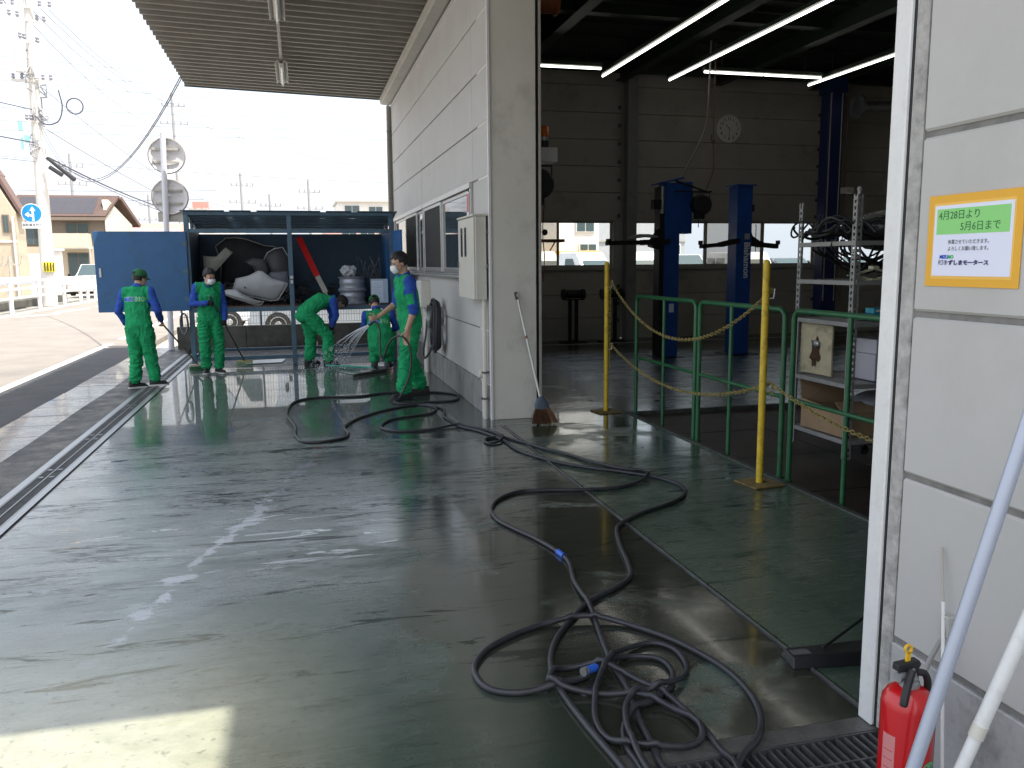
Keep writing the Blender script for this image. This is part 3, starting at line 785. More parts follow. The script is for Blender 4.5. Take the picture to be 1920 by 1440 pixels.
# white painted line at the back of the workshop, small grating strip, inspection pit cover
b=MB();b.box(.7,11,15.98,16.03,-.001,.003);struct('painted_line',b,M_paint)
pit=thing('inspection_pit_cover','brown chequer plate cover over the inspection pit behind the green railings','pit cover',(3.5,6,0))
k=0
for i in range(4):
    for j in range(5):
        x0=1.60+i*1.0;y0=3.05+j*1.08
        MB().cbox(x0+.004,x0+.994,y0+.004,min(y0+1.074,8.44),-.05,-.032-rnd.uniform(0,.004),.003).build('cover_plate',M_chk,pit)
b=MB();b.box(1.52,1.56,3.0,8.47,-.1,.012);b.box(1.56,5.6,8.43,8.47,-.1,.008);b.build('pit_frame',mat('pit_frame_steel',(.10,.11,.10),.6,metal=.5,var=.4,scale=8),pit)
# near cross drain with a row of bars
M_edge=mat('wet_edge_concrete',(.085,.085,.08),.35,var=.3,scale=9,bump=.4,bscale=60)
nd=thing('cross_drain','dark slotted drain grating across the foot of the doorway','drain',(-.45,2.15,0))
b=MB();b.box(-.97,.05,1.86,2.43,-.115,-.10);b.build('channel_floor',M_black2,nd)
b=MB();b.box(-.97,.05,2.345,2.43,-.1,-.001);b.build('concrete_edge',M_edge,nd)
b=MB();b.box(-.97,.05,1.86,1.94,-.1,-.001);b.build('concrete_edge',M_dado,nd)
b=MB()
for yy in (1.945,2.03,2.20,2.335): b.box(-.965,.045,yy,yy+.009,-.05,-.003)
b.box(-.97,-.955,1.94,2.345,-.05,-.002);b.build('bearing_bar',M_dsteel,nd)
bm_=MB().box(-.005,.005,0,.385,-.035,0).mesh('grate_bar',M_dsteel)
for i in range(30): place(bm_,'grate_bar',nd,(-.94+i*.0335,1.948,-.004-rnd.uniform(0,.002)),(0,0,rnd.uniform(-.01,.01)))
# ================================================================== workshop building
def clear_glass(name,tint=(.93,.95,.95),haze=.0):
    m=bpy.data.materials.new(name);m.use_nodes=True;nt=m.node_tree
    for n in list(nt.nodes):
        if n.type!='OUTPUT_MATERIAL':nt.nodes.remove(n)
    out=nt.nodes['Material Output'];tr=nt.nodes.new('ShaderNodeBsdfTransparent');tr.inputs[0].default_value=(*tint,1)
    gl=nt.nodes.new('ShaderNodeBsdfGlossy');gl.inputs['Roughness'].default_value=.02
    fr=nt.nodes.new('ShaderNodeFresnel');fr.inputs[0].default_value=1.5;mx=nt.nodes.new('ShaderNodeMixShader')
    nt.links.new(fr.outputs[0],mx.inputs[0]);nt.links.new(tr.outputs[0],mx.inputs[1]);nt.links.new(gl.outputs[0],mx.inputs[2])
    last=mx.outputs[0]
    if haze:
        df=nt.nodes.new('ShaderNodeBsdfTranslucent');df.inputs[0].default_value=(.8,.8,.78,1);m2=nt.nodes.new('ShaderNodeMixShader');m2.inputs[0].default_value=haze
        nt.links.new(last,m2.inputs[1]);nt.links.new(df.outputs[0],m2.inputs[2]);last=m2.outputs[0]
    nt.links.new(last,out.inputs[0]);return m
M_clear=clear_glass('clear_window_glass')
M_dusty=clear_glass('dusty_window_glass',(.62,.62,.60),.05)
W=thing('workshop_building','grey panel clad workshop with a tall open doorway and deep metal canopy','building',(0,8.5,0))
rw=random.Random(12)
# facade panels ------------------------------------------------------------
rows=[(0.37,0.935),(0.95,1.465),(2.545,3.075),(3.09,3.62),(3.635,4.165),(4.18,4.715),(4.73,5.28),(5.295,5.84)]
segs_=[(8.452,9.235),(9.25,13.12),(13.135,17.05)]
def panel(y0,y1,z0,z1,x0=0.0,x1=.06,m=M_wall,name='wall_panel',c=.005):
    return MB().cbox(x0+rw.uniform(-.001,.001),x1,y0,y1,z0,z1,c).build(name,m,W)
for (y0,y1) in segs_:
    for (z0,z1) in rows: panel(y0,y1,z0,z1)
panel(8.452,9.235,1.48,2.0);panel(8.452,9.235,2.015,2.53)
yy=8.452
while yy<17.0:
    y1=min(yy+.605,17.05);panel(yy,y1-.008,0.0,.358,-.003,.06,M_dado,'dado_block',.004);yy+=.61
b=MB();b.box(.012,.10,8.452,17.05,0,1.5);b.box(.012,.10,8.452,9.26,1.5,2.53);b.box(.012,.10,16.82,17.05,1.5,2.53);b.box(.012,.10,8.452,17.05,2.53,5.84);b.build('backing_wall',M_joint,W)
# wall beside the camera
for (z0,z1) in [(0.372,0.93),(0.95,1.465),(1.485,2.025),(2.045,2.585),(2.605,3.15),(3.17,3.71),(3.73,4.27),(4.29,4.72),(4.73,5.28),(5.295,5.84)]:
    for (y0,y1) in ((-6,-2.1),(-2.085,2.292)): panel(y0,y1,z0,z1,c=.008)
for (y0,y1) in ((-6,-.6),(-.59,2.292)): panel(y0,y1,0,.352,-.004,.06,M_dado2 if 'M_dado2' in globals() else mat('pale_dado_concrete',(.40,.40,.40),.7,var=.12,scale=4,stain=(.10,.10,.095),stainscale=3.4,stainamt=.75,bump=.3,bscale=50,stretch=(1,1,.8)),'dado_block')
b=MB();b.box(.014,.11,-6,2.30,0,5.84);b.build('backing_wall',M_joint,W)
b=MB();b.cbox(.002,.03,2.300,2.356,0,4.72,.006);b.build('sealant_strip',mat('aged_sealant',(.40,.39,.375),.85,var=.35,scale=14,bump=.5,bscale=50),W)
b=MB();b.box(.004,.10,2.356,2.366,0,4.72);b.build('dark_gap',M_black2,W)
b=MB();b.cbox(-.008,.06,2.366,2.438,0.0,4.72,.004);b.build('door_post',M_white,W)
# header over the doorway
for (z0,z1) in ((4.73,5.28),(5.295,5.84)): panel(2.3,8.44,z0,z1)
b=MB();b.box(.012,.12,2.3,8.452,4.72,5.84);b.build('header_beam',M_ceil2,W)
# column at the far side of the doorway
b=MB();b.cbox(.004,.50,8.45,8.98,0,4.9,.006);b.build('column_cladding',M_pillar,W)
b=MB();b.cbox(-.008,.02,8.432,8.462,0.0,4.9,.003);b.build('corner_trim',M_white,W)
b=MB();b.box(.503,.532,8.47,8.95,0,4.9);b.build('dark_gap',M_black2,W)
b=MB();b.cbox(.532,.56,8.46,8.56,0,4.9,.003);b.build('guide_rail',M_gutter,W)
# facade windows ------------------------------------------------------------
def sash(y0,y1,z0,z1,xf,m,fr,name='sash'):
    """sliding sash in the facade plane, front face at xf"""
    b=MB();w=.045
    b.cbox(xf,xf+.028,y0,y0+w,z0,z1,.003);b.cbox(xf,xf+.028,y1-w,y1,z0,z1,.003);b.cbox(xf,xf+.028,y0+w,y1-w,z0,z0+w*1.3,.003);b.cbox(xf,xf+.028,y0+w,y1-w,z1-w,z1,.003)
    s=b.build(name,M_alu,fr)
    MB().box(xf+.010,xf+.014,y0+w-.003,y1-w+.003,z0+w,z1-w+.003).build('screen' if m is M_screen else 'pane',m,s);return s
for (y0,y1,sl_) in ((9.26,12.86,[(9.50,11.27,-.012,M_glass),(11.25,12.78,-.035,M_screen)]),(12.92,16.82,[(12.98,14.95,-.012,M_glass),(13.60,15.0,-.035,M_screen),(15.0,16.7,-.012,M_clear)])):
    b=MB();b.cbox(-.045,.02,y0,y1,2.475,2.54,.004);b.cbox(-.02,.04,y0,y1,1.5,1.53,.003);b.cbox(-.03,.04,y0,y0+.05,1.53,2.475,.003);b.cbox(-.03,.04,y1-.05,y1,1.53,2.475,.003)
    fr=b.build('window_frame',M_alu,W)
    for (a,c,xf,m) in sl_: sash(a,c,1.535,2.47,xf,m,fr)
    b=MB();b.cbox(-.07,.03,y0,y1,1.465,1.498,.004);b.build('window_sill',M_alu,fr)
b=MB();b.box(-.038,-.034,9.30,9.42,1.85,2.44);b.build('sticker_strip',mat('white_sticker',(.75,.76,.78),.5),W)
b=MB();b.box(-.0405,-.0385,9.31,9.41,2.22,2.42);b.build('red_sticker',mat('faded_red_sticker',(.6,.12,.12),.5),W)
b=MB();b.box(-.0405,-.0385,9.31,9.41,2.0,2.1);b.build('grey_sticker',mat('grey_sticker',(.4,.42,.45),.5),W)
# room shell ------------------------------------------------------------
b=MB();b.box(0.13,13.5,-6,17.1,5.70,5.86);b.build('roof',M_gutter,W)
b=MB();b.box(.12,13.4,-5.9,16.9,5.62,5.66);b.build('ceiling',M_ceil,W)
for x in (2.32,4.63,6.8,9.1,11.3):
    b=MB();b.box(x-.10,x+.10,-5.8,16.6,5.30,5.315);b.box(x-.008,x+.008,-5.8,16.6,5.315,5.6);b.box(x-.10,x+.10,-5.8,16.6,5.6,5.615);b.build('ceiling_beam',M_ceil2,W)
for y in (1.2,5.0,8.9,12.7,16.3):
    b=MB();b.box(.12,13.3,y-.09,y+.09,5.42,5.43);b.box(.12,13.3,y-.007,y+.007,5.43,5.6);b.build('cross_beam',M_ceil2,W)
for i in range(26):
    y=-5+i*.85;MB().box(.15,13.3,y,y+.05,5.58,5.62).build('purlin',M_ceil,W)
b=MB();b.box(13.3,13.5,-6,17.1,0,5.9);b.build('side_wall',M_inwall,W)
b=MB();b.box(0.1,13.4,-6.1,-5.9,0,5.9);b.build('near_wall',M_inwall,W)
# back wall in horizontal boards
zr=[0.0,.47,.96,1.48];wins=[(3.0-1.8,4.72),(5.02,9.58),(10.2,13.2)]
for (x0,x1) in ((.1,4.80),(5.06,9.62),(9.63,13.3)):
    for i in range(3): MB().cbox(x0,x1,16.9,17.02,zr[i]+.004,zr[i+1]-.004,.005).build('wall_board',M_inwall,W)
    z=2.56
    while z<5.5:
        MB().cbox(x0,x1,16.9,17.02,z+.004,min(z+.54,5.6)-.004,.005).build('wall_board',M_inwall,W);z+=.5415
b=MB();b.box(.1,13.4,17.03,17.08,0,1.48);b.box(.1,13.4,17.03,17.08,2.56,5.9);b.box(.1,1.1,16.95,17.08,1.48,2.56);b.box(4.66,5.06,16.97,17.08,1.48,2.56);b.box(9.56,10.1,16.97,17.08,1.48,2.56);b.build('rear_cladding',M_wall,W)
for (x0,x1,cuts) in ((1.1,4.66,[(1.16,3.42,0),(3.40,4.62,1)]),(5.08,9.56,[(5.12,6.82,1),(6.80,8.20,0),(8.22,9.52,1)]),(10.1,13.3,[(10.14,11.7,1),(11.68,13.26,0)])):
    b=MB();b.cbox(x0,x1,16.86,17.04,2.51,2.56,.004);b.cbox(x0,x1,16.84,17.05,1.48,1.54,.004);b.box(x0,x0+.04,16.88,17.04,1.54,2.51);b.box(x1-.04,x1,16.88,17.04,1.54,2.51)
    fr=b.build('window_frame',M_gutter,W)
    for (a,c,k) in cuts:
        b=MB();yf=16.93+.035*k;w=.04
        b.box(a,a+w,yf,yf+.03,1.54,2.51);b.box(c-w,c,yf,yf+.03,1.54,2.51);b.box(a+w,c-w,yf,yf+.03,1.54,1.59);b.box(a+w,c-w,yf,yf+.03,2.47,2.51)
        s=b.build('sash',M_gutter,fr)
        MB().box(a+w-.002,c-w+.002,yf+.012,yf+.016,1.588,2.472).build('pane',M_clear if not (abs(a-6.8)<.1 or abs(a-1.16)<.1) else M_dusty,s)
# steel columns against the back wall
def hcol(x,y,m,w=.2,name='steel_column',h=5.4):
    b=MB();b.box(x-w/2,x+w/2,y-w/2,y-w/2+.014,0,h);b.box(x-w/2,x+w/2,y+w/2-.014,y+w/2,0,h);b.box(x-.006,x+.006,y-w/2+.014,y+w/2-.014,0,h)
    return b.build(name,m,W)
hcol(4.93,16.72,mat('grey_column_paint',(.24,.24,.23),.55,var=.15,scale=5),.22)
cl_=MB().box(-.03,.03,-.03,.0,-.035,.035).mesh('wall_clip',M_dsteel)
for i in range(13):
    z=.4+i*.37
    for x in (4.74,5.10,9.50):
        if 1.45<z<2.6:continue
        place(cl_,'wall_clip',W,(x,16.895,z))
# canopy ------------------------------------------------------------
pitch=.265;ys=[];y=1.55;prof=[]
while y<17.0:
    prof+=[(y,0.0),(y+.055,0.0),(y+.09,.10),(y+.225,.10)];y+=pitch
prof.append((y,0.0));prof=[(min(a,17.03),h) for a,h in prof]
b=MB();n=len(prof);vs=[]
for (x,zz) in ((-.18,4.845),(-3.80,4.955)):
    for (yy,h) in prof:vs.append((x,yy,zz+h))
b.add(vs,[(i,i+1,n+i+1,n+i) for i in range(n-1)])
cn=b.build('canopy_deck',M_corr,W);s2=cn.modifiers.new('s','SOLIDIFY');s2.thickness=.006;s2.offset=1
b=MB();b.box(-3.78,-.2,17.03,17.055,4.83,5.03);b.bar((-3.8,17.05,4.955),(-.18,17.05,4.845),.02,.03);
b=MB()
b.bar((-3.81,17.045,4.98),(-.18,17.045,4.87),.012,.085);b.build('canopy_end_trim',M_frame,W)
b=MB();y=1.55
while y<17.0:
    b.box(-.185,-.16,y+.07,y+.26,4.86,4.965);y+=pitch
b.build('rib_closure',M_black2,W,kind='stuff')
# gutter box between canopy and wall
for (y0,y1) in ((1.5,5.0),(5.004,8.8),(8.804,12.75),(12.754,16.98)):
    b=MB();b.prism([(-.235,4.835),(-.225,4.86),(-.195,4.86),(-.195,4.76),(-.06,4.745),(-.03,4.76),(-.03,4.84),(-.02,4.84),(-.02,4.735),(-.065,4.72),(-.20,4.735),(-.215,4.745)],y0,y1,'y');b.build('gutter_section',M_gutter,W)
b=MB();b.box(-.03,.0,1.5,17.0,4.70,4.715);b.build('gutter_flashing',M_white,W)
# downspout
b=MB();b.tube([(-.03,17.14,4.74),(-.04,17.14,3.5),(-.05,17.14,0)],.058,14);dp=b.build('downspout',M_pipe,W,smooth=True)
for z in (4.25,2.95,1.98,.6):
    b=MB();b.tube([(-.03+.063*math.cos(a),17.14+.063*math.sin(a),z) for a in [2*PI*k/14 for k in range(14)]],.008,6,closed=True);b.box(.0,.13,17.12,17.16,z-.012,z+.012);b.build('pipe_bracket',M_dsteel,dp)
# canopy lamps: open strip fittings hung on a thin rail
def strip_lamp(y0,y1,label,x=-2.03,z=4.70):
    t=thing('canopy_strip_light',label,'lamp',(x,(y0+y1)/2,z),group='strip lights under the canopy')
    b=MB();b.prism([(x-.095,z-.01),(x-.05,z+.045),(x-.03,z-.005),(x+.03,z-.005),(x+.05,z+.045),(x+.095,z-.01),(x+.09,z-.02),(x+.05,z+.03),(x+.028,z-.02),(x-.028,z-.02),(x-.05,z+.03),(x-.09,z-.02)],y0,y1,'y');b.build('reflector',M_lampoff,t)
    b=MB();b.cyl((x,y0+.05,z-.045),(x,y1-.05,z-.045),.016,n=10);b.build('tube',mat('unlit_tube_glass',(.75,.74,.70),.25),t,smooth=True)
    for y in (y0+.04,y1-.04):MB().box(x-.02,x+.02,y-.02,y+.02,z-.065,z-.018).build('lamp_holder',M_lampoff,t)
    for y in (y0+.3,y1-.3):MB().box(x-.01,x+.01,y-.01,y+.01,z+.0,z+.19).build('hanger',M_gutter,t)
strip_lamp(13.7,15.15,'small white strip light at the far end of the rail under the canopy')
strip_lamp(9.9,11.35,'white strip light under the canopy nearest the top edge of the photo')
b=MB();b.cbox(-2.05,-2.01,4.0,15.0,4.735,4.775,.004);tg=b.build('light_rail',M_gutter);tg['label']='thin pale rail under the canopy linking the strip lights';tg['category']='rail'
# interior lamps
def tube_lamp(x0,y0,x1,y1,z,label):
    t=thing('fluorescent_light',label,'lamp',((x0+x1)/2,(y0+y1)/2,z),group='lit fluorescent lamps on the workshop ceiling')
    d=Vector((x1-x0,y1-y0,0));L=d.length;d.normalize();n=max(1,round(L/1.25));
    MB().bar((x0,y0,z+.055),(x1,y1,z+.055),.10,.06).build('housing',M_ceil2,t)
    for i in range(n):
        a=Vector((x0,y0,z))+d*(L*i/n+.015);c=Vector((x0,y0,z))+d*(L*(i+1)/n-.015)
        MB().cyl(a,c,.019,n=10).build('tube',M_lamp,t)
    for k in range(2):
        q=Vector((x0,y0,z+.08))+d*(L*(.15+.7*k));MB().cyl(q,q+Vector((0,0,.30)),.008,n=6).build('hanger',M_ceil2,t)
tube_lamp(3.45,14.45,3.45,7.6,4.9,'long lit lamp row from the upper left of the doorway, left of the cable')
tube_lamp(4.75,14.5,4.75,7.4,4.9,'long lit lamp row in the middle of the doorway, crossing the hanging cable')
tube_lamp(7.52,14.37,7.52,9.5,4.9,'lit lamp row at the right, cut by the door post')
tube_lamp(1.4,13.9,3.23,13.9,4.9,'short lit lamp across the upper left corner of the doorway')
tube_lamp(5.05,13.75,7.38,13.75,4.9,'crosswise lit lamp above the wall clock')
# clock 10:30
ck=thing('wall_clock','round white wall clock showing half past ten on the rear wall','clock',(7.26,16.88,4.48))
c0=(7.26,0,4.48)
MB().lathe([(.285,16.895),(.30,16.88),(.30,16.85),(.275,16.838),(.270,16.850)],(7.26,0,4.48),'y',40).build('rim',M_white,ck,smooth=True)
MB().disc((7.26,16.852,4.48),.272,'y',40).build('dial',M_clock,ck)
for i in range(1,13):
    a=PI/2-2*PI*i/12;text_mesh(str(i),.095,M_ink,Matrix.Translation((7.26+.208*math.cos(a),16.848,4.48+.208*math.sin(a)))@Euler((PI/2,0,0)).to_matrix().to_4x4(),ck,'numeral',bold=.002)
def handm(a,l,w,y,m,nm):
    d=(math.sin(a),math.cos(a));MB().bar((7.26-d[0]*.03,y,4.48-d[1]*.03),(7.26+d[0]*l,y,4.48+d[1]*l),w,.003,(0,1,0)).build(nm,m,ck)
handm(2*PI*10.5/12,.13,.014,16.843,M_ink,'hour_hand');handm(PI,.20,.010,16.840,M_ink,'minute_hand')
b=MB();b.bar((7.31,16.836,4.41),(7.50,16.836,4.445),.012,.002,(0,1,0));b.build('second_hand',M_white,ck)
# things fixed on the facade
mb=thing('meter_box','tall cream meter cabinet with two slot windows fixed beside the column','meter box',(-.07,8.9,1.3))
MB().cbox(-.14,-.022,8.50,9.36,1.27,2.13,.006).build('case',M_cream,mb)
MB().cbox(-.156,-.141,8.51,9.35,1.275,2.12,.004).build('door',M_cream,mb)
MB().cbox(-.165,-.0,8.485,9.375,2.13,2.15,.004).build('top_hood',M_cream,mb)
for y in (8.93,9.14):
    s=MB().cbox(-.162,-.155,y-.045,y+.045,1.72,2.03,.002).build('slot_frame',M_black,mb);MB().box(-.1635,-.162,y-.028,y+.028,1.74,2.01).build('slot_pane',M_glass,s)
MB().cbox(-.17,-.155,9.31,9.34,1.60,1.66,.003).build('latch',M_dsteel,mb)
cd=thing('cable_conduit','pair of pale conduits running down below the meter cabinet','conduit',(-.04,8.6,0))
MB().tube([(-.04,8.56,1.27),(-.04,8.56,0.0)],.024,12).build('pipe',M_cream,cd,smooth=True)
MB().tube([(-.03,8.68,.42),(-.03,8.68,0.0)],.020,12).build('pipe',M_cream,cd,smooth=True)
b=MB();b.lathe([(.05,-.02),(.05,-.075),(.045,-.082),(0,-.082)],(0,8.69,.47),'x',16);b.cyl((-.03,8.68,.43),(-.03,8.68,.40),.026);b.build('round_outlet',M_cream,cd,smooth=True)
for z in (.5,.22):
    b=MB();b.box(-.07,0,8.52,8.60,z-.008,z+.008);b.box(-.06,0,8.645,8.715,z-.028,z-.012);b.build('clamp',M_dsteel,cd)
for i,z in enumerate((1.96,1.62)): 
    b=MB();b.cbox(-.03,0,8.462,8.49,z-.02,z+.02,.003);b.build('hinge_bracket',M_dsteel,mb)
b2=thing('junction_box','small white box on the wall above the coiled hose','box',(-.07,12.7,1.0))
MB().cbox(-.13,-.0,12.53,12.96,.99,1.40,.006).build('case',M_cream,b2);MB().cbox(-.148,-.131,12.54,12.95,1.0,1.39,.004).build('lid',M_white,b2)
b=MB();b.tube([(-.06,12.6,.99),(-.06,12.6,0)],.03,10);b.tube([(-.06,12.72,.99),(-.06,12.72,0)],.03,10);b.build('pipe_pair',M_cream,b2,smooth=True)
tp=thing('water_tap','small wall tap with bib cock under the junction box','tap',(-.06,12.3,.72))
b=MB();b.cyl((-.0,12.25,.93),(-.1,12.25,.93),.02);b.cyl((-.1,12.25,.96),(-.1,12.25,.86),.016);b.cbox(-.13,-.02,12.2,12.3,.95,1.0,.004);b.build('tap_body',M_steel,tp)
# coiled hose on its hook
hr_=thing('coiled_hose','thick black hose coiled on a round steel holder on the facade','hose',(-.15,11.3,.86))
b=MB();rs=random.Random(2)
for k in range(9):
    rr=.19+.016*k*.6;ph=rs.uniform(0,6)
    pts=[(-.09-.018*(k%5)-.008*math.sin(3*a+ph),11.32+rr*math.cos(a)*.95,.83+rr*math.sin(a)*1.28-(.05 if math.sin(a)<0 else 0)*k*.12) for a in [2*PI*j/32 for j in range(32)]]
    b.tube(pts,.017,8,closed=True)
pts=spline([(-.12,11.5,.6),(-.16,11.55,.45),(-.2,11.7,.34),(-.2,11.95,.30),(-.17,12.15,.42),(-.12,12.25,.62),(-.1,12.25,.84)],6);b.tube(pts,.015,8)
b.build('hose_coil',M_hose,hr_,smooth=True)
b=MB();b.lathe([(.12,-.02),(.125,-.10),(.16,-.22),(.165,-.22),(.13,-.10),(.125,-.02)],(0,11.32,.93),'x',24);b.build('holder',M_steel,hr_,smooth=True)
# closing notice by the camera
pn=thing('closing_notice','orange bordered paper notice with a green block and Japanese holiday dates, on the near wall','notice',(-.002,2.06,1.7))
MB().box(-.0035,-.0015,1.885,2.240,1.567,1.842).build('border_sheet',M_orange,pn)
MB().box(-.0045,-.0037,1.908,2.217,1.590,1.819).build('inner_border',mat('light_orange_border',(.88,.52,.09),.6),pn)
MB().box(-.0058,-.0048,1.914,2.211,1.599,1.811).build('paper',M_paper,pn)
MB().box(-.0066,-.0060,1.925,2.200,1.724,1.800).build('green_block',M_green2,pn)
# text plane: reading direction is -Y (towards the camera), facing -X
def nt_(body,size,y,z,m,align='LEFT',sx=1.0,bold=0.0,x=-.0072,par=pn,nm='lettering'):
    Mx=Matrix(((0,0,-1,x),(-1,0,0,y),(0,1,0,z),(0,0,0,1)))
    return text_mesh(body,size,m,Mx,par,nm,align=align,sx=sx,bold=bold,ext=.0002)
nt_('4月28日より',.030,2.193,1.779,M_inkg,sx=1.0)
nt_('5月6日まで',.030,2.105,1.744,M_inkg)
nt_('休業させていただきます。',.0145,2.150,1.700,M_ink,sx=.95)
nt_('よろしくお願い致します。',.0145,2.150,1.680,M_ink,sx=.95)
nt_('MIZU',.0145,2.180,1.656,M_blueink,bold=.0006);nt_('MO',.0145,2.147,1.656,M_greenink,bold=.0006)
nt_('㈱みずしまモータース',.0155,2.183,1.638,mat('ink_navy',(.02,.03,.12),.6),bold=.0007,sx=1.25)
# ================================================================== storage cabinet
cb_=thing('storage_cabinet','blue steel storage cabinet on legs with its doors open and a slatted top','cabinet',(-2.1,15.1,0))
th=R_(1.6)
X0,X1,Y0,Y1=-3.62,-.36,14.38,15.86
def P_(b,name,m,parent=cb_,**k): return b.build(name,m,parent,**k)
for (x,y,w) in ((X0,Y0,.075),(-2.03,Y0,.075),(X1,Y0,.075),(X0,Y1,.06),(-2.03,Y1,.06),(X1,Y1,.06)):
    b=MB();b.cbox(x-w/2,x+w/2,y-w/2,y+w/2,0.0,2.47 if y==Y0 else 2.29,.004);P_(b,'upright_post',M_frame)
for (y,z,h) in ((Y0,2.20,.065),(Y0,2.478,.06),(Y1,2.29,.045),(Y0,.93,.075),(Y0,.13,.06),(Y1,.13,.05)):
    b=MB();b.cbox(X0-.04,X1+.04,y-.03,y+.03,z-h/2,z+h/2,.004);P_(b,'cross_rail',M_frame)
for x in (X0,-2.03,X1):
    b=MB();b.cbox(x-.025,x+.025,Y0+.035,Y1-.03,.105,.155,.003);P_(b,'depth_rail',M_frame)
for x in (X0,X1):
    b=MB();b.bar((x,Y0+.03,2.475),(x,Y1-.03,2.295),.05,.05);P_(b,'depth_rail',M_frame)
    b=MB();b.cbox(x-.025,x+.025,(Y0+Y1)/2-.03,(Y0+Y1)/2+.03,2.2,2.41,.003);P_(b,'upright_post',M_frame)
b=MB();b.box(X0,X1,Y0-.02,Y1,.955,.975);P_(b,'shelf_deck',mat('rusty_deck',(.13,.08,.055),.75,var=.5,scale=7))
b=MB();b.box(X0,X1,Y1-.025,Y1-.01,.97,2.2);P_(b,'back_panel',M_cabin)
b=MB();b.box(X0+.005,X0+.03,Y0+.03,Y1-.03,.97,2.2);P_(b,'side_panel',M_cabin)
b=MB();b.box(X1-.03,X1-.005,Y0+.03,Y1-.03,.97,2.2);P_(b,'side_panel',M_cabblue)
b=MB();b.box(X0,X1,Y0+.03,Y1-.03,2.20,2.212) ;P_(b,'inner_roof',M_frame) if 0 else None
for i in range(5):
    y=Y0+.22+i*.26;zb=2.478-.125*(y-Y0);b=MB();b.cbox(X0+.03,X1-.03,y-.035,y+.035,zb-.03,zb+.012,.003);P_(b,'roof_batten',M_frame)
b=MB();b.box(X0-.08,X1+.10,Y0-.10,Y1+.06,2.478,2.486);
for nx0,nx1 in ((X0-.08,-3.03),(-2.95,-2.62),(-2.53,-1.52),(-1.43,-1.02),(-.92,X1+.10)):
    b=MB();b.add([(nx0,Y0-.10,2.517),(nx1,Y0-.10,2.517),(nx1,Y1+.06,2.325),(nx0,Y1+.06,2.325),(nx0,Y0-.10,2.524),(nx1,Y0-.10,2.524),(nx1,Y1+.06,2.332),(nx0,Y1+.06,2.332)],[(0,1,2,3),(4,5,6,7),(0,1,5,4),(1,2,6,5),(2,3,7,6),(3,0,4,7)]);P_(b,'roof_sheet',M_frame)
b=MB();b.cbox(-4.985,-3.625,Y0-.085,Y0-.055,.93,2.19,.004);dl=P_(b,'door',M_cabblue,label='large flat blue door swung fully open to the left')
b=MB();b.box(-4.99,-4.965,Y0-.054,Y0-.02,.93,2.19);b.box(-4.965,-3.65,Y0-.054,Y0-.03,2.165,2.19);b.box(-4.965,-3.65,Y0-.054,Y0-.03,.93,.955);b.build('door_return',M_cabblue,dl)
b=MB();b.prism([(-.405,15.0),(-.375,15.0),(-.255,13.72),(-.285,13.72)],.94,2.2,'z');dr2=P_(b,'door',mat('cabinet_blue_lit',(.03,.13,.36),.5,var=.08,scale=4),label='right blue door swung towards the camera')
b=MB();b.cbox(-2.05,-2.00,Y0-.065,Y0-.04,1.42,1.47,.003);b.cbox(-2.045,-2.005,Y0-.075,Y0-.06,1.34,1.40,.003);P_(b,'latch',M_steel)
b=MB();b.bar((X0+.02,Y0+.02,.16),(X0+.26,Y0+.02,.40),.03,.03);P_(b,'knee_brace',M_frame)
b=MB();b.box(-.50,-.36,Y0-.05,Y0-.045,.98,1.42) ;P_(b,'taped_paper',M_white) if 0 else None
# wall, fence behind it
cw=thing('low_concrete_wall','low stained concrete wall behind the cabinet','wall',(-2.2,17.8,0))
for i,(a,c) in enumerate(((-4.32,-3.0),(-2.995,-1.6),(-1.595,-.08))):
    MB().cbox(a,c,17.75,17.90,-.1,.43,.008).build('wall_block',M_conc,cw)
MB().cbox(-4.30,-2.9,15.9,16.5,-.1,.02,.008) if 0 else None
mf=thing('mesh_fence','grey wire mesh fence standing on the low concrete wall','fence',(-2.2,17.83,.43))
for x in (-4.22,-2.7,-1.2,-.2): MB().cyl((x,17.83,.42),(x,17.83,1.32),.02,n=8).build('post',M_frame,mf)
b=MB();x=-4.22
while x<-.1: b.tube([(x,17.83,.46),(x,17.83,1.26)],.0035,4,caps=False);x+=.055
for z in (.47,.62,.77,.92,1.07,1.25): b.tube([(-4.22,17.826,z),(-.1,17.826,z)],.004,4)
b.build('wire_mesh',M_dsteel,mf,kind='stuff')
# ------------------------------------------------- contents of the cabinet
def sheetpart(name,label,cat,outline,y,z0,depth,m,curve=.06,rot=0,thick=.012,lip=True,edge=None):
    """a dished car body panel standing in the cabinet: outline in (x,z), bulging towards -Y"""
    bm=bmesh.new();pts=spline(outline,1,True) if 0 else outline
    cx=sum(p[0] for p in pts)/len(pts);cz=sum(p[1] for p in pts)/len(pts)
    R=[1,.8,.55,.28];rings=[]
    for r in R:
        ring=[]
        for (x,z) in pts:
            X=cx+(x-cx)*r;Z=cz+(z-cz)*r;ring.append((X,y-curve*(1-r*r)-depth*(Z-cz),Z))
        rings.append(ring)
    n=len(pts);b=MB()
    for ring in rings:b.v+=ring
    b.v.append((cx,y-curve,cz))
    for i in range(len(R)-1):
        for k in range(n):b.f.append((i*n+k,i*n+(k+1)%n,(i+1)*n+(k+1)%n,(i+1)*n+k));b.mi.append(0)
    for k in range(n):b.f.append(((len(R)-1)*n+k,(len(R)-1)*n+(k+1)%n,len(R)*n));b.mi.append(0)
    t=thing(name,label,cat,(cx,y,min(p[1] for p in pts)))
    o=b.build('panel_skin',m,t,smooth=True);s=o.modifiers.new('s','SOLIDIFY');s.thickness=thick;s.offset=-1
    if lip:
        e=MB();e.tube([(x,y-depth*(z-cz),z) for x,z in pts],.009,6,closed=True);e.build('folded_edge',edge or m,t,smooth=True)
    return t
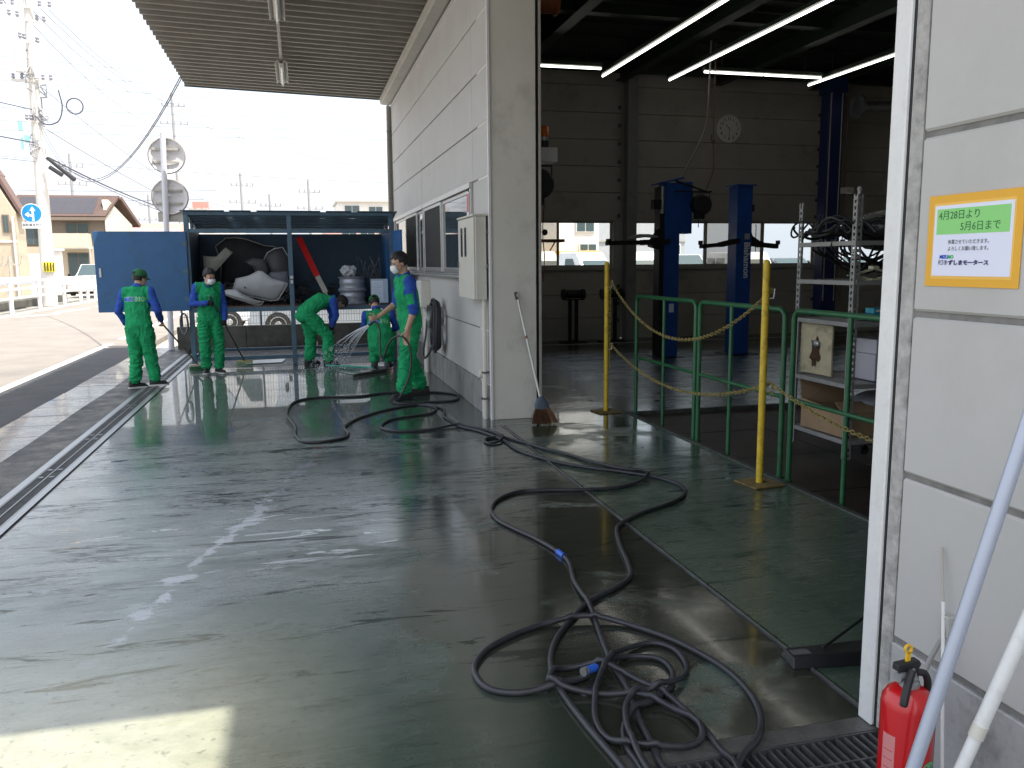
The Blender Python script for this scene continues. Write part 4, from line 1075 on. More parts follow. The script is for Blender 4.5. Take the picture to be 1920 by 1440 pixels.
M_pg=mat('bare_grey_panel',(.46,.48,.50),.5,var=.08,scale=6);M_pg2=mat('dull_beige_panel',(.34,.33,.30),.6,var=.1,scale=8);M_blk=mat('matt_black_panel',(.02,.021,.023),.7,var=.3,scale=6)
def zx(px_,py_,Y=14.95):
    return px_,py_
sheetpart('car_bonnet','pale grey creased car bonnet leaning in the left bay of the cabinet','car panel',
   [(-2.985,1.26),(-2.93,1.42),(-2.72,1.47),(-2.56,1.55),(-2.50,1.54),(-2.36,1.42),(-2.14,1.35),(-2.10,1.33),(-2.19,1.18),(-2.27,1.06),(-2.40,1.045),(-2.62,1.10),(-2.80,1.14)],14.72,0,.35,M_pg,.07)
sheetpart('car_fender','pale grey curved bumper piece below the bonnet in the cabinet','car panel',
   [(-3.16,1.20),(-3.08,1.245),(-2.94,1.25),(-2.80,1.14),(-2.62,1.06),(-2.50,1.04),(-2.54,.99),(-2.64,.985),(-2.80,1.05),(-3.0,1.12)],14.60,0,.2,M_pg,.07)
sheetpart('car_wing','cream Y shaped body panel above the masked worker','car panel',
   [(-3.44,1.60),(-3.44,1.81),(-3.36,1.79),(-3.24,1.79),(-3.08,1.94),(-2.98,1.87),(-3.14,1.70),(-3.26,1.57),(-3.38,1.50)],14.95,0,.1,M_pg2,.04)
sheetpart('car_door_skin','large black car panel with a pale rim standing at the back of the left bay','car panel',
   [(-3.30,1.98),(-3.12,2.12),(-2.95,2.13),(-2.78,2.10),(-2.48,1.99),(-2.30,1.97),(-2.29,1.90),(-2.33,1.62),(-2.50,1.52),(-2.9,1.35),(-3.25,1.3),(-3.22,1.7)],15.55,0,.02,M_blk,.10,edge=M_pg2)
sheetpart('quarter_panel','dark arched wheel arch liner next to the middle post','car panel',
   [(-2.50,1.72),(-2.42,1.86),(-2.30,1.93),(-2.16,1.95),(-2.05,1.75),(-2.02,1.40),(-2.08,1.15),(-2.25,1.05),(-2.33,1.3),(-2.44,1.5)],15.25,0,.06,mat('dark_grey_panel',(.05,.052,.058),.5),.10,edge=M_pg)
sheetpart('trim_piece','slate grey curved trim piece behind the bonnet','car panel',
   [(-2.44,1.42),(-2.38,1.52),(-2.10,1.53),(-2.10,1.40),(-2.06,1.22),(-2.12,1.18),(-2.26,1.30)],14.98,0,.1,mat('slate_panel',(.16,.17,.20),.5),.05)
sheetpart('splash_guard','dark triangular splash guard in the middle of the left bay','car panel',
   [(-2.80,1.70),(-2.66,1.76),(-2.48,1.74),(-2.42,1.5),(-2.6,1.45),(-2.66,1.62)],15.1,0,.1,mat('charcoal_panel',(.07,.07,.08),.55),.03)
# scrap heap below (uncountable)
rs=random.Random(31);b=MB()
for i in range(170):
    x=rs.uniform(-3.5,-.75);y=rs.uniform(14.75,15.7);z=.98+rs.random()**2*(.42 if x>-2 else .75)*(.5+.5*(y-14.7));l=rs.uniform(.08,.4);a=rs.uniform(0,6.28);e=rs.uniform(-.6,.6)
    d=Vector((math.cos(a)*math.cos(e),math.sin(a)*math.cos(e),math.sin(e)))*l/2;p=Vector((x,y,max(z,.98+abs(d.z))))
    if i%3==0:b.bar(p-d,p+d,rs.uniform(.02,.14),rs.uniform(.004,.03))
    else:b.tube([p-d,p+Vector((0,0,.02)),p+d],rs.uniform(.006,.02),6)
b.build('scrap_heap',mat('scrap_dark',(.035,.034,.034),.6,metal=.3,var=.8,scale=8),label='tangle of dark scrap metal lying along the shelf of the cabinet',category='scrap',kind='stuff')
rp=thing('red_bumper_strip','long red panel with a white end leaning in the right bay','car part',(-1.7,15.0,1.2))
b=MB();b.bar((-1.88,15.35,2.12),(-1.60,14.92,1.45),.10,.03,(0,-1,0));b.build('red_section',M_red,rp)
b=MB();b.bar((-1.597,14.915,1.445),(-1.47,14.75,1.17),.085,.026,(0,-1,0));b.build('white_tip',M_pg2,rp)
b=MB();b.bar((-1.47,14.748,1.168),(-1.45,14.73,1.10),.035,.026,(0,-1,0));b.build('end_tab',M_pg2,rp)
for i,(z,lb) in enumerate(((.975,'lower bare alloy wheel rim of the pair stacked in the right bay'),(1.205,'upper bare alloy wheel rim of the pair stacked in the right bay'))):
    t=thing('wheel_rim',lb,'wheel rim',(-1.02,14.72,z),group='stacked wheel rims')
    MB().lathe([(.235,0),(.245,.008),(.235,.03),(.215,.045),(.212,.10),(.222,.12),(.222,.15),(.212,.17),(.215,.195),(.235,.212),(.245,.224),(.235,.23),(.20,.21),(.19,.05),(.22,.0)],(-1.02,14.72,z),'z',36).build('barrel',M_steel if 0 else mat('silver_wheel_paint',(.36,.38,.44),.32,metal=.35,var=.08,scale=8),t,smooth=True)
    b=MB()
    for k in range(5):
        a=2*PI*k/5;b.bar((-1.02,14.72,z+.16),(-1.02+.2*math.cos(a),14.72+.2*math.sin(a),z+.16),.06,.03)
    b.cyl((-1.02,14.72,z+.14),(-1.02,14.72,z+.19),.06);b.build('spokes',M_steel,t)
pb=thing('plastic_bag','crumpled translucent plastic bag on top of the wheel rims','bag',(-1.08,14.72,1.43))
b=MB();b.ell((-1.08,14.7,1.535),(.14,.12,.095),28,18);Q=np.array(b.v);nn=vnoise(Q*22,3)*.030+vnoise(Q*48,5)*.016;ctr=np.array([-1.08,14.7,1.535]);D=(Q-ctr)/np.linalg.norm(Q-ctr,axis=1)[:,None];b.v=[tuple(p) for p in Q+D*nn[:,None]]
b.build('bag_film',mat('bag_plastic',(.62,.64,.66),.25,trans=.25,var=.1,scale=20),pb,smooth=False)
b=MB()
for i in range(26):
    x=rs.uniform(-.86,-.50);y=rs.uniform(14.85,15.4);h=rs.uniform(.25,.62)
    b.tube(spline([(x,y,1.2),(x+rs.uniform(-.05,.05),y,1.2+h*.5),(x+rs.uniform(-.16,.16),y+rs.uniform(-.05,.05),1.2+h)],3),.005,5)
b.build('wire_bundle',mat('wire_mixed',(.10,.10,.11),.4,metal=.5,var=.9,scale=25),label='bundle of thin metal wires sticking up behind the wheel rims',category='wires',kind='stuff')
pc=thing('paper_sheet','sheet of printed paper in a clear sleeve standing right of the wheel rims','paper',(-.62,14.33,1.0))
MB().cbox(-.74,-.45,14.30,14.306,.995,1.40,.001).build('sleeve',mat('clear_sleeve',(.42,.52,.62),.2),pc)
MB().box(-.72,-.53,14.296,14.299,1.02,1.37).build('sheet',mat('paper_bluish',(.60,.68,.78),.6),pc)
b=MB()
for i in range(9): b.box(-.70,-.55-.03*(i%3),14.2935,14.2955,1.06+i*.032,1.066+i*.032)
b.build('print_lines',mat('faint_print',(.40,.46,.54),.6),pc,kind='stuff')
# ------------------------------------------------- hand tools
def deck_brush(label,top,foot,ang,mh,mb_c):
    t=thing('deck_brush',label,'brush',foot)
    top=Vector(top);foot=Vector(foot);d=(top-foot).normalized();up=top+d*.06
    MB().tube([foot+Vector((0,0,.085)),up],.0125,10).build('handle',mh,t,smooth=True)
    Mx=Matrix.Translation(foot)@Matrix.Rotation(ang,4,'Z')
    MB().cbox(-.13,.13,-.035,.035,.055,.09,.006).xf(Mx).build('head_block',mb_c,t)
    b=MB()
    for i in range(13):
        for j in range(4):
            x=-.12+i*.02;y=-.026+j*.0173;b.bar((x,y,.056),(x*1.05,y*1.25,.0),.013,.010,(1,0,0))
    b.xf(Mx).build('bristles',mat('green_bristles',(.03,.19,.07),.7,var=.4,scale=40),t,kind='stuff');return t
M_wood=mat('weathered_wood',(.27,.20,.15),.7,var=.25,scale=20)
deck_brush('wooden handled scrubbing brush held by the man in the cap',(-3.80,12.32,.90),(-3.54,14.05,0),R_(15),M_wood,mat('pale_brush_block',(.55,.48,.36),.6))
deck_brush('dark handled brush with green bristles held by the masked worker',(-3.20,13.20,1.16),(-2.84,14.30,0),R_(5),M_dsteel,mat('yellowish_brush_block',(.42,.42,.16),.6))
sq=thing('floor_squeegee','teal handled floor squeegee lying on the wet floor','squeegee',(-1.0,12.9,0))
b=MB();b.tube([(-1.55,13.75,.03),(-.92,13.05,.05),(-.86,12.95,.06)],.014,8);b.build('handle',mat('teal_handle',(.02,.33,.24),.45),sq,smooth=True)
b=MB();b.tube([(-1.5,13.5,.03),(-1.08,12.75,.045)],.011,8);b.build('brace_rod',mat('dark_teal',(.02,.12,.10),.45),sq,smooth=True)
b=MB();b.bar((-1.20,12.30,.035),(-.66,12.85,.035),.03,.028);b.build('blade_holder',mat('blade_rubber',(.05,.055,.05),.45),sq)
b=MB();b.bar((-1.205,12.285,.014),(-.655,12.86,.012),.010,.022);b.build('rubber_blade',M_black,sq)
b=MB();b.bar((-.93,12.98,.05),(-.86,12.62,.07),.03,.012);b.build('socket',M_alu,sq)
# water jet
wj=MB();rs=random.Random(5);M_water=mat('spray_water',(.80,.84,.90),.12,trans=.15,spec=.8)
nz=Vector((-1.06,10.50,.905));T0=[]
for s in range(16):
    u_=rs.uniform(-.5,.5);tgt=Vector((-1.60+u_*.46,13.25-u_*1.2+rs.uniform(-.35,.45),0.0));v=(tgt-nz);k=rs.uniform(.0,.07);pts=[]
    for i in range(22):
        t=i/21;p=nz+v*t;p.z=nz.z*(1-t**1.22*.999)*(1)+.0;p+=Vector((rs.uniform(-1,1),rs.uniform(-1,1),rs.uniform(-1,1)))*.010*t;pts.append(p)
    cut=rs.randint(9,15)
    wj.tube(pts[:cut],[.0042*(1-.045*i)*(1+.35*math.sin(i*2.1+s)) for i in range(cut)],5)
    for i in range(cut,21):
        for q in range(3):
            p=pts[i]+(pts[i+1]-pts[i])*rs.random()+Vector((rs.gauss(0,.016),rs.gauss(0,.02),rs.gauss(0,.012)));p.z=max(p.z,.006)
            L=(pts[i+1]-pts[i]).normalized()*rs.uniform(.006,.028);wj.tube([p-L,p,p+L],[.001,rs.uniform(.0025,.0055),.001],5,caps=False)
for i in range(260):
    a=rs.uniform(0,6.28);r=abs(rs.gauss(0,.42));x=-1.62+r*.7*math.cos(a);y=13.3+r*1.1*math.sin(a);z=abs(rs.gauss(0,.035))+.004
    wj.ell((x,y,z),(rs.uniform(.002,.0045),)*2+(rs.uniform(.002,.007),),5,3)
wj.build('water_jet',M_water,label='fan of water spraying from the hose nozzle down onto the floor',category='water',kind='stuff')
# ------------------------------------------------- hoses on the floor
a=[[-0.957,2.182],[-0.964,2.363],[-0.993,2.619],[-1.007,2.87],[-0.986,3.072],[-0.912,3.265],[-0.791,3.445],[-0.622,3.639],[-0.443,3.765],[-0.307,3.886],[-0.238,4.073],[-0.172,4.354],[-0.094,4.611],[-0.019,4.74],[0.183,4.909],[0.47,5.072],[0.664,5.243],[0.747,5.465],[0.714,5.649],[0.628,5.812],[0.459,6.004],[0.274,6.183],[0.098,6.416],[-0.059,6.769],[-0.117,7.057],[-0.132,7.387],[-0.25,7.85],[-0.393,8.15],[-0.424,8.465],[-0.458,8.753],[-0.393,9.131],[-0.428,9.40],[-0.551,9.613],[-0.859,9.486],[-1.151,9.21],[-1.396,8.852],[-1.531,8.454],[-1.512,8.126],[-1.575,7.918],[-1.78,7.8],[-1.949,7.885],[-2.013,8.199],[-2.014,8.6],[-2.071,9.057],[-2.107,9.354],[-2.079,9.973],[-1.972,10.346],[-1.708,10.51],[-1.242,10.45],[-0.879,10.62],[-0.412,10.55],[-0.092,10.295],[-0.053,10.03],[-0.17,9.766],[-0.464,9.75],[-0.745,9.70],[-0.90,9.78]]
bb=[[-0.822,2.175],[-0.834,2.328],[-0.82,2.413],[-0.798,2.582],[-0.754,2.819],[-0.734,3.044],[-0.69,3.296],[-0.639,3.56],[-0.603,3.904],[-0.544,4.177],[-0.55,4.357],[-0.609,4.613],[-0.689,4.839],[-0.745,5.041],[-0.731,5.273],[-0.626,5.498],[-0.448,5.644],[-0.262,5.631],[0.033,5.566],[0.283,5.557],[0.504,5.665],[0.657,5.85],[0.67,5.967],[0.542,6.054],[0.391,6.33],[0.256,6.705],[0.129,6.953],[0.01,7.278],[-0.101,7.516],[-0.243,7.523],[-0.305,7.405],[-0.283,7.286],[-0.166,7.364],[-0.105,7.588],[-0.173,7.903],[-0.312,8.102],[-0.439,8.213],[-0.713,8.084],[-1.021,8.096],[-1.158,8.259],[-1.154,8.467],[-1.029,8.74],[-0.759,8.893],[-0.575,8.983],[-0.461,9.256],[-0.50,9.46],[-.62,9.58]]
c_=[[-0.866,2.951],[-0.965,2.913],[-1.044,2.898],[-1.181,2.9],[-1.275,2.961],[-1.3,3.079],[-1.272,3.191],[-1.175,3.314],[-0.991,3.427],[-0.817,3.465],[-0.657,3.447],[-0.528,3.348],[-0.398,3.146],[-0.317,2.889],[-0.313,2.681],[-0.361,2.51],[-0.45,2.383],[-0.544,2.311],[-0.606,2.245],[-0.66,2.168]]
d_=[[-0.866,2.951],[-0.715,3.039],[-0.618,3.054],[-0.535,3.01],[-0.526,2.907],[-0.573,2.806],[-0.633,2.75],[-0.725,2.69],[-0.807,2.647],[-0.874,2.557],[-0.905,2.45],[-0.906,2.347],[-0.915,2.171]]
e_=[[-0.641,2.104],[-0.61,2.267],[-0.605,2.355],[-0.598,2.482],[-0.607,2.609],[-0.64,2.735],[-0.71,2.88],[-0.794,2.99],[-0.898,3.028],[-0.981,3.012],[-1.024,2.966],[-1.039,2.915],[-1.007,2.87],[-0.888,2.811],[-0.772,2.754],[-0.684,2.679],[-0.629,2.583],[-0.614,2.486],[-0.646,2.422],[-0.725,2.401],[-0.828,2.415],[-0.917,2.46],[-0.955,2.534],[-0.946,2.653],[-0.897,2.788],[-0.832,2.914],[-0.725,3.041],[-0.605,3.136],[-0.493,3.15],[-0.435,3.067],[-0.451,2.926],[-0.519,2.828],[-0.625,2.766],[-0.698,2.751],[-0.761,2.734],[-0.821,2.667],[-0.873,2.527],[-0.9,2.342],[-0.895,2.13]]
def lay(paths,r):
    """raise a strand where it crosses what was laid before, so that nothing intersects"""
    done=[];out=[]
    for P in paths:
        S=np.array(spline([(x,y,0) for x,y in P],7));z=np.full(len(S),r)
        for i,p in enumerate(S):
            near=[q for q in done if abs(q[0]-p[0])<2.4*r and abs(q[1]-p[1])<2.4*r]
            prev=[(S[j,0],S[j,1],z[j]) for j in range(0,i-14)]
            near+=[q for q in prev if abs(q[0]-p[0])<2.2*r and abs(q[1]-p[1])<2.2*r]
            for q in near:
                d=math.hypot(q[0]-p[0],q[1]-p[1])
                if d<2*r: z[i]=max(z[i],q[2]+math.sqrt(max(0,4*r*r-d*d))*.96)
        z=np.minimum(z,4.2*r)
        for _ in range(3):
            zz=z.copy()
            for i in range(len(z)):
                lo=max(0,i-3);zz[i]=max(z[i],np.mean(z[lo:i+4]))
            z=zz
        S[:,2]=z;out.append([tuple(p) for p in S]);done+=[(p[0],p[1],p[2]) for p in S]
    return out
hs=thing('rubber_hose','long thick dark rubber hose looping over the wet bay floor','hose',(-.6,4,0))
R0=.0128
A,B,C_,D_,E_=lay([a,bb,c_,d_,e_],R0)
# strand held by the man: from the loop on the floor up to his hands
A=A[:-3]+spline([A[-4],(-.88,9.82,.03),(-.80,9.9,.06),(-.69,9.96,.26),(-.645,9.99,.45),(-.655,10.00,.66),(-.715,10.01,.765),(-.76,10.04,.785),(-.83,10.12,.76),(-.90,10.22,.65),(-.94,10.30,.50),(-.955,10.37,.47),(-.965,10.43,.52),(-.965,10.46,.68),(-.96,10.48,.82),(-.99,10.495,.915),(-1.03,10.50,.93),(-1.07,10.50,.91)],6)
ra=[R0]*len(A)
for k in range(100): ra[-1-k]=R0-.001*min(1,(100-k)/50)
for S,r in ((A,ra),(B,R0*.95),(C_,R0*1.02),(D_,R0*.9),(E_,R0*.9)): 
    b=MB();b.tube(S,r,10);b.build('hose_strand',M_hose,hs,smooth=True)
b=MB();b.tube([(-1.05,10.50,.918),(-1.085,10.50,.90),(-1.10,10.50,.893)],[.014,.014,.010],10);b.build('nozzle',M_black,hs,smooth=True)
M_coup=mat('blue_coupling',(.03,.13,.62),.35)
i=min(range(len(B)),key=lambda k:math.hypot(B[k][0]+.55,B[k][1]-4.31));b=MB();b.tube(B[i-1:i+3],.0165,12);cp=b.build('coupling',M_coup,hs,smooth=True)
for k in (i-1,i+2): MB().tube([B[k],tuple(Vector(B[k])*.85+Vector(B[k+1])*.15)],.018,12).build('clamp_ring',M_coup,cp,smooth=True)
q=Vector(D_[0]);u=(Vector(D_[3])-q).normalized();b=MB();b.tube([q-u*.01,q+u*.045],.0165,12);cp=b.build('coupling',M_coup,hs,smooth=True)
for t in (-.02,-.035): MB().tube([q+u*t,q+u*(t+.006)],.018,12).build('clamp_ring',M_steel,cp,smooth=True)
# ------------------------------------------------- broom by the column
br=thing('broom','bamboo broom with white handle leaning on the column, brown bristles down','broom',(.45,8.2,0))
MB().tube([(.27,8.40,1.33),(.45,8.13,.24)],.0125,10).build('handle',mat('white_plastic_tube',(.70,.70,.66),.45,var=.05),br,smooth=True)
MB().tube([(.262,8.41,1.345),(.275,8.39,1.27)],.018,10).build('handle_cap',M_black,br,smooth=True)
MB().tube([(.34,8.295,.90),(.345,8.288,.87)],.0145,10).build('grip_ring',mat('brown_ring',(.25,.12,.08),.6),br)
d=Vector((.45,8.13,.24));b=MB()
rs=random.Random(9)
prof=[(-.03,.022),(.0,.05),(.05,.075),(.10,.082)]
ring=[]
for (h,w) in prof:
    for k in range(16):
        a_=2*PI*k/16;ring.append((.45+w*math.cos(a_)+h*.05,8.12-h*.25+.022*math.sin(a_),.255-h))
b.add(ring,[(i*16+k,i*16+(k+1)%16,(i+1)*16+(k+1)%16,(i+1)*16+k) for i in range(3) for k in range(16)]);b.build('binding_cap',mat('blue_grey_binding',(.09,.12,.16),.7,var=.2,scale=30,bump=.5,bscale=200),br,smooth=True)
b=MB()
for i in range(420):
    u=rs.uniform(-1,1);v=rs.uniform(-1,1);p0=Vector((.455+u*.075,8.095+v*.018,.165));p1=Vector((.47+u*.135+rs.gauss(0,.008),8.06+v*.04,.002+rs.random()*.014+.01*abs(u)))
    b.tube([p0,(p0+p1)/2+Vector((u*.012,0,0)),p1],[.0022,.002,.0012],3,caps=False)
b.build('bristles',mat('brown_bristles',(.16,.075,.04),.8,var=.4,scale=60),br,kind='stuff')
# ------------------------------------------------- black floor squeegee head in the doorway
sb=thing('black_ramp_wedge','black rubber wedge with a thin rod lying against the door rail','wedge',(.15,2.9,0))
b=MB();b.add([(-.04,2.80,.0),(.50,2.72,.0),(.50,2.90,.0),(-.02,2.93,.0),(-.03,2.82,.045),(.50,2.745,.055),(.50,2.87,.05),(-.01,2.91,.04)],[(0,1,2,3),(4,5,6,7),(0,1,5,4),(1,2,6,5),(2,3,7,6),(3,0,4,7)]);b.build('wedge_body',mat('black_rubber_block',(.014,.014,.016),.45,var=.3,scale=30,bump=.2,bscale=120),sb,bevel=.006)
b=MB();b.add([(-.015,2.835,.0445),(.06,2.825,.0455),(.062,2.865,.0455),(-.012,2.875,.0445),(-.015,2.835,.048),(.06,2.825,.049),(.062,2.865,.049),(-.012,2.875,.048)],[(0,1,2,3),(4,5,6,7),(0,1,5,4),(1,2,6,5),(2,3,7,6),(3,0,4,7)]);b.build('pad_plate',mat('grey_pad',(.10,.10,.10),.5),sb)
MB().tube([(.12,2.84,.055),(.50,3.02,.10)],.006,8).build('rod',M_black,sb)
# ------------------------------------------------- fire extinguisher
fe=thing('fire_extinguisher','red fire extinguisher with yellow pin and green round label at the right edge','fire extinguisher',(-.262,1.9,0))
cx,cy_=-.262,1.90
MB().lathe([(0,.004),(.066,.004),(.0735,.012),(.0735,.375),(.070,.395),(.058,.415),(.040,.428),(.022,.433)],(cx,cy_,0),'z',40).build('cylinder',mat('extinguisher_red',(.56,.004,.008),.30,coat=.6),fe,smooth=True)
MB().lathe([(.028,.43),(.028,.447),(.024,.449),(.024,.462),(.017,.465),(.014,.49),(0,.49)],(cx,cy_,0),'z',20).build('valve',M_steel,fe,smooth=True)
MB().cyl((cx-.05,cy_-.01,.468),(cx+.01,cy_,.468),.014,n=14).build('gauge',M_steel,fe,smooth=True)
b=MB();b.prism([(cx-.052,.485),(cx-.05,.505),(cx+.02,.512),(cx+.028,.50),(cx+.02,.485),(cx-.01,.48)],cy_-.013,cy_+.013,'y');b.build('lever',M_black,fe,bevel=.003)
b=MB();b.tube(spline([(cx-.01,cy_-.02,.49),(cx-.03,cy_-.03,.455),(cx-.045,cy_-.038,.415),(cx-.05,cy_-.04,.395)],5),[.012]*15+[.009],8);b.build('carry_handle',M_black,fe,smooth=True)
b=MB();b.tube(spline([(cx+.02,cy_,.47),(cx+.045,cy_-.005,.465),(cx+.058,cy_-.005,.44),(cx+.066,cy_,.40),(cx+.085,cy_,.35),(cx+.088,cy_,.22),(cx+.086,cy_,.10)],6),.0105,10);b.build('hose',M_black,fe,smooth=True)
b=MB();b.lathe([(.009,-.004),(.013,-.004),(.013,.004),(.009,.004),(.009,-.004)],(cx-.01,cy_,.545),'y',18);b.cbox(cx-.018,cx-.002,cy_-.004,cy_+.004,.505,.537,.002)
b.build('safety_pin',mat('yellow_plastic',(.85,.50,.02),.4),fe)
def curved(name,m,a0,a1,z0,z1,r,par):
    b=MB();n=12;vs=[(cx+r*math.cos(a0+(a1-a0)*k/n),cy_+r*math.sin(a0+(a1-a0)*k/n),z) for z in (z0,z1) for k in range(n+1)];b.add(vs,[(k,k+1,n+2+k,n+1+k) for k in range(n)]);return b.build(name,m,par)
curved('label_panel',mat('label_pinkwhite',(.62,.24,.24),.5),R_(176),R_(208),.06,.30,.0742,fe)
b=MB();ctr=Vector((0,0,0));n=28;vs=[];a_c=R_(-72)
for k in range(n):
    t=2*PI*k/n;aa=a_c+math.cos(t)*.028/.0742;vs.append((cx+.0745*math.cos(aa),cy_+.0745*math.sin(aa),.205+.026*math.sin(t)))
b.add(vs,[tuple(range(n))]);b.build('green_sticker',mat('green_sticker',(.12,.50,.22),.4),fe)
for i,(s_,dx) in enumerate((('キ',-.3),('ケ',.0),('ン',.3))) if 0 else []: pass
b=MB()
for (u0,v0,u1,v1) in ((-.018,.004,-.006,.006),(-.012,.012,-.012,-.010),(0,.008,.002,-.006),(.006,.006,.018,.003),(.012,.010,.010,-.010)):
    f=lambda u,v:(cx+.0752*math.cos(a_c+u/.0742),cy_+.0752*math.sin(a_c+u/.0742),.205+v);b.tube([f(u0,v0),f(u1,v1)],.0009,4)
b.build('sticker_marks',M_inkg,fe)
b=MB()
for i in range(7): 
    z=.09+i*.027;aa0,aa1=R_(180),R_(203);f=lambda a_:(cx+.0747*math.cos(a_),cy_+.0747*math.sin(a_),z);b.tube([f(aa0+(aa1-aa0)*k/5) for k in range(6)],.0012,4)
b.build('label_print',M_red,fe)
# ------------------------------------------------- poles and stick at the right edge
p=thing('leaning_pole','bluish white tubular pole leaning in the right corner, thicker of the two','pole',(-.44,1.75,0),group=None)
P0=Vector((-.38,1.73,.3));P1=Vector((-.16,1.68,1.2));dd=P1-P0
MB().tube([P0-dd*.333,P0+dd*1.35],.0185,18).build('tube',mat('bluish_pole_paint',(.46,.50,.60),.35,metal=.3),p,smooth=True)
p=thing('leaning_pole','white pole with dark worn spots leaning right of the bluish one','pole',(-.3,1.65,0))
P0=Vector((-.30,1.65,.34));P1=Vector((-.20,1.59,.74));dd=P1-P0
MB().tube([P0-dd*.85,P0+dd*.30],.0165,16).build('lower_tube',M_white,p,smooth=True)
MB().tube([P0+dd*.30,P0+dd*2.0],.0185,16).build('upper_tube',M_white,p,smooth=True)
MB().tube([P0+dd*.22,P0+dd*.31],.0195,16).build('sleeve_joint',M_cream,p,smooth=True)
p=thing('thin_stick','thin white rod standing upright against the near wall','rod',(-.02,2.03,0))
MB().tube([(-.012,2.085,.76),(-.03,2.045,.60)],.0035,8).build('tip',M_gutter,p);MB().tube([(-.03,2.045,.60),(-.10,1.92,.02)],.0055,8).build('shaft',M_white,p)
p=thing('floor_cable','grey cable rising from the floor to a small wall outlet','cable',(-.03,2.03,.3))
b=MB();b.tube(spline([(-.02,2.035,.50),(-.03,2.06,.44),(-.05,2.08,.34),(-.10,2.02,.22),(-.13,1.95,.10),(-.12,1.88,.02),(-.05,1.82,.015)],6),.008,8);b.build('cord',mat('grey_cord',(.35,.35,.34),.6),p,smooth=True)
MB().cbox(-.035,-.001,2.015,2.05,.49,.56,.004).build('outlet',mat('grey_outlet',(.42,.42,.40),.5),p)
# small things hanging on the cabinet
rc=thing('rope_coil','grey rope coil hanging from the left leg of the cabinet','rope',(-3.72,14.3,.75))
b=MB()
for k in range(7):
    ph=k*.5;b.tube([(-3.74+.055*math.cos(a_)+.01*math.sin(ph),14.32+.015*k-.05,.72+.17*math.sin(a_)+.01*math.cos(ph)) for a_ in [2*PI*j/20 for j in range(20)]],.009,6,closed=True)
b.build('rope_loops',mat('grey_rope',(.22,.24,.26),.8),rc,smooth=True)
dc=thing('dust_pan','flat metal tray lying on the wet floor before the cabinet','tray',(-2.5,14.6,0))
b=MB();b.add([(-2.85,14.45,.012),(-2.25,14.55,.012),(-2.2,14.9,.03),(-2.8,14.8,.03),(-2.85,14.45,.018),(-2.25,14.55,.018),(-2.2,14.9,.036),(-2.8,14.8,.036)],[(0,1,2,3),(4,5,6,7),(0,1,5,4),(1,2,6,5),(2,3,7,6),(3,0,4,7)]);b.build('plate',M_steel,dc)
for z in (1.12,1.56,2.0):
    b=MB();b.cyl((-3.625,Y0-.075,z-.05),(-3.625,Y0-.075,z+.05),.012,n=10);b.box(-3.70,-3.635,Y0-.09,Y0-.086,z-.035,z+.035);b.build('hinge',M_frame,cb_)
b=MB();b.box(-4.93,-4.90,Y0-.10,Y0-.086,1.48,1.62);b.build('door_handle',M_steel,dl)
# ================================================================== railings round the pit
def rail(y0,y1,mids,label):
    t=thing('green_railing',label,'railing',(1.6,(y0+y1)/2,0),group='green pipe railings round the pit')
    H,r,c=1.285,.021,.07
    pts=[(1.6,y0,0.0),(1.6,y0,H-c)]+[(1.6,y0+c-c*math.cos(a),H-c+c*math.sin(a)) for a in [PI/2*k/5 for k in range(1,6)]]+[(1.6,y1-c+c*math.sin(a),H-c+c*math.cos(a)) for a in [PI/2*k/5 for k in range(0,6)]]+[(1.6,y1,0.0)]
    MB().tube(pts,r,12).build('frame',M_grnrail,t,smooth=True)
    MB().tube([(1.6,y0+.02,.625),(1.6,y1-.02,.625)],.017,10).build('mid_rail',M_grnrail,t,smooth=True)
    for y in mids: MB().tube([(1.6,y,-.02),(1.6,y,H-.01)],.0175,10).build('baluster',M_grnrail,t,smooth=True)
    for y in (y0,y1): MB().cyl((1.6,y,-.03),(1.6,y,.012),.03,n=12).build('base_collar',M_grnrail,t)
rail(6.98,8.37,(7.67,),'farthest green pipe railing, beside the far yellow post')
rail(5.53,6.90,(6.33,),'middle green pipe railing with a chain in front of it')
rail(3.80,5.41,(4.76,),'nearest green pipe railing, cut by the white door post')
def ypost(x,y,label):
    t=thing('yellow_post',label,'post',(x,y,0),group='yellow chain posts')
    MB().lathe([(0,.012),(.026,.012),(.026,1.62),(.022,1.645),(.012,1.655),(0,1.657)],(x,y,0),'z',18).build('tube',M_yelpost,t,smooth=True)
    b=MB();b.cbox(-.13,.13,-.13,.13,0.002,.014,.002);b.xf(Matrix.Translation((x,y,0))@Matrix.Rotation(R_(8),4,'Z')).build('base_plate',mat('rusty_yellow_plate',(.20,.14,.05),.6,var=.5,scale=20),t)
    b=MB();b.tube([(x+.026,y,.02),(x+.06,y,.014)],.006,6);b.build('weld',M_dsteel,t)
    for z in (1.40,.72): MB().tube([(x+.02,y-.01,z-.02),(x+.055,y-.015,z-.02),(x+.062,y-.015,z+.05)],.005,6).build('hook',M_white,t,smooth=True)
    return t
ypost(1.33,8.57,'far yellow post at the end of the chain, near the broom')
ypost(1.345,5.39,'near yellow post in front of the middle railing, standing on a square plate')
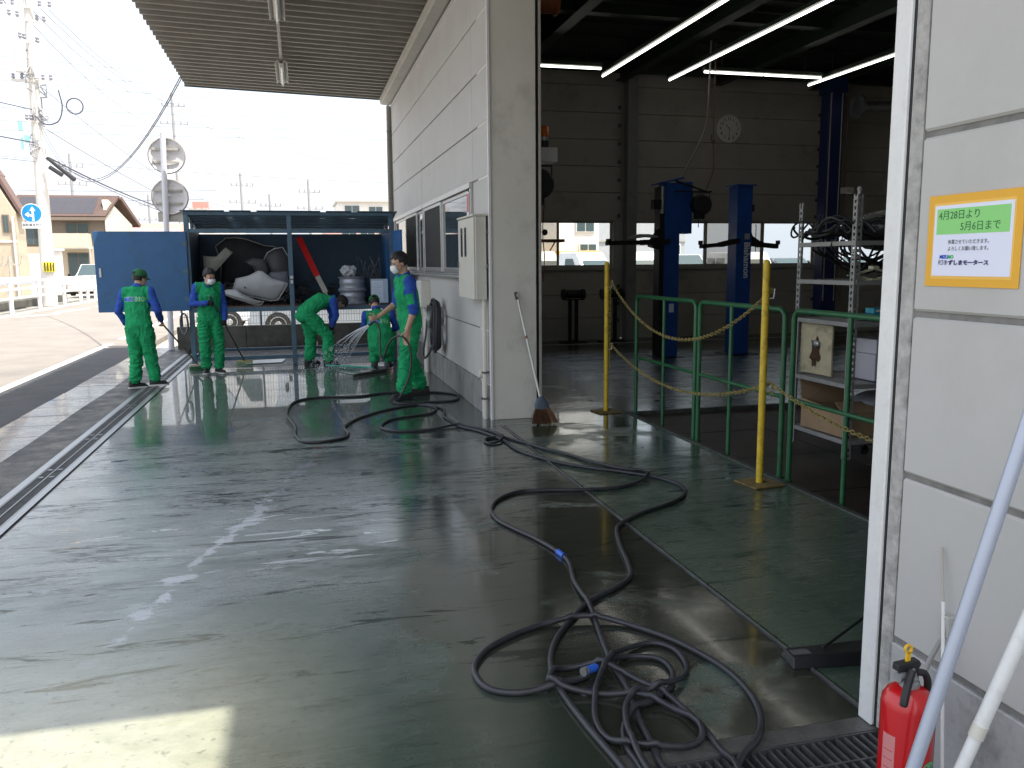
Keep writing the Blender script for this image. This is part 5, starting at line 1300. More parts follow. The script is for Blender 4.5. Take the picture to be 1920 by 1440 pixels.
def chainrun(p0,p1,sag,label,drop=0):
    p0=Vector(p0);p1=Vector(p1);b=MB();N=400;pts=[]
    for i in range(N+1):
        t=i/N;p=p0.lerp(p1,t);p.z-=sag*4*t*(1-t);pts.append(p)
    if drop:
        for i in range(1,80):pts.append(p1+Vector((.01,0,-drop*i/79)))
    L=[0]
    for i in range(1,len(pts)):L.append(L[-1]+(pts[i]-pts[i-1]).length)
    s=0;k=0;step=.034;j=0
    while s<L[-1]-step:
        while L[j+1]<s:j+=1
        p=pts[j];d=(pts[min(j+1,len(pts)-1)]-pts[max(j-1,0)]).normalized();sd=d.cross(Vector((0,0,1)));
        if sd.length<.05:sd=Vector((1,0,0))
        sd.normalize();u=sd if k%2 else d.cross(sd).normalized()
        ring=[p+d*(.0225*math.cos(a))+u*(.0135*math.sin(a)) for a in [2*PI*q/8 for q in range(8)]]
        b.tube(ring,.0042,4,closed=True);s+=step;k+=1
    o=b.build('chain',M_chain);o['label']=label;o['category']='chain';return o
chainrun((1.37,8.55,1.44),(1.40,5.37,1.46),.50,'upper sagging chain between the two yellow posts')
chainrun((1.37,8.55,.76),(1.40,5.37,.76),.27,'lower sagging chain between the two yellow posts',drop=.13)
chainrun((1.40,5.37,.76),(1.45,2.6,.74),.20,'chain running from the near yellow post to the right behind the door post')
chainrun((1.365,8.56,1.42),(1.36,8.56,.45),.0,'loose end of chain hanging straight down beside the far yellow post')
# ================================================================== two post lifts
def arm(pts,w,h,name,par,m):
    for i in range(len(pts)-1): MB().bar(pts[i],pts[i+1],w*(1-.18*i),h*(1-.2*i)).build(name,m,par)
M_grime=mat('grimy_black_steel',(.022,.022,.022),.5,metal=.4,var=.5,scale=9)
l1=thing('lift_post','left blue lift post carrying a cable reel and a long swing arm','vehicle lift',(4.27,13.4,0))
MB().cbox(4.14,4.42,13.25,13.52,0.012,2.96,.006).build('column',M_lift,l1)
MB().box(4.06,4.139,13.27,13.5,.02,2.9).build('carriage_rail',M_grime,l1)
MB().cbox(4.02,4.5,13.1,13.66,0,.012,.003).build('floor_plate',M_grime,l1)
b=MB();b.add([(4.02,13.2,2.93),(4.46,13.2,3.03),(4.46,13.56,3.03),(4.02,13.56,2.93),(4.02,13.2,2.96),(4.46,13.2,3.06),(4.46,13.56,3.06),(4.02,13.56,2.96)],[(0,1,2,3),(4,5,6,7),(0,1,5,4),(1,2,6,5),(2,3,7,6),(3,0,4,7)]);b.build('cap_plate',M_lift,l1)
MB().cbox(4.425,4.66,13.28,13.5,2.12,2.985,.005).build('side_box',M_lift,l1)
MB().cbox(3.92,4.06,13.2,13.34,2.52,2.68,.005).build('motor_box',M_grime,l1)
b=MB();b.add([(4.06,13.2,2.2),(4.06,13.4,2.2),(4.06,13.4,1.86),(4.06,13.2,1.86),(3.9,13.2,1.98),(3.9,13.4,1.98),(3.9,13.4,1.9),(3.9,13.2,1.9)],[(0,1,2,3),(4,5,6,7),(0,1,5,4),(1,2,6,5),(2,3,7,6),(3,0,4,7)]);b.build('carriage',M_grime,l1)
arm([(4.2,13.25,1.98),(3.72,13.22,1.97),(3.08,13.2,1.96)],.16,.09,'swing_arm',l1,M_grime)
b=MB();b.tube(spline([(3.45,13.2,2.03),(3.6,13.15,2.07),(3.8,13.18,2.08),(4.0,13.2,2.06)],4),[.02,.03,.035,.03,.03,.035,.03,.028,.03,.03,.025,.02,.015][:13],6);b.build('rag',mat('grey_rag',(.3,.3,.3),.9),l1)
MB().cyl((3.12,13.2,1.99),(3.12,13.2,2.03),.05).build('arm_pad',M_black,l1)
MB().cyl((4.09,13.24,2.45),(4.09,13.24,2.9),.03).build('ram_cylinder',M_steel,l1)
MB().cbox(4.245,4.335,13.243,13.248,.78,.93,.001).build('white_tag',M_paper,l1)
b=MB();b.bar((4.3,13.22,3.0),(4.92,13.2,2.80),.03,.03);b.bar((4.3,13.22,2.82),(4.98,13.2,2.82),.02,.025);b.build('reel_bracket',M_grime,l1)
def reel(c,label,par=None):
    t=thing('cable_reel',label,'cable reel',c,group='black hanging cable reels')
    b=MB();b.lathe([(0,-.09),(.15,-.09),(.17,-.07),(.175,0),(.17,.07),(.15,.09),(0,.09)],c,'y',24);b.build('drum_cover',M_black,t,smooth=True)
    MB().cbox(c[0]-.11,c[0]+.06,c[1]-.06,c[1]+.06,c[2]-.24,c[2]-.08,.02).build('cable_guide',M_black,t)
    b=MB();b.tube([(c[0]-.16,c[1],c[2]+.0),(c[0]-.16,c[1],c[2]+.21),(c[0]+.16,c[1],c[2]+.21),(c[0]+.16,c[1],c[2])],.012,6);b.build('bracket',M_black,t);return t
reel((4.78,13.2,2.60),'black cable reel hanging from the bracket of the left lift post')
MB().tube([(4.74,13.2,2.36),(4.74,13.2,2.22)],.008,6).build('reel_cable_end',M_black,label='short cable end with a brass tip hanging below the reel',category='cable')
l2=thing('lift_post','right blue lift post with a vertical white maker name on it','vehicle lift',(5.64,13.4,0))
MB().cbox(5.50,5.79,13.25,13.56,0.012,2.93,.006).build('column',M_lift,l2)
MB().cbox(5.46,5.83,13.2,13.6,2.93,2.955,.004).build('cap_plate',M_lift,l2)
MB().cbox(5.38,5.92,13.1,13.7,0,.012,.003).build('floor_plate',M_grime,l2)
arm([(5.55,13.3,2.0),(5.2,13.27,1.93),(4.82,13.25,1.90)],.13,.085,'swing_arm',l2,M_grime)
arm([(5.78,13.4,2.0),(6.05,13.4,1.93),(6.38,13.4,1.90)],.16,.10,'swing_arm',l2,M_grime)
b=MB();b.prism([(5.79,2.22),(5.84,2.08),(5.99,1.99),(5.99,1.9),(5.79,1.9)],13.3,13.5,'y');b.build('carriage',M_grime,l2)
for x in (4.84,6.34): MB().cyl((x,13.3,1.93),(x,13.3,2.0),.04).build('arm_pad',M_grime,l2)
MB().cbox(5.80,5.86,13.3,13.4,2.5,2.62,.004).build('limit_switch',M_black,l2)
MB().tube([(5.90,13.3,1.80),(5.90,13.3,2.24),(5.89,13.3,2.28)],.008,6).build('release_lever',M_black,l2)
Mx=Matrix.Translation((5.66,13.245,1.70))@Euler((PI/2,PI/2,0)).to_matrix().to_4x4()
Mx=Matrix(((0,1,0,5.70),(0,0,-1,13.245),(-1,0,0,1.66),(0,0,0,1)))
text_mesh('Bishamon',.16,mat('pale_decal',(.75,.78,.8),.5),Mx,l2,'lettering',bold=.005)
MB().cbox(5.65,5.75,13.24,13.246,2.02,2.12,.001).build('emblem',mat('pale_decal2',(.38,.42,.46),.5),l2)
# hanging air lines
def cable(pts,r,m,label,name='hanging_cable'):
    MB().tube(spline(pts,8),r,6).build(name,m,label=label,category='cable',smooth=True)
cable([(4.95,13.3,5.3),(4.93,13.3,4.6),(4.88,13.3,3.9),(4.62,13.3,3.35),(4.42,13.3,3.02)],.016,mat('grey_cable',(.26,.25,.24),.5),'grey cable dropping from the ceiling to the left lift post')
cable([(5.04,13.3,5.3),(5.03,13.3,4.3),(5.03,13.3,3.6),(5.02,13.25,3.2),(4.86,13.2,2.83)],.010,mat('brown_cable',(.16,.08,.06),.6),'thin brown air line hanging beside the grey cable')
MB().tube([(5.0,13.3,3.78),(5.0,13.3,3.68),(5.04,13.3,3.62),(5.06,13.3,3.7)],.010,6).build('cable_hook',M_black,label='small dark hook on the brown air line',category='hook')
# large blue post at the right and ceiling duct
l3=thing('tall_lift_post','tall dark blue steel post reaching the ceiling behind the shelf rack','steel post',(8.85,15.5,0))
MB().cbox(8.66,9.02,15.35,15.62,0,5.3,.006).build('column',mat('dark_blue_paint',(.012,.03,.12),.45,var=.2,scale=4),l3)
MB().cbox(8.62,9.06,15.3,15.66,5.0,5.3,.006).build('head_box',mat('dark_blue_paint',(.01,.02,.1)),l3)
for x in (8.70,8.96): MB().tube([(x,15.33,.8),(x,15.33,5.0)],.013,8).build('pipe',M_gutter,l3)
MB().tube([(9.1,15.33,.8),(9.1,15.33,5.2)],.012,8).build('pipe',mat('brown_cable',(.16,.08,.06)),l3)
MB().cbox(8.98,9.16,15.1,15.3,3.0,3.12,.004).build('bracket_shelf',M_cream,l3)
du=thing('exhaust_duct','shiny exhaust duct with a round flange near the ceiling at the right','duct',(9.05,15,4.68))
MB().tube([(9.10,15,4.68),(13.0,15,4.82)],.11,18).build('duct_pipe',M_steel,du,smooth=True)
MB().lathe([(.10,-.03),(.24,-.03),(.24,.03),(.10,.03)],(9.08,15,4.68),'x',24).build('flange',M_steel,du)
# ================================================================== slotted steel rack with shelves
rk=thing('shelf_rack','grey slotted steel rack loaded with cables, jack and boxes behind the railing','shelf',(3.0,6.25,0))
M_slot=mat('slotted_grey_steel',(.36,.36,.35),.5,metal=.3,var=.12,scale=10)
def slotted(x,y,h,sx,sy):
    b=MB()
    for (ax,d) in (('x',sx),('y',sy)):
        w=.050;t=.0028;hw=.007
        def B(u0,u1,z0,z1):
            if ax=='x':b.box(min(x,x+d*u0) if 0 else min(x+d*u0,x+d*u1),max(x+d*u0,x+d*u1),y-t/2,y+t/2,z0,z1)
            else:b.box(x-t/2,x+t/2,min(y+d*u0,y+d*u1),max(y+d*u0,y+d*u1),z0,z1)
        B(0,.015,0.0,h);B(.037,.052,0.0,h);z=0.0;B(.015,.037,0,.02)
        z=.02
        while z<h-.05:
            B(.015,.037,z+.026,z+.052);z+=.052
    return b.build('slotted_upright',M_slot,rk)
XS=(2.42,3.62);YS=(5.86,6.66)
for x in XS:
    for y in YS: slotted(x,y,2.17 if y==YS[0] else 2.15,1 if x==XS[0] else -1,1 if y==YS[0] else -1)
zs=(1.80,1.48,1.14,.63,.16)
for z in zs:
    for y in YS: MB().cbox(XS[0]+.02,XS[1]-.02,y-.004 if y==YS[0] else y-.012,y+.012 if y==YS[0] else y+.004,z-.035,z+.002,.002).build('shelf_beam',M_slot,rk)
    for x in XS: MB().cbox(x-.004,x+.010,YS[0]+.004,YS[1]-.004,z-.035,z+.002,.002).build('shelf_beam',M_slot,rk)
    MB().box(XS[0]+.01,XS[1]-.01,YS[0]+.01,YS[1]-.01,z-.014,z-.006).build('shelf_board',M_slot,rk)
MB().lathe([(0,2.17),(.014,2.17),(.016,2.19),(.022,2.205),(.014,2.225),(.0,2.232)],(2.44,5.87,0),'z',12).build('top_knob',M_slot,rk)
rs=random.Random(77)
b=MB()
for i in range(46):
    x=rs.uniform(2.46,3.5);y=rs.uniform(5.95,6.6);L=rs.uniform(.15,.4);pts=[]
    a0=rs.uniform(0,6.28)
    for k in range(7):pts.append((x+L*math.sin(a0+k*.55)*.9,y+.2*math.cos(a0+k*.7)*.8,1.815+.02+abs(math.sin(k*.7+a0))*rs.uniform(.02,.20)))
    pts=[(min(max(p[0],2.36),3.6),min(max(p[1],5.84),6.68),p[2]) for p in pts];b.tube(spline(pts,3),rs.uniform(.008,.016),6)
b.build('tangled_hoses',M_black,label='heap of black hoses and cables on the top shelf of the rack',category='cables',kind='stuff',smooth=True)
b=MB()
for i in range(13):
    y=rs.uniform(5.9,6.6);x0=rs.uniform(2.44,2.6);x1=x0+rs.uniform(.25,.95);zd=rs.uniform(1.52,1.66);b.tube(spline([(x0-.02,y,1.82),(x0,y,1.72),((x0+x1)/2,y,zd),(x1,y,1.73),(x1+.02,y,1.82)],5),rs.uniform(.007,.012),6)
b.build('drooping_cables',M_black,label='loops of black cable drooping below the top shelf',category='cables',kind='stuff',smooth=True)
b=MB();b.ell((3.05,6.2,1.9),(.42,.28,.17),26,14);Q=np.array(b.v);b.v=[tuple(p) for p in Q+np.stack([vnoise(Q*9,k)*.035 for k in (1,2,3)],1)]
b.build('dark_sheeting',mat('dark_film',(.03,.03,.032),.22,bump=.6,bscale=25),label='crumpled dark plastic sheet heaped on the top shelf',category='sheet',smooth=True)
# pantograph jack
jk=thing('scissor_jack','cream coloured scissor jack lying on the second shelf','jack',(2.62,5.95,1.48))
M_jack=mat('jack_cream',(.60,.58,.42),.45,var=.08,scale=12)
L_=(2.45,5.92,1.525);R__=(2.84,5.92,1.535)
for (p,q) in ((L_,(2.64,5.92,1.575)),(L_,(2.62,5.92,1.492)),(R__,(2.66,5.92,1.575)),(R__,(2.68,5.92,1.492))): MB().bar(p,q,.035,.016,(0,0,1)).build('arm',M_jack,jk,bevel=.002)
MB().cbox(2.60,2.69,5.885,5.955,1.482,1.50,.002).build('base_foot',M_jack,jk);MB().cbox(2.615,2.675,5.89,5.95,1.57,1.60,.003).build('saddle',M_jack,jk)
MB().tube([(2.40,5.92,1.525),(2.88,5.92,1.536)],.006,8).build('screw',M_steel,jk)
for p in (L_,R__): MB().cyl((p[0],5.895,p[2]),(p[0],5.945,p[2]),.016,n=14).build('pivot',M_steel,jk)
tj=thing('trolley_jack','dark greasy hydraulic jack lying on the second shelf to the right','jack',(3.1,6.1,1.48))
MB().cbox(2.92,3.35,5.98,6.25,1.482,1.60,.02).build('jack_body',M_grime,tj);MB().tube([(2.95,6.0,1.6),(3.3,6.0,1.66)],.03,10).build('ram',M_grime,tj);MB().cyl((3.0,5.96,1.54),(3.0,6.28,1.54),.05).build('wheel',M_black,tj)
# blue packages + screwdriver
for i,(x,y,z,w,d,h,m,lb) in enumerate(((2.68,5.95,1.147,.26,.12,.055,(.02,.28,.55),'bright blue small box on the third shelf, lower of the pair'),(2.73,6.0,1.203,.24,.11,.045,(.05,.33,.42),'teal blue small box lying on the bright blue one'))):
    t=thing('parts_box',lb,'box',(x,y,z));MB().cbox(x,x+w,y,y+d,z,z+h,.003).build('carton',mat('box_blue%d'%i if 0 else ('box_blue' if i==0 else 'box_teal'),m,.5,var=.3,scale=30),t)
    MB().box(x+.02,x+.10,y-.0012,y-.0002,z+.012,z+h-.012).build('printed_panel',M_white,t)
sd_=thing('screwdriver','long screwdriver with a red handle on the third shelf','screwdriver',(2.6,5.9,1.145))
MB().tube([(2.50,5.90,1.155),(2.70,5.90,1.148)],.005,8).build('shaft',M_steel,sd_);MB().tube([(2.70,5.90,1.15),(2.72,5.90,1.15),(2.80,5.90,1.15)],[.012,.018,.016],10).build('grip',M_red,sd_,smooth=True)
# cream damaged panel, white boxes
pn2=thing('damaged_panel','cream upright panel with a torn rusty hole on the fourth shelf','panel',(2.5,6.05,.65))
b=MB();b.cbox(2.455,2.475,6.02,6.60,.66,1.08,.003);b.xf(Matrix.Identity(4));
b=MB();b.add([(2.46,6.62,.655),(2.475,6.62,.655),(2.545,6.26,.645),(2.53,6.26,.645),(2.46,6.62,1.10),(2.475,6.62,1.10),(2.545,6.26,1.085),(2.53,6.26,1.085)],[(0,1,2,3),(4,5,6,7),(0,1,5,4),(1,2,6,5),(2,3,7,6),(3,0,4,7)])
b.build('panel_sheet',mat('cream_stained',(.50,.45,.30),.6,var=.12,scale=10,stain=(.12,.08,.05),stainscale=7,stainamt=.8),pn2)
b=MB();n=18;rs=random.Random(3);ctr=(2.49,6.44,.85);vs=[]
for k in range(n):
    a_=2*PI*k/n;q=1+rs.uniform(-.4,.4);u=.045*q*math.cos(a_)*(1.2);v=.13*q*math.sin(a_)
    yy=ctr[1]-u;xx=2.46+(6.62-yy)/.36*.07-.0035;vs.append((xx,yy,ctr[2]+v))
b.add(vs,[tuple(range(n))]);b.build('torn_hole',mat('rust_hole',(.07,.035,.02),.9,var=.7,scale=60),pn2)
b=MB();b.ell((2.485,6.43,.92),(.02,.05,.035),10,8);b.build('crumpled_metal',M_steel,pn2)
for (z0,z1,x0,lb) in ((.635,.86,2.73,'white carton on the fourth shelf, lower of two'),(.862,.985,2.735,'shallow white carton lying on the lower carton')):
    t=thing('white_carton',lb,'box',(2.9,6.1,z0),group='white cartons on the rack');MB().cbox(x0,3.15,5.95,6.35,z0,z1,.005).build('carton',mat('white_card',(.52,.52,.58),.7),t);MB().box(x0,3.15,5.9485,5.9495,z1-.035,z1-.032).build('lid_line',M_gutter,t)
bx=thing('cardboard_box','open brown cardboard box with a bent flap on the lowest shelf','box',(2.7,6.2,.16))
for nm,pts in (('side',[(2.47,5.98,.165),(2.95,5.98,.165),(2.95,5.98,.37),(2.47,5.98,.37)]),('side',[(2.45,6.55,.165),(2.93,6.55,.165),(2.93,6.55,.37),(2.45,6.55,.37)]),('side',[(2.47,5.98,.165),(2.45,6.55,.165),(2.45,6.55,.42),(2.47,5.98,.37)]),('side',[(2.95,5.98,.165),(2.93,6.55,.165),(2.93,6.55,.37),(2.95,5.98,.37)]),('flap',[(2.45,6.55,.37),(2.93,6.55,.37),(2.90,6.60,.60),(2.47,6.62,.58)]),('flap',[(2.47,5.98,.37),(2.95,5.98,.37),(2.94,6.16,.43),(2.50,6.14,.44)])):
    b=MB();b.quad(*pts);o=b.build(nm,M_card,bx);s2=o.modifiers.new('s','SOLIDIFY');s2.thickness=.005
b=MB();b.ell((3.15,6.15,.24),(.17,.2,.07),18,10);Q=np.array(b.v);b.v=[tuple(p) for p in Q+np.stack([vnoise(Q*16,k)*.02 for k in (1,2,3)],1)];b.build('blue_tarp',mat('blue_tarp',(.01,.10,.48),.35,var=.2,scale=15),label='crumpled bright blue tarp on the lowest shelf',category='tarp',smooth=True)
b=MB();b.ell((3.12,6.2,.42),(.36,.24,.09),22,12);Q=np.array(b.v);b.v=[tuple(p) for p in Q+np.stack([vnoise(Q*11,k)*.025 for k in (4,5,6)],1)];b.build('grey_sheeting',mat('grey_film',(.20,.22,.25),.35,bump=.5,bscale=30),label='folded grey plastic sheeting bulging over the lowest shelf',category='sheet',smooth=True)
cs=thing('dolly','small wheeled dolly under the rack with pale purple foam on it','dolly',(2.9,6.1,0))
MB().cbox(2.65,3.45,5.95,6.45,.09,.11,.003).build('deck',M_grime,cs)
MB().cbox(2.85,3.35,5.9,6.3,.112,.145,.008).build('foam_block',mat('lilac_foam',(.42,.36,.50),.8),cs)
for x in (2.70,3.40):
    w=MB();w.cyl((x,5.98,.04),(x,6.01,.04),.04,n=18);w.build('caster_wheel',M_tyre,cs,smooth=True);MB().bar((x,6.0,.05),(x,6.0,.09),.03,.04).build('caster_fork',M_dsteel,cs)
# ================================================================== bench grinders, far left objects
for (x,y,lb) in ((3.55,16.35,'dark bench grinder on a twin leg stand at the far left of the rear wall'),(4.36,16.25,'dark bench grinder with a bright wheel guard, right of the first one')):
    t=thing('bench_grinder',lb,'grinder',(x,y,0),group='bench grinders by the rear wall')
    for dx in (-.07,.07): MB().bar((x+dx,y,0),(x+dx,y,.88),.06,.06,(0,1,0)).build('stand_leg',M_grime,t)
    MB().cbox(x-.2,x+.2,y-.1,y+.12,.88,.90,.003).build('stand_top',M_grime,t);MB().cyl((x-.14,y,1.0),(x+.14,y,1.0),.085,n=18).build('motor',M_grime,t,smooth=True)
    for dx in (-.21,.21): MB().cyl((x+dx-.03,y,1.0),(x+dx+.03,y,1.0),.105,n=20).build('wheel_guard',M_grime if x<4 or dx>0 else M_dsteel,t,smooth=True)
    MB().cbox(x-.25,x+.25,y-.2,y+.2,0,.02,.004).build('base_plate',M_grime,t)
ws=thing('wall_shelf','small brown shelf crossing the left rear window','shelf',(3.0,16.6,2.05));MB().cbox(2.2,3.40,16.45,16.84,2.06,2.12,.004).build('board',mat('brown_shelf',(.16,.10,.05),.6),ws);MB().bar((3.2,16.5,2.06),(3.2,16.83,1.9),.02,.02).build('strut',M_grime,ws)
be=thing('amber_beacon','orange rotating beacon on a white box just inside the door','beacon',(.80,9.5,2.9))
MB().cbox(.56,1.04,9.42,9.70,2.80,2.96,.006).build('housing_box',M_white,be)
MB().lathe([(0,.0),(.055,0),(.055,.08)],(.90,9.5,2.96),'z',18).build('beacon_base',M_black,be,smooth=True);MB().lathe([(.05,.08),(.05,.12),(.056,.12)],(.90,9.5,2.96),'z',18).build('chrome_ring',M_steel,be,smooth=True)
MB().lathe([(.056,.12),(.056,.22),(.04,.245),(0,.25)],(.90,9.5,2.96),'z',18).build('dome',M_amber,be,smooth=True)
be2=thing('orange_motor','orange hoist motor at the top edge inside the doorway','motor',(.9,9.5,4.5))
MB().cyl((.60,9.5,4.56),(1.02,9.5,4.56),.12,n=20).build('motor_drum',mat('rusty_orange',(.30,.08,.03),.5,var=.2),be2,smooth=True);MB().cyl((1.02,9.5,4.56),(1.06,9.5,4.56),.14,n=20).build('end_flange',mat('rusty_orange',(.3,.08,.03)),be2)
reel((.83,9.5,2.55),'black cable reel hanging below the white box just inside the door')
cable([(.90,9.5,2.35),(.88,9.5,2.0),(.90,9.5,1.7),(.88,9.5,1.42)],.006,mat('red_cord',(.30,.05,.03),.6),'thin red cord hanging from the reel by the door')
MB().ell((.905,9.5,2.0),(.036,.036,.036),14,10).build('cord_ball',M_black,label='black ball stop on the red cord',category='ball',smooth=True)
MB().cyl((.88,9.5,1.42),(.88,9.5,1.36),.012,n=8).build('cord_connector',M_steel,label='small metal connector at the end of the red cord',category='connector')
# grating strip in the workshop floor
gd=thing('floor_grating','thin drain grating running across the workshop floor in front of the lifts','drain',(5,13.4,0))
MB().box(.7,12,13.30,13.42,.001,.003).build('grating_bed',M_black2,gd)
b=MB();x=.7
while x<10: b.box(x,x+.02,13.31,13.41,.003,.006);x+=.045
b.build('grating_bars',M_dsteel,gd,kind='stuff')
# ================================================================== left side street
sp=thing('mirror_post','white sign post with two round mirrors seen from behind and a small grey plate','traffic mirror',(-4.4,17.6,0))
MB().tube([(-4.42,17.6,0),(-4.32,17.6,4.165)],.055,14).build('post',mat('white_post_paint',(.62,.63,.68),.5),sp,smooth=True)
for z,x in ((3.755,-4.28),(2.975,-4.27)):
    b=MB();b.lathe([(0,17.715),(.10,17.71),(.26,17.685),(.315,17.655),(.33,17.64),(.33,17.665),(.315,17.68),(.26,17.705),(0,17.735)],(x,0,z),'y',40);o=b.build('mirror_back',M_mirrorback,sp,smooth=True)
    for dz in (-.12,.12): MB().cbox(x-.26,x+.22,17.645,17.68,z+dz-.02,z+dz+.02,.003).build('bracket_bar',M_gutter,o)
    MB().lathe([(.325,17.63),(.345,17.64),(.345,17.67),(.325,17.68),(.325,17.63)],(x,0,z),'y',40).build('rim',mat('mirror_rim',(.30,.28,.26),.6),o,smooth=True)
MB().cbox(-4.51,-4.06,17.66,17.67,2.50,2.69,.002).build('name_plate_back',M_gutter,sp)
up=thing('utility_pole','concrete utility pole with cross arms, transformer gear and a yellow striped band','utility pole',(-12.75,41.5,0))
MB().tube([(-12.78,41.5,-.1),(-12.70,41.5,6),(-12.62,41.5,13.4)],[.31,.25,.16],18).build('pole_shaft',M_pole,up,smooth=True)
b=MB();b.lathe([(.345,1.42),(.345,1.86)],(-12.73,41.47,0),'z',10,a0=R_(-110),a1=R_(-25));b.build('striped_band',mat('yellow_band',(.75,.62,.02),.5),up)
for k in range(4):
    a_=R_(-100+k*20);MB().bar((-12.70+.34*math.cos(a_),41.42+.34*math.sin(a_),1.45),(-12.70+.34*math.cos(a_),41.42+.34*math.sin(a_),1.83),.05,.01,(math.cos(a_),math.sin(a_),0)).build('black_stripe',M_black,up)
for (z,l,rz) in ((12.62,1.9,0),(12.1,1.4,.6),(11.2,.9,1.0),(9.6,1.5,0),(7.9,.7,.3)):
    c,s=math.cos(rz)*l/2,math.sin(rz)*l/2;MB().bar((-12.64-c*1.1,41.3-s,z),(-12.64+c*.9,41.3+s,z),.09,.09).build('cross_arm',M_pole if z<10 else M_mirrorback,up)
    for k in (-1,-.55,.55,.95): MB().lathe([(0,0),(.05,.0),(.09,.08),(.05,.12),(.08,.2),(.0,.26)],(-12.64+c*k,41.3+s*k,z+.05),'z',8).build('insulator',mat('insulator_dark',(.30,.30,.34),.5),up)
MB().cyl((-13.0,41.1,9.9),(-13.0,41.1,10.9),.22,n=14).build('transformer_can',M_mirrorback,up)
rs=random.Random(6);b=MB()
for i in range(26):
    z=rs.uniform(6.4,10.8);a_=rs.uniform(0,6.28);r=rs.uniform(.25,.55);p=(-12.66+r*math.cos(a_),41.4+r*math.sin(a_),z);b.tube([(-12.66,41.4,z-.1),p,(p[0],p[1],p[2]+rs.uniform(-.5,.5)),(-12.66,41.4,z+.4)],.035,5)
b.build('cable_clutter',mat('cable_clutter_grey',(.36,.36,.38),.6,var=.6,scale=3),up,kind='stuff')
MB().tube([(-12.3,41.1,6.35),(-11.2,40.8,5.4)],[.07,.10],8).build('splice_closure',M_black,up);MB().tube([(-12.2,41.0,5.95),(-11.7,40.9,5.6)],.09,8).build('splice_closure',M_black,up)
b=MB()
for z in (7.5,): b.box(-13.35,-13.2,41.2,41.3,7.5,7.9);b.box(-13.15,-12.95,41.2,41.3,7.0,7.3);b.box(-13.3,-13.22,41.2,41.3,6.7,7.2)
b.build('teal_fittings',mat('teal_fittings',(.25,.50,.52),.6),up)
# blue direction sign with plate
ds=thing('direction_sign','round blue sign with two white arrows, straight on and left, above a white plate','road sign',(-13.0,41.0,3.0))
MB().lathe([(0,40.97),(.42,40.97),(.42,40.99),(0,40.99)],(-13.06,0,3.97),'y',36).build('disc_rim',M_white,ds)
MB().disc((-13.06,40.96,3.97),.385,'y',36).build('blue_disc',M_signblue,ds)
def arrow(pts):b=MB();b.prism(pts,40.945,40.955,'y');return b
X,Z=-13.02,3.93
arrow([(X-.035,Z-.30),(X+.05,Z-.30),(X+.05,Z+.14),(X+.12,Z+.14),(X,Z+.33),(X-.12,Z+.14),(X-.035,Z+.14)]).build('up_arrow',M_white,ds)
arrow([(X-.036,Z-.12),(X-.036,Z-.03),(X-.16,Z+.03),(X-.16,Z+.10),(X-.32,Z-.02),(X-.16,Z-.14),(X-.16,Z-.07)]).build('left_arrow',M_white,ds)
MB().cbox(-13.47,-12.65,40.95,40.97,3.32,3.60,.003).build('plate',M_white,ds)
text_mesh('自転車を除く',.145,M_ink,Matrix.Translation((-13.06,40.945,3.46))@Euler((PI/2,0,0)).to_matrix().to_4x4(),ds,'lettering',bold=.004,sx=.92)
# guard rails
gr=thing('guard_rail','white pipe guard rail along the far side of the street, left of the utility pole','guard rail',(-12.6,37,0))
gx=lambda y:-12.55-(y-35)*.012
def gpost(y,par,h=1.05): MB().tube([(gx(y),y,-.1),(gx(y),y,h)],.085,10).build('post',M_white,par,smooth=True)
for y in (31.5,35.5,39.3): gpost(y,gr,1.15)
for z in (.45,.80,1.1): MB().tube([(gx(28),28,z),(gx(40.6),40.6,z)],.05,8).build('rail',M_white,gr,smooth=True)
MB().cbox(-13.1,-12.9,30,40.5,.95,1.25,.01).build('beam',mat('galv_beam',(.42,.44,.52),.5),gr)
gr2=thing('guard_rail','white guard rail right of the utility pole, receding towards the parked car','guard rail',(-12.8,46,0))
for y in (43.4,46.6,48.2,50): gpost(y,gr2,1.1)
for z in (.5,.85,1.12): MB().tube([(gx(42.2),42.2,z),(gx(51),51,z)],.06,8).build('rail',M_white,gr2,smooth=True)
MB().cbox(-13.0,-12.9,42.5,50,.85,1.05,.01).build('beam',M_white,gr2)
cv=thing('culvert_wall','grey concrete culvert edge with dark gaps behind the guard rail','wall',(-13.6,36,0));k=0
for y in (28,30.2,32.4,34.6,36.8,39.0,41.4,43.6,45.8): MB().cbox(-14.1,-13.6,y,y+2.0,-.12,.22,.02).build('concrete_block',M_conc,cv)
bw=thing('garden_wall','long white low boundary wall before the tan houses','wall',(-14.6,44,0))
for (x0,x1) in ((-19,-16.9),(-16.88,-14.95)): MB().cbox(x0,x1,50.0,50.3,0,2.35,.02).build('wall_section',M_pale,bw)
MB().cbox(-15.0,-14.3,49.9,50.4,0,2.5,.02).build('gate_pillar',M_pale,bw);MB().cbox(-15.1,-14.2,49.8,50.5,2.5,2.62,.02).build('pillar_cap',M_white,bw)
rs=random.Random(3)
for i,x in enumerate((-18.0,-16.4,-15.6)): 
    t=thing('ornament_post',('leftmost','second','third')[i]+' garden lamp post with curly arms behind the guard rail','post',(x,46,0),group='curly ornament posts');MB().cyl((x,46,0),(x,46,2.2),.06).build('shaft',M_gutter,t)
    for s_ in (-1,1): MB().tube(spline([(x,46,2.1),(x+s_*.2,46,1.75),(x+s_*.45,46,1.8),(x+s_*.55,46,2.2)],5),.025,6).build('curl',M_gutter,t)
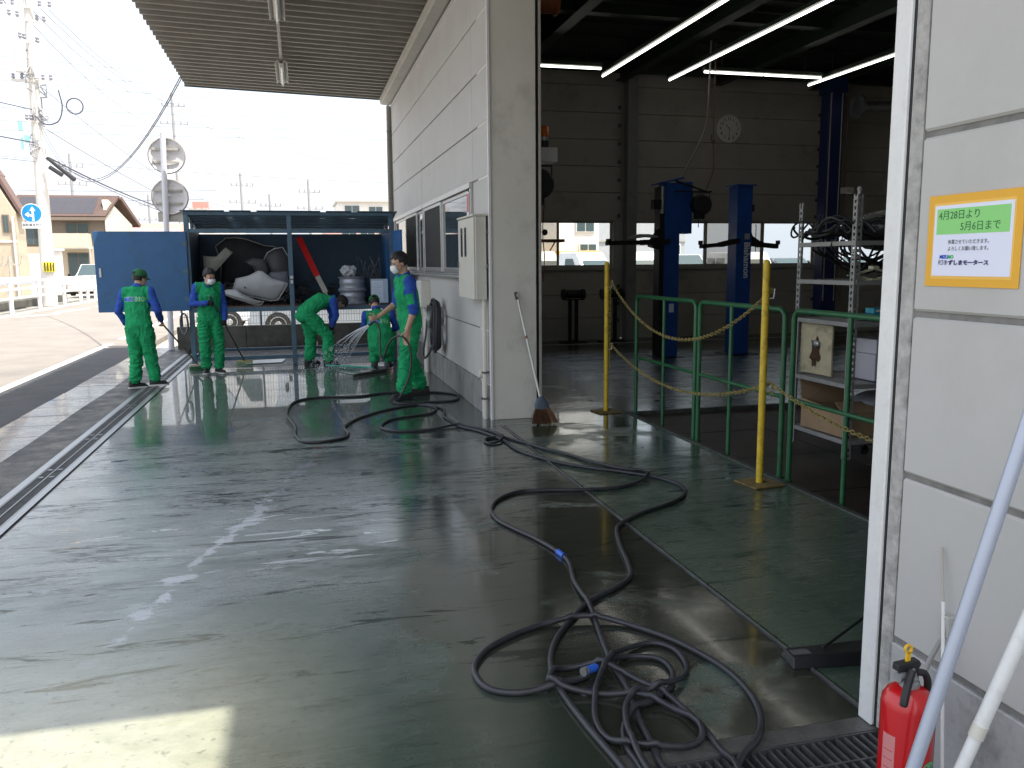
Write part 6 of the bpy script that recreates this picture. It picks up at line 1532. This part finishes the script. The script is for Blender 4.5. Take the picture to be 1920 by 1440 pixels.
# houses
hb_=thing('tan_house','two storey tan house with brown tiled roof, solar panels and a balcony','house',(-16.5,62,0))
xL,xR,yF,yB=-19.6,-13.95,60.0,68.0
MB().box(xL,xR,yF,yB,0,2.95).build('lower_wall',M_tan,hb_);MB().box(xL,xR-.02,yF+.02,yB,2.95,4.85).build('upper_wall',M_brownw,hb_)
# yellow gable end facing the street, seen obliquely: rises on the right side
b=MB();b.add([(xR,yF,0),(xR+1.05,yF+3.2,0),(xR+1.05,yF+3.2,4.45),(xR+.1,yF+.9,6.0),(xR,yF,4.85),(xR-.3,yF+3.2,0),(xR-.3,yF+3.2,4.45),(xR-.3,yF+.9,6.0)],[(0,1,2,3,4),(1,5,6,2),(2,6,7,3),(3,7,4)]);b.build('gable_wall',M_yel,hb_)
b=MB();b.add([(xL,yF-.35,4.75),(xR+.1,yF-.35,4.75),(xR+.55,yF+2.3,6.25),(xL,yF+2.3,6.25)],[(0,1,2,3)]);o=b.build('roof_slope',M_roof,hb_);s2=o.modifiers.new('s','SOLIDIFY');s2.thickness=.14
b=MB();b.add([(xR+.55,yF+2.3,6.25),(xL,yF+2.3,6.25),(xL,yF+5,4.5),(xR+1.35,yF+4.2,4.45)],[(0,1,2,3)]);o=b.build('roof_slope',M_roof,hb_);s2=o.modifiers.new('s','SOLIDIFY');s2.thickness=.14
MB().box(xL,xR+.12,yF-.42,yF-.34,4.6,4.80).build('eave_gutter',M_brownw,hb_)
MB().bar((xR+.62,yF+2.2,6.22),(xR+1.38,yF+4.2,4.42),.12,.22).build('barge_board',mat('barge_brown',(.15,.095,.08),.6),hb_)
pm=MB();pm.box(-.46,.46,-.40,.40,0,.03);pme=pm.mesh('solar_panel',M_solar)
sl=math.atan2(1.5,2.65)
for r in range(3):
    for c in range(5):
        yy=yF+.22+r*.68;zz=4.75+(yy-(yF-.35))*1.5/2.65+.14;xx=xL+.75+c*.94-r*.0
        place(pme,'solar_panel',hb_,(xx,yy,zz),(sl,0,0))
def win(x0,x1,z0,z1,y,par,m=M_carglass,fm=M_brownw):
    fr=MB().cbox(x0-.05,x1+.05,y-.06,y+.0,z0-.05,z1+.05,.01).build('window',fm,par)
    MB().box(x0,(x0+x1)/2-.02,y-.075,y-.062,z0,z1).build('pane',m,fr);MB().box((x0+x1)/2+.02,x1,y-.075,y-.062,z0,z1).build('pane',m,fr)
win(-16.3,-15.0,3.0,4.4,yF+.02,hb_);win(-18.6,-17.9,3.1,4.1,yF+.02,hb_);win(-16.3,-15.1,.9,2.5,yF,hb_);win(-18.6,-17.2,1.9,2.4,yF,hb_)
MB().box(-17.3,-14.85,yF-1.1,yF-1.02,2.85,3.75).build('balcony_front',M_yel,hb_);MB().box(-17.3,-14.85,yF-1.02,yF,2.78,2.88).build('balcony_floor',M_pale,hb_)
MB().box(-14.93,-14.85,yF-1.02,yF,2.88,3.75).build('balcony_side',M_yel,hb_);MB().cyl((-14.8,yF-1,0),(-14.8,yF-1,2.8),.06).build('balcony_post',M_gutter,hb_)
MB().cyl((xR+.05,yF-.1,0),(xR+.05,yF-.1,4.7),.06).build('rain_pipe',M_pale,hb_)
MB().cbox(xR+.25,xR+.31,yF+1.3,yF+1.6,3.7,4.4,.01).build('small_window',M_gutter,hb_);
ha=thing('tan_gable_house','tan siding house with a steep brown gable roof cut by the left edge','house',(-18,49,0))
b=MB();b.add([(-21,48,0),(-15.75,48,0),(-15.75,48,4.4),(-16.9,48,6.6),(-18.6,48,9.0),(-21,48,6),(-21,49.5,0),(-15.75,49.5,0),(-15.75,49.5,4.4),(-16.9,49.5,6.6),(-18.6,49.5,9.0),(-21,49.5,6)],[(0,1,2,3,4,5),(6,7,8,9,10,11),(1,7,8,2),(2,8,9,3),(3,9,10,4),(4,10,11,5)]);b.build('gable_wall',M_tan,ha)
MB().bar((-15.45,48.6,4.25),(-16.45,48.6,6.25),.9,.14,(1,0,.5)).build('roof_edge',mat('barge_brown',(.15,.095,.08)),ha)
MB().bar((-16.45,48.6,6.25),(-18.6,48.6,9.6),1.4,.16,(1,0,.5)).build('roof_edge',mat('barge_brown',(.15,.095,.08)),ha)
MB().cyl((-15.85,47.9,0),(-15.85,47.9,4.2),.06).build('rain_pipe',M_pale,ha)
win(-16.30,-16.08,3.45,4.25,48,ha);MB().box(-21,-15.76,47.95,48,2.9,3.0).build('belt_course',M_pale,ha)
hc_=thing('red_roof_house','low house with a long reddish roof edge beyond the blue door','house',(-13.5,76,0))
MB().box(-15.8,-8.0,76,80,0,4.3).build('wall',M_pale,hc_)
b=MB();b.add([(-16.0,75.6,4.3),(-10.9,75.6,4.3),(-11.3,77.5,5.15),(-15.8,77.5,5.15)],[(0,1,2,3)]);o=b.build('roof_slope',mat('salmon_roof',(.50,.24,.20),.7,var=.1),hc_);s2=o.modifiers.new('s','SOLIDIFY');s2.thickness=.1
MB().box(-15.4,-13.4,75.7,75.75,4.1,4.75).build('dark_panel',M_mirrorback,hc_);MB().box(-13.2,-11.4,75.7,75.75,4.1,4.75).build('dark_panel',M_mirrorback,hc_)
hd=thing('white_flat_house','white building with small windows left of the cabinet top','building',(-8.2,61,0))
MB().box(-9.15,-5.6,60,66,0,5.0).build('wall',M_pale,hd)
win(-7.9,-7.2,4.0,4.7,60,hd,fm=M_white)
for i in range(3): MB().cbox(-8.75+i*.42,-8.45+i*.42,59.9,60.2,5.0,5.45,.01).build('roof_unit',M_gutter,hd)
MB().box(-8.6,-7.6,60.5,61.5,5.45,5.9).build('red_roof_frame',mat('salmon_roof',(.5,.24,.2)),hd)
hp=thing('pink_apartment_block','pink and grey apartment block rising behind the cabinet roof','building',(5,92,0))
MB().box(2.4,9.5,90,98,0,8.05).build('upper_block',M_pale,hp);MB().box(1.0,9.5,89.7,89.98,0,6.1).build('pink_front',M_pink,hp);MB().box(-.4,1.0,90,95,0,6.0).build('side_block',M_pale,hp)
MB().box(2.2,9.6,89.6,98.2,8.05,8.2).build('roof_slab',M_gutter,hp)
for (x0,x1,z0,z1) in ((3.1,4.6,6.9,7.7),(5.6,7.0,6.9,7.6)): win(x0,x1,z0,z1,89.98,hp,fm=M_white)
for (x0,x1,z0,z1) in ((2.7,4.2,4.4,5.1),(4.6,6.1,4.4,5.1),(6.5,7.9,4.4,5.1)): win(x0,x1,z0,z1,89.7,hp,fm=M_white)
M_farpole=mat('far_pole_grey',(.30,.30,.31),.8)
# far poles
for (x,y,h,lb,rz) in ((-11.8,80,16.5,'thin far utility pole above the round mirrors',0),(-20.3,80,11.2,'thin far utility pole above the solar roof',.4),(-6.45,80,9.8,'faint far utility pole left of the pink building, nearest the mirrors',.3),(-.57,80,9.3,'faint far utility pole just left of the pink building',.2),(-4.14,84,8.3,'shortest faint far pole between the other two',0),(-16.6,95,9.0,'far pole with white globes beyond the tan house gable',0)):
    t=thing('far_utility_pole',lb,'utility pole',(x,y,0),group='far utility poles');MB().tube([(x,y,0),(x-.1,y,h)],[.16,.10],8).build('shaft',M_farpole,t)
    for z,l in ((h-1.1,1.9),(h-2.6,2.3)):
        MB().bar((x-l/2*math.cos(rz),y-l/2*math.sin(rz),z),(x+l/2*math.cos(rz),y+l/2*math.sin(rz),z),.07,.07).build('cross_arm',M_farpole,t)
        for k in range(5): MB().cyl((x+(k-2)*l/4.2,y,z-.05),(x+(k-2)*l/4.2,y,z+.25),.06,n=6).build('insulator',M_farpole,t)
# overhead wires
def wire(p0,p1,sag,r=.022,lb='overhead wire'):
    p0=Vector(p0);p1=Vector(p1);pts=[]
    for i in range(25):
        t=i/24;p=p0.lerp(p1,t);p.z-=sag*4*t*(1-t);pts.append(p)
    return MB().tube(pts,r*.62,5),lb
WIRES=[((-12.6,41.3,12.7),(-11.8,80,15.6),1.2,.02,'top left of the bundle of wires to the far pole'),((-12.2,41.3,12.7),(-11.2,80,15.6),1.0,.02,'second wire from the pole top to the far pole'),((-11.85,41.3,12.65),(-10.9,80,15.4),.9,.02,'third wire from the pole top to the far pole'),
 ((-12.6,41.3,12.1),(-11.6,80,13.4),1.2,.02,'lower wire towards the far pole'),((-12.64,41.3,12.7),(-4,8,14.5),.6,.02,'wire rising from the pole top over the canopy'),((-13.4,41.3,12.7),(-9,9,13),.7,.03,'thick wire coming overhead to the pole top'),
 ((-30,60,15.5),(10,62,14.0),.5,.018,'highest thin crossing wire'),((-30,60,14.7),(10,62,13.3),.5,.018,'second thin crossing wire'),((-30,60,14.0),(10,62,12.7),.5,.018,'third thin crossing wire'),
 ((-30,60,11.8),(14,62,12.2),.4,.018,'fourth thin crossing wire'),((-30,60,11.0),(14,62,11.4),.4,.018,'fifth thin crossing wire'),((-30,60,10.4),(14,62,10.8),.4,.018,'sixth thin crossing wire'),
 ((-12.6,41.4,8.2),(-3.82,16.6,5.02),2.25,.016,'upper thick cable sagging from the pole to the canopy corner'),((-12.6,41.4,7.9),(-3.75,16.2,4.92),2.15,.016,'lower thick cable sagging from the pole to the canopy corner'),
 ((-12.3,41.4,6.4),(-8.3,70,5.3),.5,.06,'heavy bundled cable running down past the splice closures'),((-12.3,41.4,6.3),(-8.6,72,4.9),.4,.03,'thin wire under the heavy bundled cable'),((-12.3,41.4,7.6),(-9.0,66,5.6),.2,.025,'straight wire beside the heavy bundled cable'),
 ((-25,30,10.8),(-12.7,41.4,8.4),.3,.035,'dark cable reaching the pole from the left edge'),((-25,30,9.3),(-12.7,41.4,7.0),.3,.045,'lower dark cable reaching the pole from the left edge'),((-25,32,8.0),(-12.7,41.4,6.2),.4,.02,'lowest thin wire from the left edge'),
 ((-30,70,10.4),(12,75,8.6),.5,.022,'long thin wire crossing behind the mirrors'),((-30,70,7.5),(-8,72,7.6),.2,.025,'wire crossing behind the pole above the solar roof'),((-30,70,6.7),(-9,72,6.9),.2,.025,'lower wire crossing behind the pole above the solar roof'),
 ((-11.8,80,14.6),(12,85,10.2),.8,.025,'wire from the far pole down to the right'),((-12.6,41.4,9.6),(-8,80,6.8),.8,.02,'dashed looking thin wire behind the two thick cables')]
for w in WIRES:
    m,lb=wire(*w);o=m.build('overhead_wire',M_wire);o['label']=lb;o['category']='wire';o['group']='overhead wires of the street'
MB().tube([(-11.0+.33*math.cos(a_),41,8.55+.33*math.sin(a_)) for a_ in [2*PI*k/20 for k in range(20)]],.03,6,closed=True).build('cable_loop',M_wire,label='round spare loop of cable hanging on a wire right of the pole',category='cable loop')
b=MB();b.tube(spline([(-11.6,41,9.2),(-11.5,41,8.5),(-11.7,41,7.9),(-12.2,41,7.75),(-12.6,41,8.1)],6),.03,6);b.build('cable_loop',M_wire,label='half round sagging loop of cable just right of the pole',category='cable loop')
# ================================================================== vehicles
def vehicle(name,label,cat,loc,rotz,body,L=3.4,Wd=1.48,H=1.85,kind='van',group=None):
    t=thing(name,label,cat,loc,rotz,group);w=Wd/2
    if kind=='van': prof=[(0,.28),(0,.75),(.10,.95),(.55,1.12),(.95,1.72),(1.15,H),(L-.15,H),(L,1.72),(L,.28)];gl=(.62,1.16,.98,1.68)
    elif kind=='truck': prof=[(0,.3),(0,.8),(.08,1.0),(.35,1.15),(.75,1.72),(.9,H),(1.55,H),(1.65,1.6),(1.65,.75),(L,.75),(L,.45),(L,.3)]
    else: prof=[(0,.25),(0,.62),(.15,.75),(1.05,.92),(1.75,1.38),(2.1,H),(L-1.1,H),(L-.5,1.1),(L-.05,.95),(L,.6),(L,.25)]
    b=MB();n=len(prof);vs=[]
    for s_ in (-1,1):
        for (u,z) in prof:
            k=w if z<1.0 else w-(z-1.0)/(H-1.0)*.13*w/.74
            vs.append((s_*k,u,z))
    tri=[]
    b.add(vs,[tuple(range(n))[::-1],tuple(range(n,2*n))]+[(i,(i+1)%n,n+(i+1)%n,n+i) for i in range(n)])
    o=b.build('body',body,t,local=True,bevel=.035)
    # windscreen and side windows
    def glassq(pts):
        b=MB();b.quad(*pts);return b
    if kind in('van','truck'):
        (u0,z0),(u1,z1)=(prof[3],prof[4]);f=lambda u,z,dx:(dx,u-.012,z+.012)
        k0=w-.10;k1=w-.20
        glassq([(-k0,u0+.03-.015,z0+.06),(k0,u0+.03-.015,z0+.06),(k1,u1-.03-.015,z1-.02),(-k1,u1-.03-.015,z1-.02)]).build('windscreen',M_carglass,t,local=True)
        ends=[(u0+.38,1.25),(1.65,2.4),(2.48,L-.2)] if kind=='van' else [(u0+.38,1.3)]
        for s_ in (-1,1):
            for (a,c) in ends:
                zz=lambda z:s_*(w-(z-1.0)/(H-1.0)*.13*w/.74+.006)
                a2=a+.28 if a<1.2 else a+.03
                glassq([(zz(1.12),a,1.12),(zz(1.12),c,1.12),(zz(H-.2),c,H-.2),(zz(H-.2),a2,H-.2)]).build('side_window',M_carglass,t,local=True)
    else:
        (u0,z0),(u1,z1)=(prof[3],prof[5]);glassq([(-w+.12,u0+.05,z0+.04),(w-.12,u0+.05,z0+.04),(w-.22,u1-.02,z1-.02),(-w+.22,u1-.02,z1-.02)]).build('windscreen',M_carglass,t,local=True)
        for s_ in (-1,1):
            for (a,c) in ((1.55,2.4),(2.45,L-.9)):
                zz=lambda z:s_*(w-(z-1.0)/(H-1.0)*.13*w/.74+.006);glassq([(zz(1.02),a,1.02),(zz(1.02),c,1.02),(zz(H-.1),c-.1,H-.1),(zz(H-.1),a+.35 if a<2 else a,H-.1)]).build('side_window',M_carglass,t,local=True)
    if kind=='van': glassq([(-w+.15,L+.008,1.1),(w-.15,L+.008,1.1),(w-.24,L+.008,1.62),(-w+.24,L+.008,1.62)]).build('rear_window',M_carglass,t,local=True)
    for y in (.62,L-.62):
        for s_ in (-1,1):
            b=MB();b.cyl((s_*(w-.17),y,.29),(s_*(w+.008),y,.29),.29,n=24);tt=b.build('wheel',M_tyre,t,local=True,smooth=True)
            b=MB();b.lathe([(0,.01),(.07,.012),(.08,.0),(.16,-.01),(.175,.014),(.19,.012)],(s_*(w+.006),y,.29),'x',24)
            if s_<0:b.v=[(2*s_*(w+.006)-x,yy,z) for x,yy,z in b.v]
            b.build('rim',M_rim,tt,local=True,smooth=True)
    for s_ in (-1,1):
        MB().cbox(s_*(w-.18)-.12,s_*(w-.18)+.12,-.015,.02,.62,.76,.01).build('headlight',M_glass if 0 else mat('lamp_lens',(.6,.62,.65),.1),t,local=True)
        MB().cbox(s_*(w-.12)-.06,s_*(w-.12)+.06,L-.02,L+.015,.6,.95,.01).build('tail_light',M_red,t,local=True)
        MB().cbox(min(s_*w,s_*(w+.16)),max(s_*w,s_*(w+.16)),.72,.80,1.05,1.25,.01).build('mirror',M_black,t,local=True)
    MB().cbox(-w+.02,w-.02,-.05,.03,.28,.48,.02).build('bumper',M_black if kind=='truck' else body,t,local=True)
    MB().cbox(-.16,.16,-.06,-.052,.36,.46,.002).build('number_plate',M_white,t,local=True)
    return t
# street car
vehicle('parked_car','white estate car facing us in front of the tan house','car',(-13.6,51.6,0),R_(-4),M_carwhite,4.6,1.8,1.78,'car')
# vehicles beyond the fence
vehicle('parked_truck','white light truck beyond the mesh fence, its front wheel visible under the cabinet','truck',(-4.2,22.0,0),R_(-90),M_carwhite,4.2,1.6,1.9,'truck')
vehicle('parked_car','silver car beyond the mesh fence with a dark wheel under the cabinet','car',(-3.0,20.6,0),R_(-92),M_carsilver,4.3,1.68,1.5,'car')
lot=[('parked_van','white van at the far left of the rear windows',(5.35,23.6,0),8,M_carwhite,3.4,1.48,2.0,'van'),
('parked_truck','white cab truck facing us in the left rear window',(7.0,23.0,0),30,M_carwhite,3.4,1.48,1.95,'truck'),
('parked_van','white van behind the left lift post',(9.0,24.4,0),-8,M_carwhite,3.4,1.5,1.97,'van'),
('parked_car','pale silver car between the lift posts outside',(10.9,24.0,0),5,M_carsilver,3.9,1.66,1.88,'car'),
('parked_van','white van right of the right lift post outside',(12.9,24.6,0),-5,M_carwhite,3.4,1.5,1.95,'van'),
('parked_car','dark roofed car in the brightest rear window',(15.0,24.2,0),4,mat('vehicle_dark_paint',(.12,.12,.14),.3,coat=.5),4.0,1.68,1.74,'car'),
('parked_car','blue grey car seen through the rack',(17.6,24.2,0),0,M_carsilver,4.0,1.68,1.78,'car')]
for nm,lb,loc,rz,m,L,w_,h_,k in lot: vehicle(nm,lb,'van' if 'van' in nm else ('truck' if 'truck' in nm else 'car'),loc,R_(rz),m,L,w_,h_,k,'vehicles parked behind the workshop')
# buildings behind the workshop
bb_=thing('white_rear_building','white building with small windows beyond the rear windows','building',(9,34,0))
MB().box(3.0,10.6,34,38,0,7).build('wall',M_pale,bb_)
for (x0,x1,z0,z1) in ((9.6,10.35,2.95,3.35),(9.75,10.45,2.15,2.4),(6.6,7.3,2.6,3.6)): win(x0,x1,z0,z1,34,bb_,fm=M_white)
MB().box(7.8,10.5,33.5,33.95,1.95,2.1).build('yellow_awning',M_orange,bb_)
b3=thing('grey_rear_building','pale grey gabled building right of the white one','building',(14,36,0))
b=MB();b.prism([(11.0,0),(15.6,0),(15.6,3.6),(13.4,4.6),(11.0,3.2)],36,40,'y');b.build('gable_wall',mat('grey_render',(.42,.43,.45),.8,var=.05),b3)
for x0 in (12.0,14.3): win(x0,x0+1,1.8,2.4,36,b3,fm=M_white)
MB().box(11.0,15.6,35.94,35.99,2.55,2.62).build('belt_course',M_gutter,b3)
def pose(**k):
    d=dict(STAND);d.update(k);return d
# person holding a deck brush on the left, back to us
person('man in green cap with his back turned, brushing beside the drain at the left',(-4.03,12.10,0),R_(-14),pose(S=.925,seed=3,cap=True,logo=(0,-.1,1.31),sneaker=True,
  pelvis=(0,0,.93),waist=(-.01,.0,1.09),chest=(-.015,.03,1.27),neck=(0,.05,1.475),head=(.03,.085,1.60),hfwd=(.45,.85,-.18),
  shL=(-.185,.03,1.415),shR=(.185,.02,1.42),elL=(-.275,-.03,1.13),wrL=(-.205,.10,.915),elR=(.285,.0,1.14),wrR=(.23,.22,1.0),
  hlL=(.8,.6,.2),hlR=(-.9,.2,.5),hdR=(.0,.6,-.8),curlR=1.15,curlL=.5,thR=-1,
  knL=(-.09,.05,.49),knR=(.11,.06,.49),anL=(-.115,.0,.09),anR=(.15,.10,.11),ftL=(.75,.6,0),ftR=(1,.45,0),tiltR=.0))
# masked worker with black gloves
person('worker in white mask and black gloves leaning on a brush before the cabinet',(-3.26,13.48,0),R_(192),pose(S=.94,seed=7,mask=True,gloveL=True,gloveR=True,hair=1.3,sneaker=True,
  chest=(.0,.02,1.27),neck=(.0,.05,1.465),head=(-.02,.12,1.575),hfwd=(-.38,.85,-.42),hup=(0,.25,1),
  elR=(.26,.05,1.145),wrR=(.07,.24,1.155),hdR=(-.9,.3,.0),hlR=(0,.3,1),elL=(-.235,-.02,1.13),wrL=(-.215,.14,.90),hdL=(.1,.25,-.9),hlL=(.9,.3,0),curlL=1.1,curlR=1.0,thL=1,thR=1,
  hipR=(.09,0,.89),knR=(.10,.05,.49),anR=(.09,-.02,.09),knL=(-.11,.04,.49),anL=(-.10,.05,.09),ftR=(.25,1,0),ftL=(-.4,1,0)))
# bending worker
person('worker bending far forward at the cabinet, dark hair hanging down',(-1.64,14.0,0),R_(-80),pose(S=.97,seed=11,hair=1.2,
  pelvis=(0,-.20,.90),waist=(0,-.08,1.01),chest=(0,.07,1.10),neck=(0,.28,1.11),head=(0,.385,1.055),hfwd=(0,.05,-1),hup=(0,1,.05),
  shL=(-.17,.215,1.095),shR=(.17,.235,1.09),elL=(-.16,.27,.86),wrL=(-.07,.24,.70),elR=(.17,.27,.85),wrR=(.08,.22,.68),
  hdL=(.1,-.05,-1),hdR=(-.1,-.05,-1),hlL=(.6,.6,0),hlR=(-.6,.6,0),gloveL=True,gloveR=True,
  hipL=(-.085,-.17,.86),hipR=(.085,-.17,.86),knL=(-.14,-.10,.50),anL=(-.17,-.13,.09),knR=(.13,.13,.52),anR=(.15,.13,.09),ftL=(-.1,1,0),ftR=(.1,1,0)))
# squatting worker
person('worker in green cap squatting with his back to us, name across his back',(-.66,13.33,0),R_(-7),pose(S=.96,seed=17,cap=True,logo=(-.04,-.30,.86),
  bulk=1.14,pelvis=(-.02,-.10,.385),waist=(-.03,-.11,.56),chest=(-.055,-.02,.76),neck=(-.09,.09,.97),head=(-.12,.15,1.065),hfwd=(-.1,.8,-.6),hup=(-.1,.45,.9),
  shL=(-.26,.05,.885),shR=(.135,.05,.895),elL=(-.31,.16,.68),wrL=(-.22,.42,.62),elR=(.24,.18,.66),wrR=(.14,.42,.60),
  hipL=(-.11,-.08,.37),hipR=(.07,-.08,.37),knL=(-.17,.36,.50),knR=(.13,.36,.50),anL=(-.14,.02,.10),anR=(.09,.0,.10),ftL=(-.2,1,0),ftR=(.2,1,0),
  gloveL=True,gloveR=True))
# hose man
person('masked worker in profile spraying water from a black hose',(-.62,10.23,0),R_(96),pose(S=1.03,seed=23,mask=True,short=True,patch='L',hair=1.1,
  pelvis=(0,-.01,.94),waist=(0,.005,1.10),chest=(0,.03,1.27),neck=(0,.05,1.47),head=(0,.10,1.605),hfwd=(-.05,.95,-.30),hup=(0,.28,1),
  shL=(-.18,.03,1.40),shR=(.18,.055,1.40),elL=(-.225,-.005,1.06),wrL=(-.20,.075,.84),elR=(.235,.10,1.13),wrR=(.17,.335,.975),
  hdL=(.05,.1,-1),hlL=(0,1,.1),curlL=.55,thL=1,hdR=(-.2,.9,-.25),hlR=(-.3,.1,1),curlR=1.1,
  hipL=(-.088,-.01,.90),hipR=(.088,-.02,.90),knL=(-.12,.07,.49),anL=(-.13,.12,.09),knR=(.12,-.01,.49),anR=(.16,-.17,.09),ftL=(-.15,1,0),ftR=(.1,1,0)))
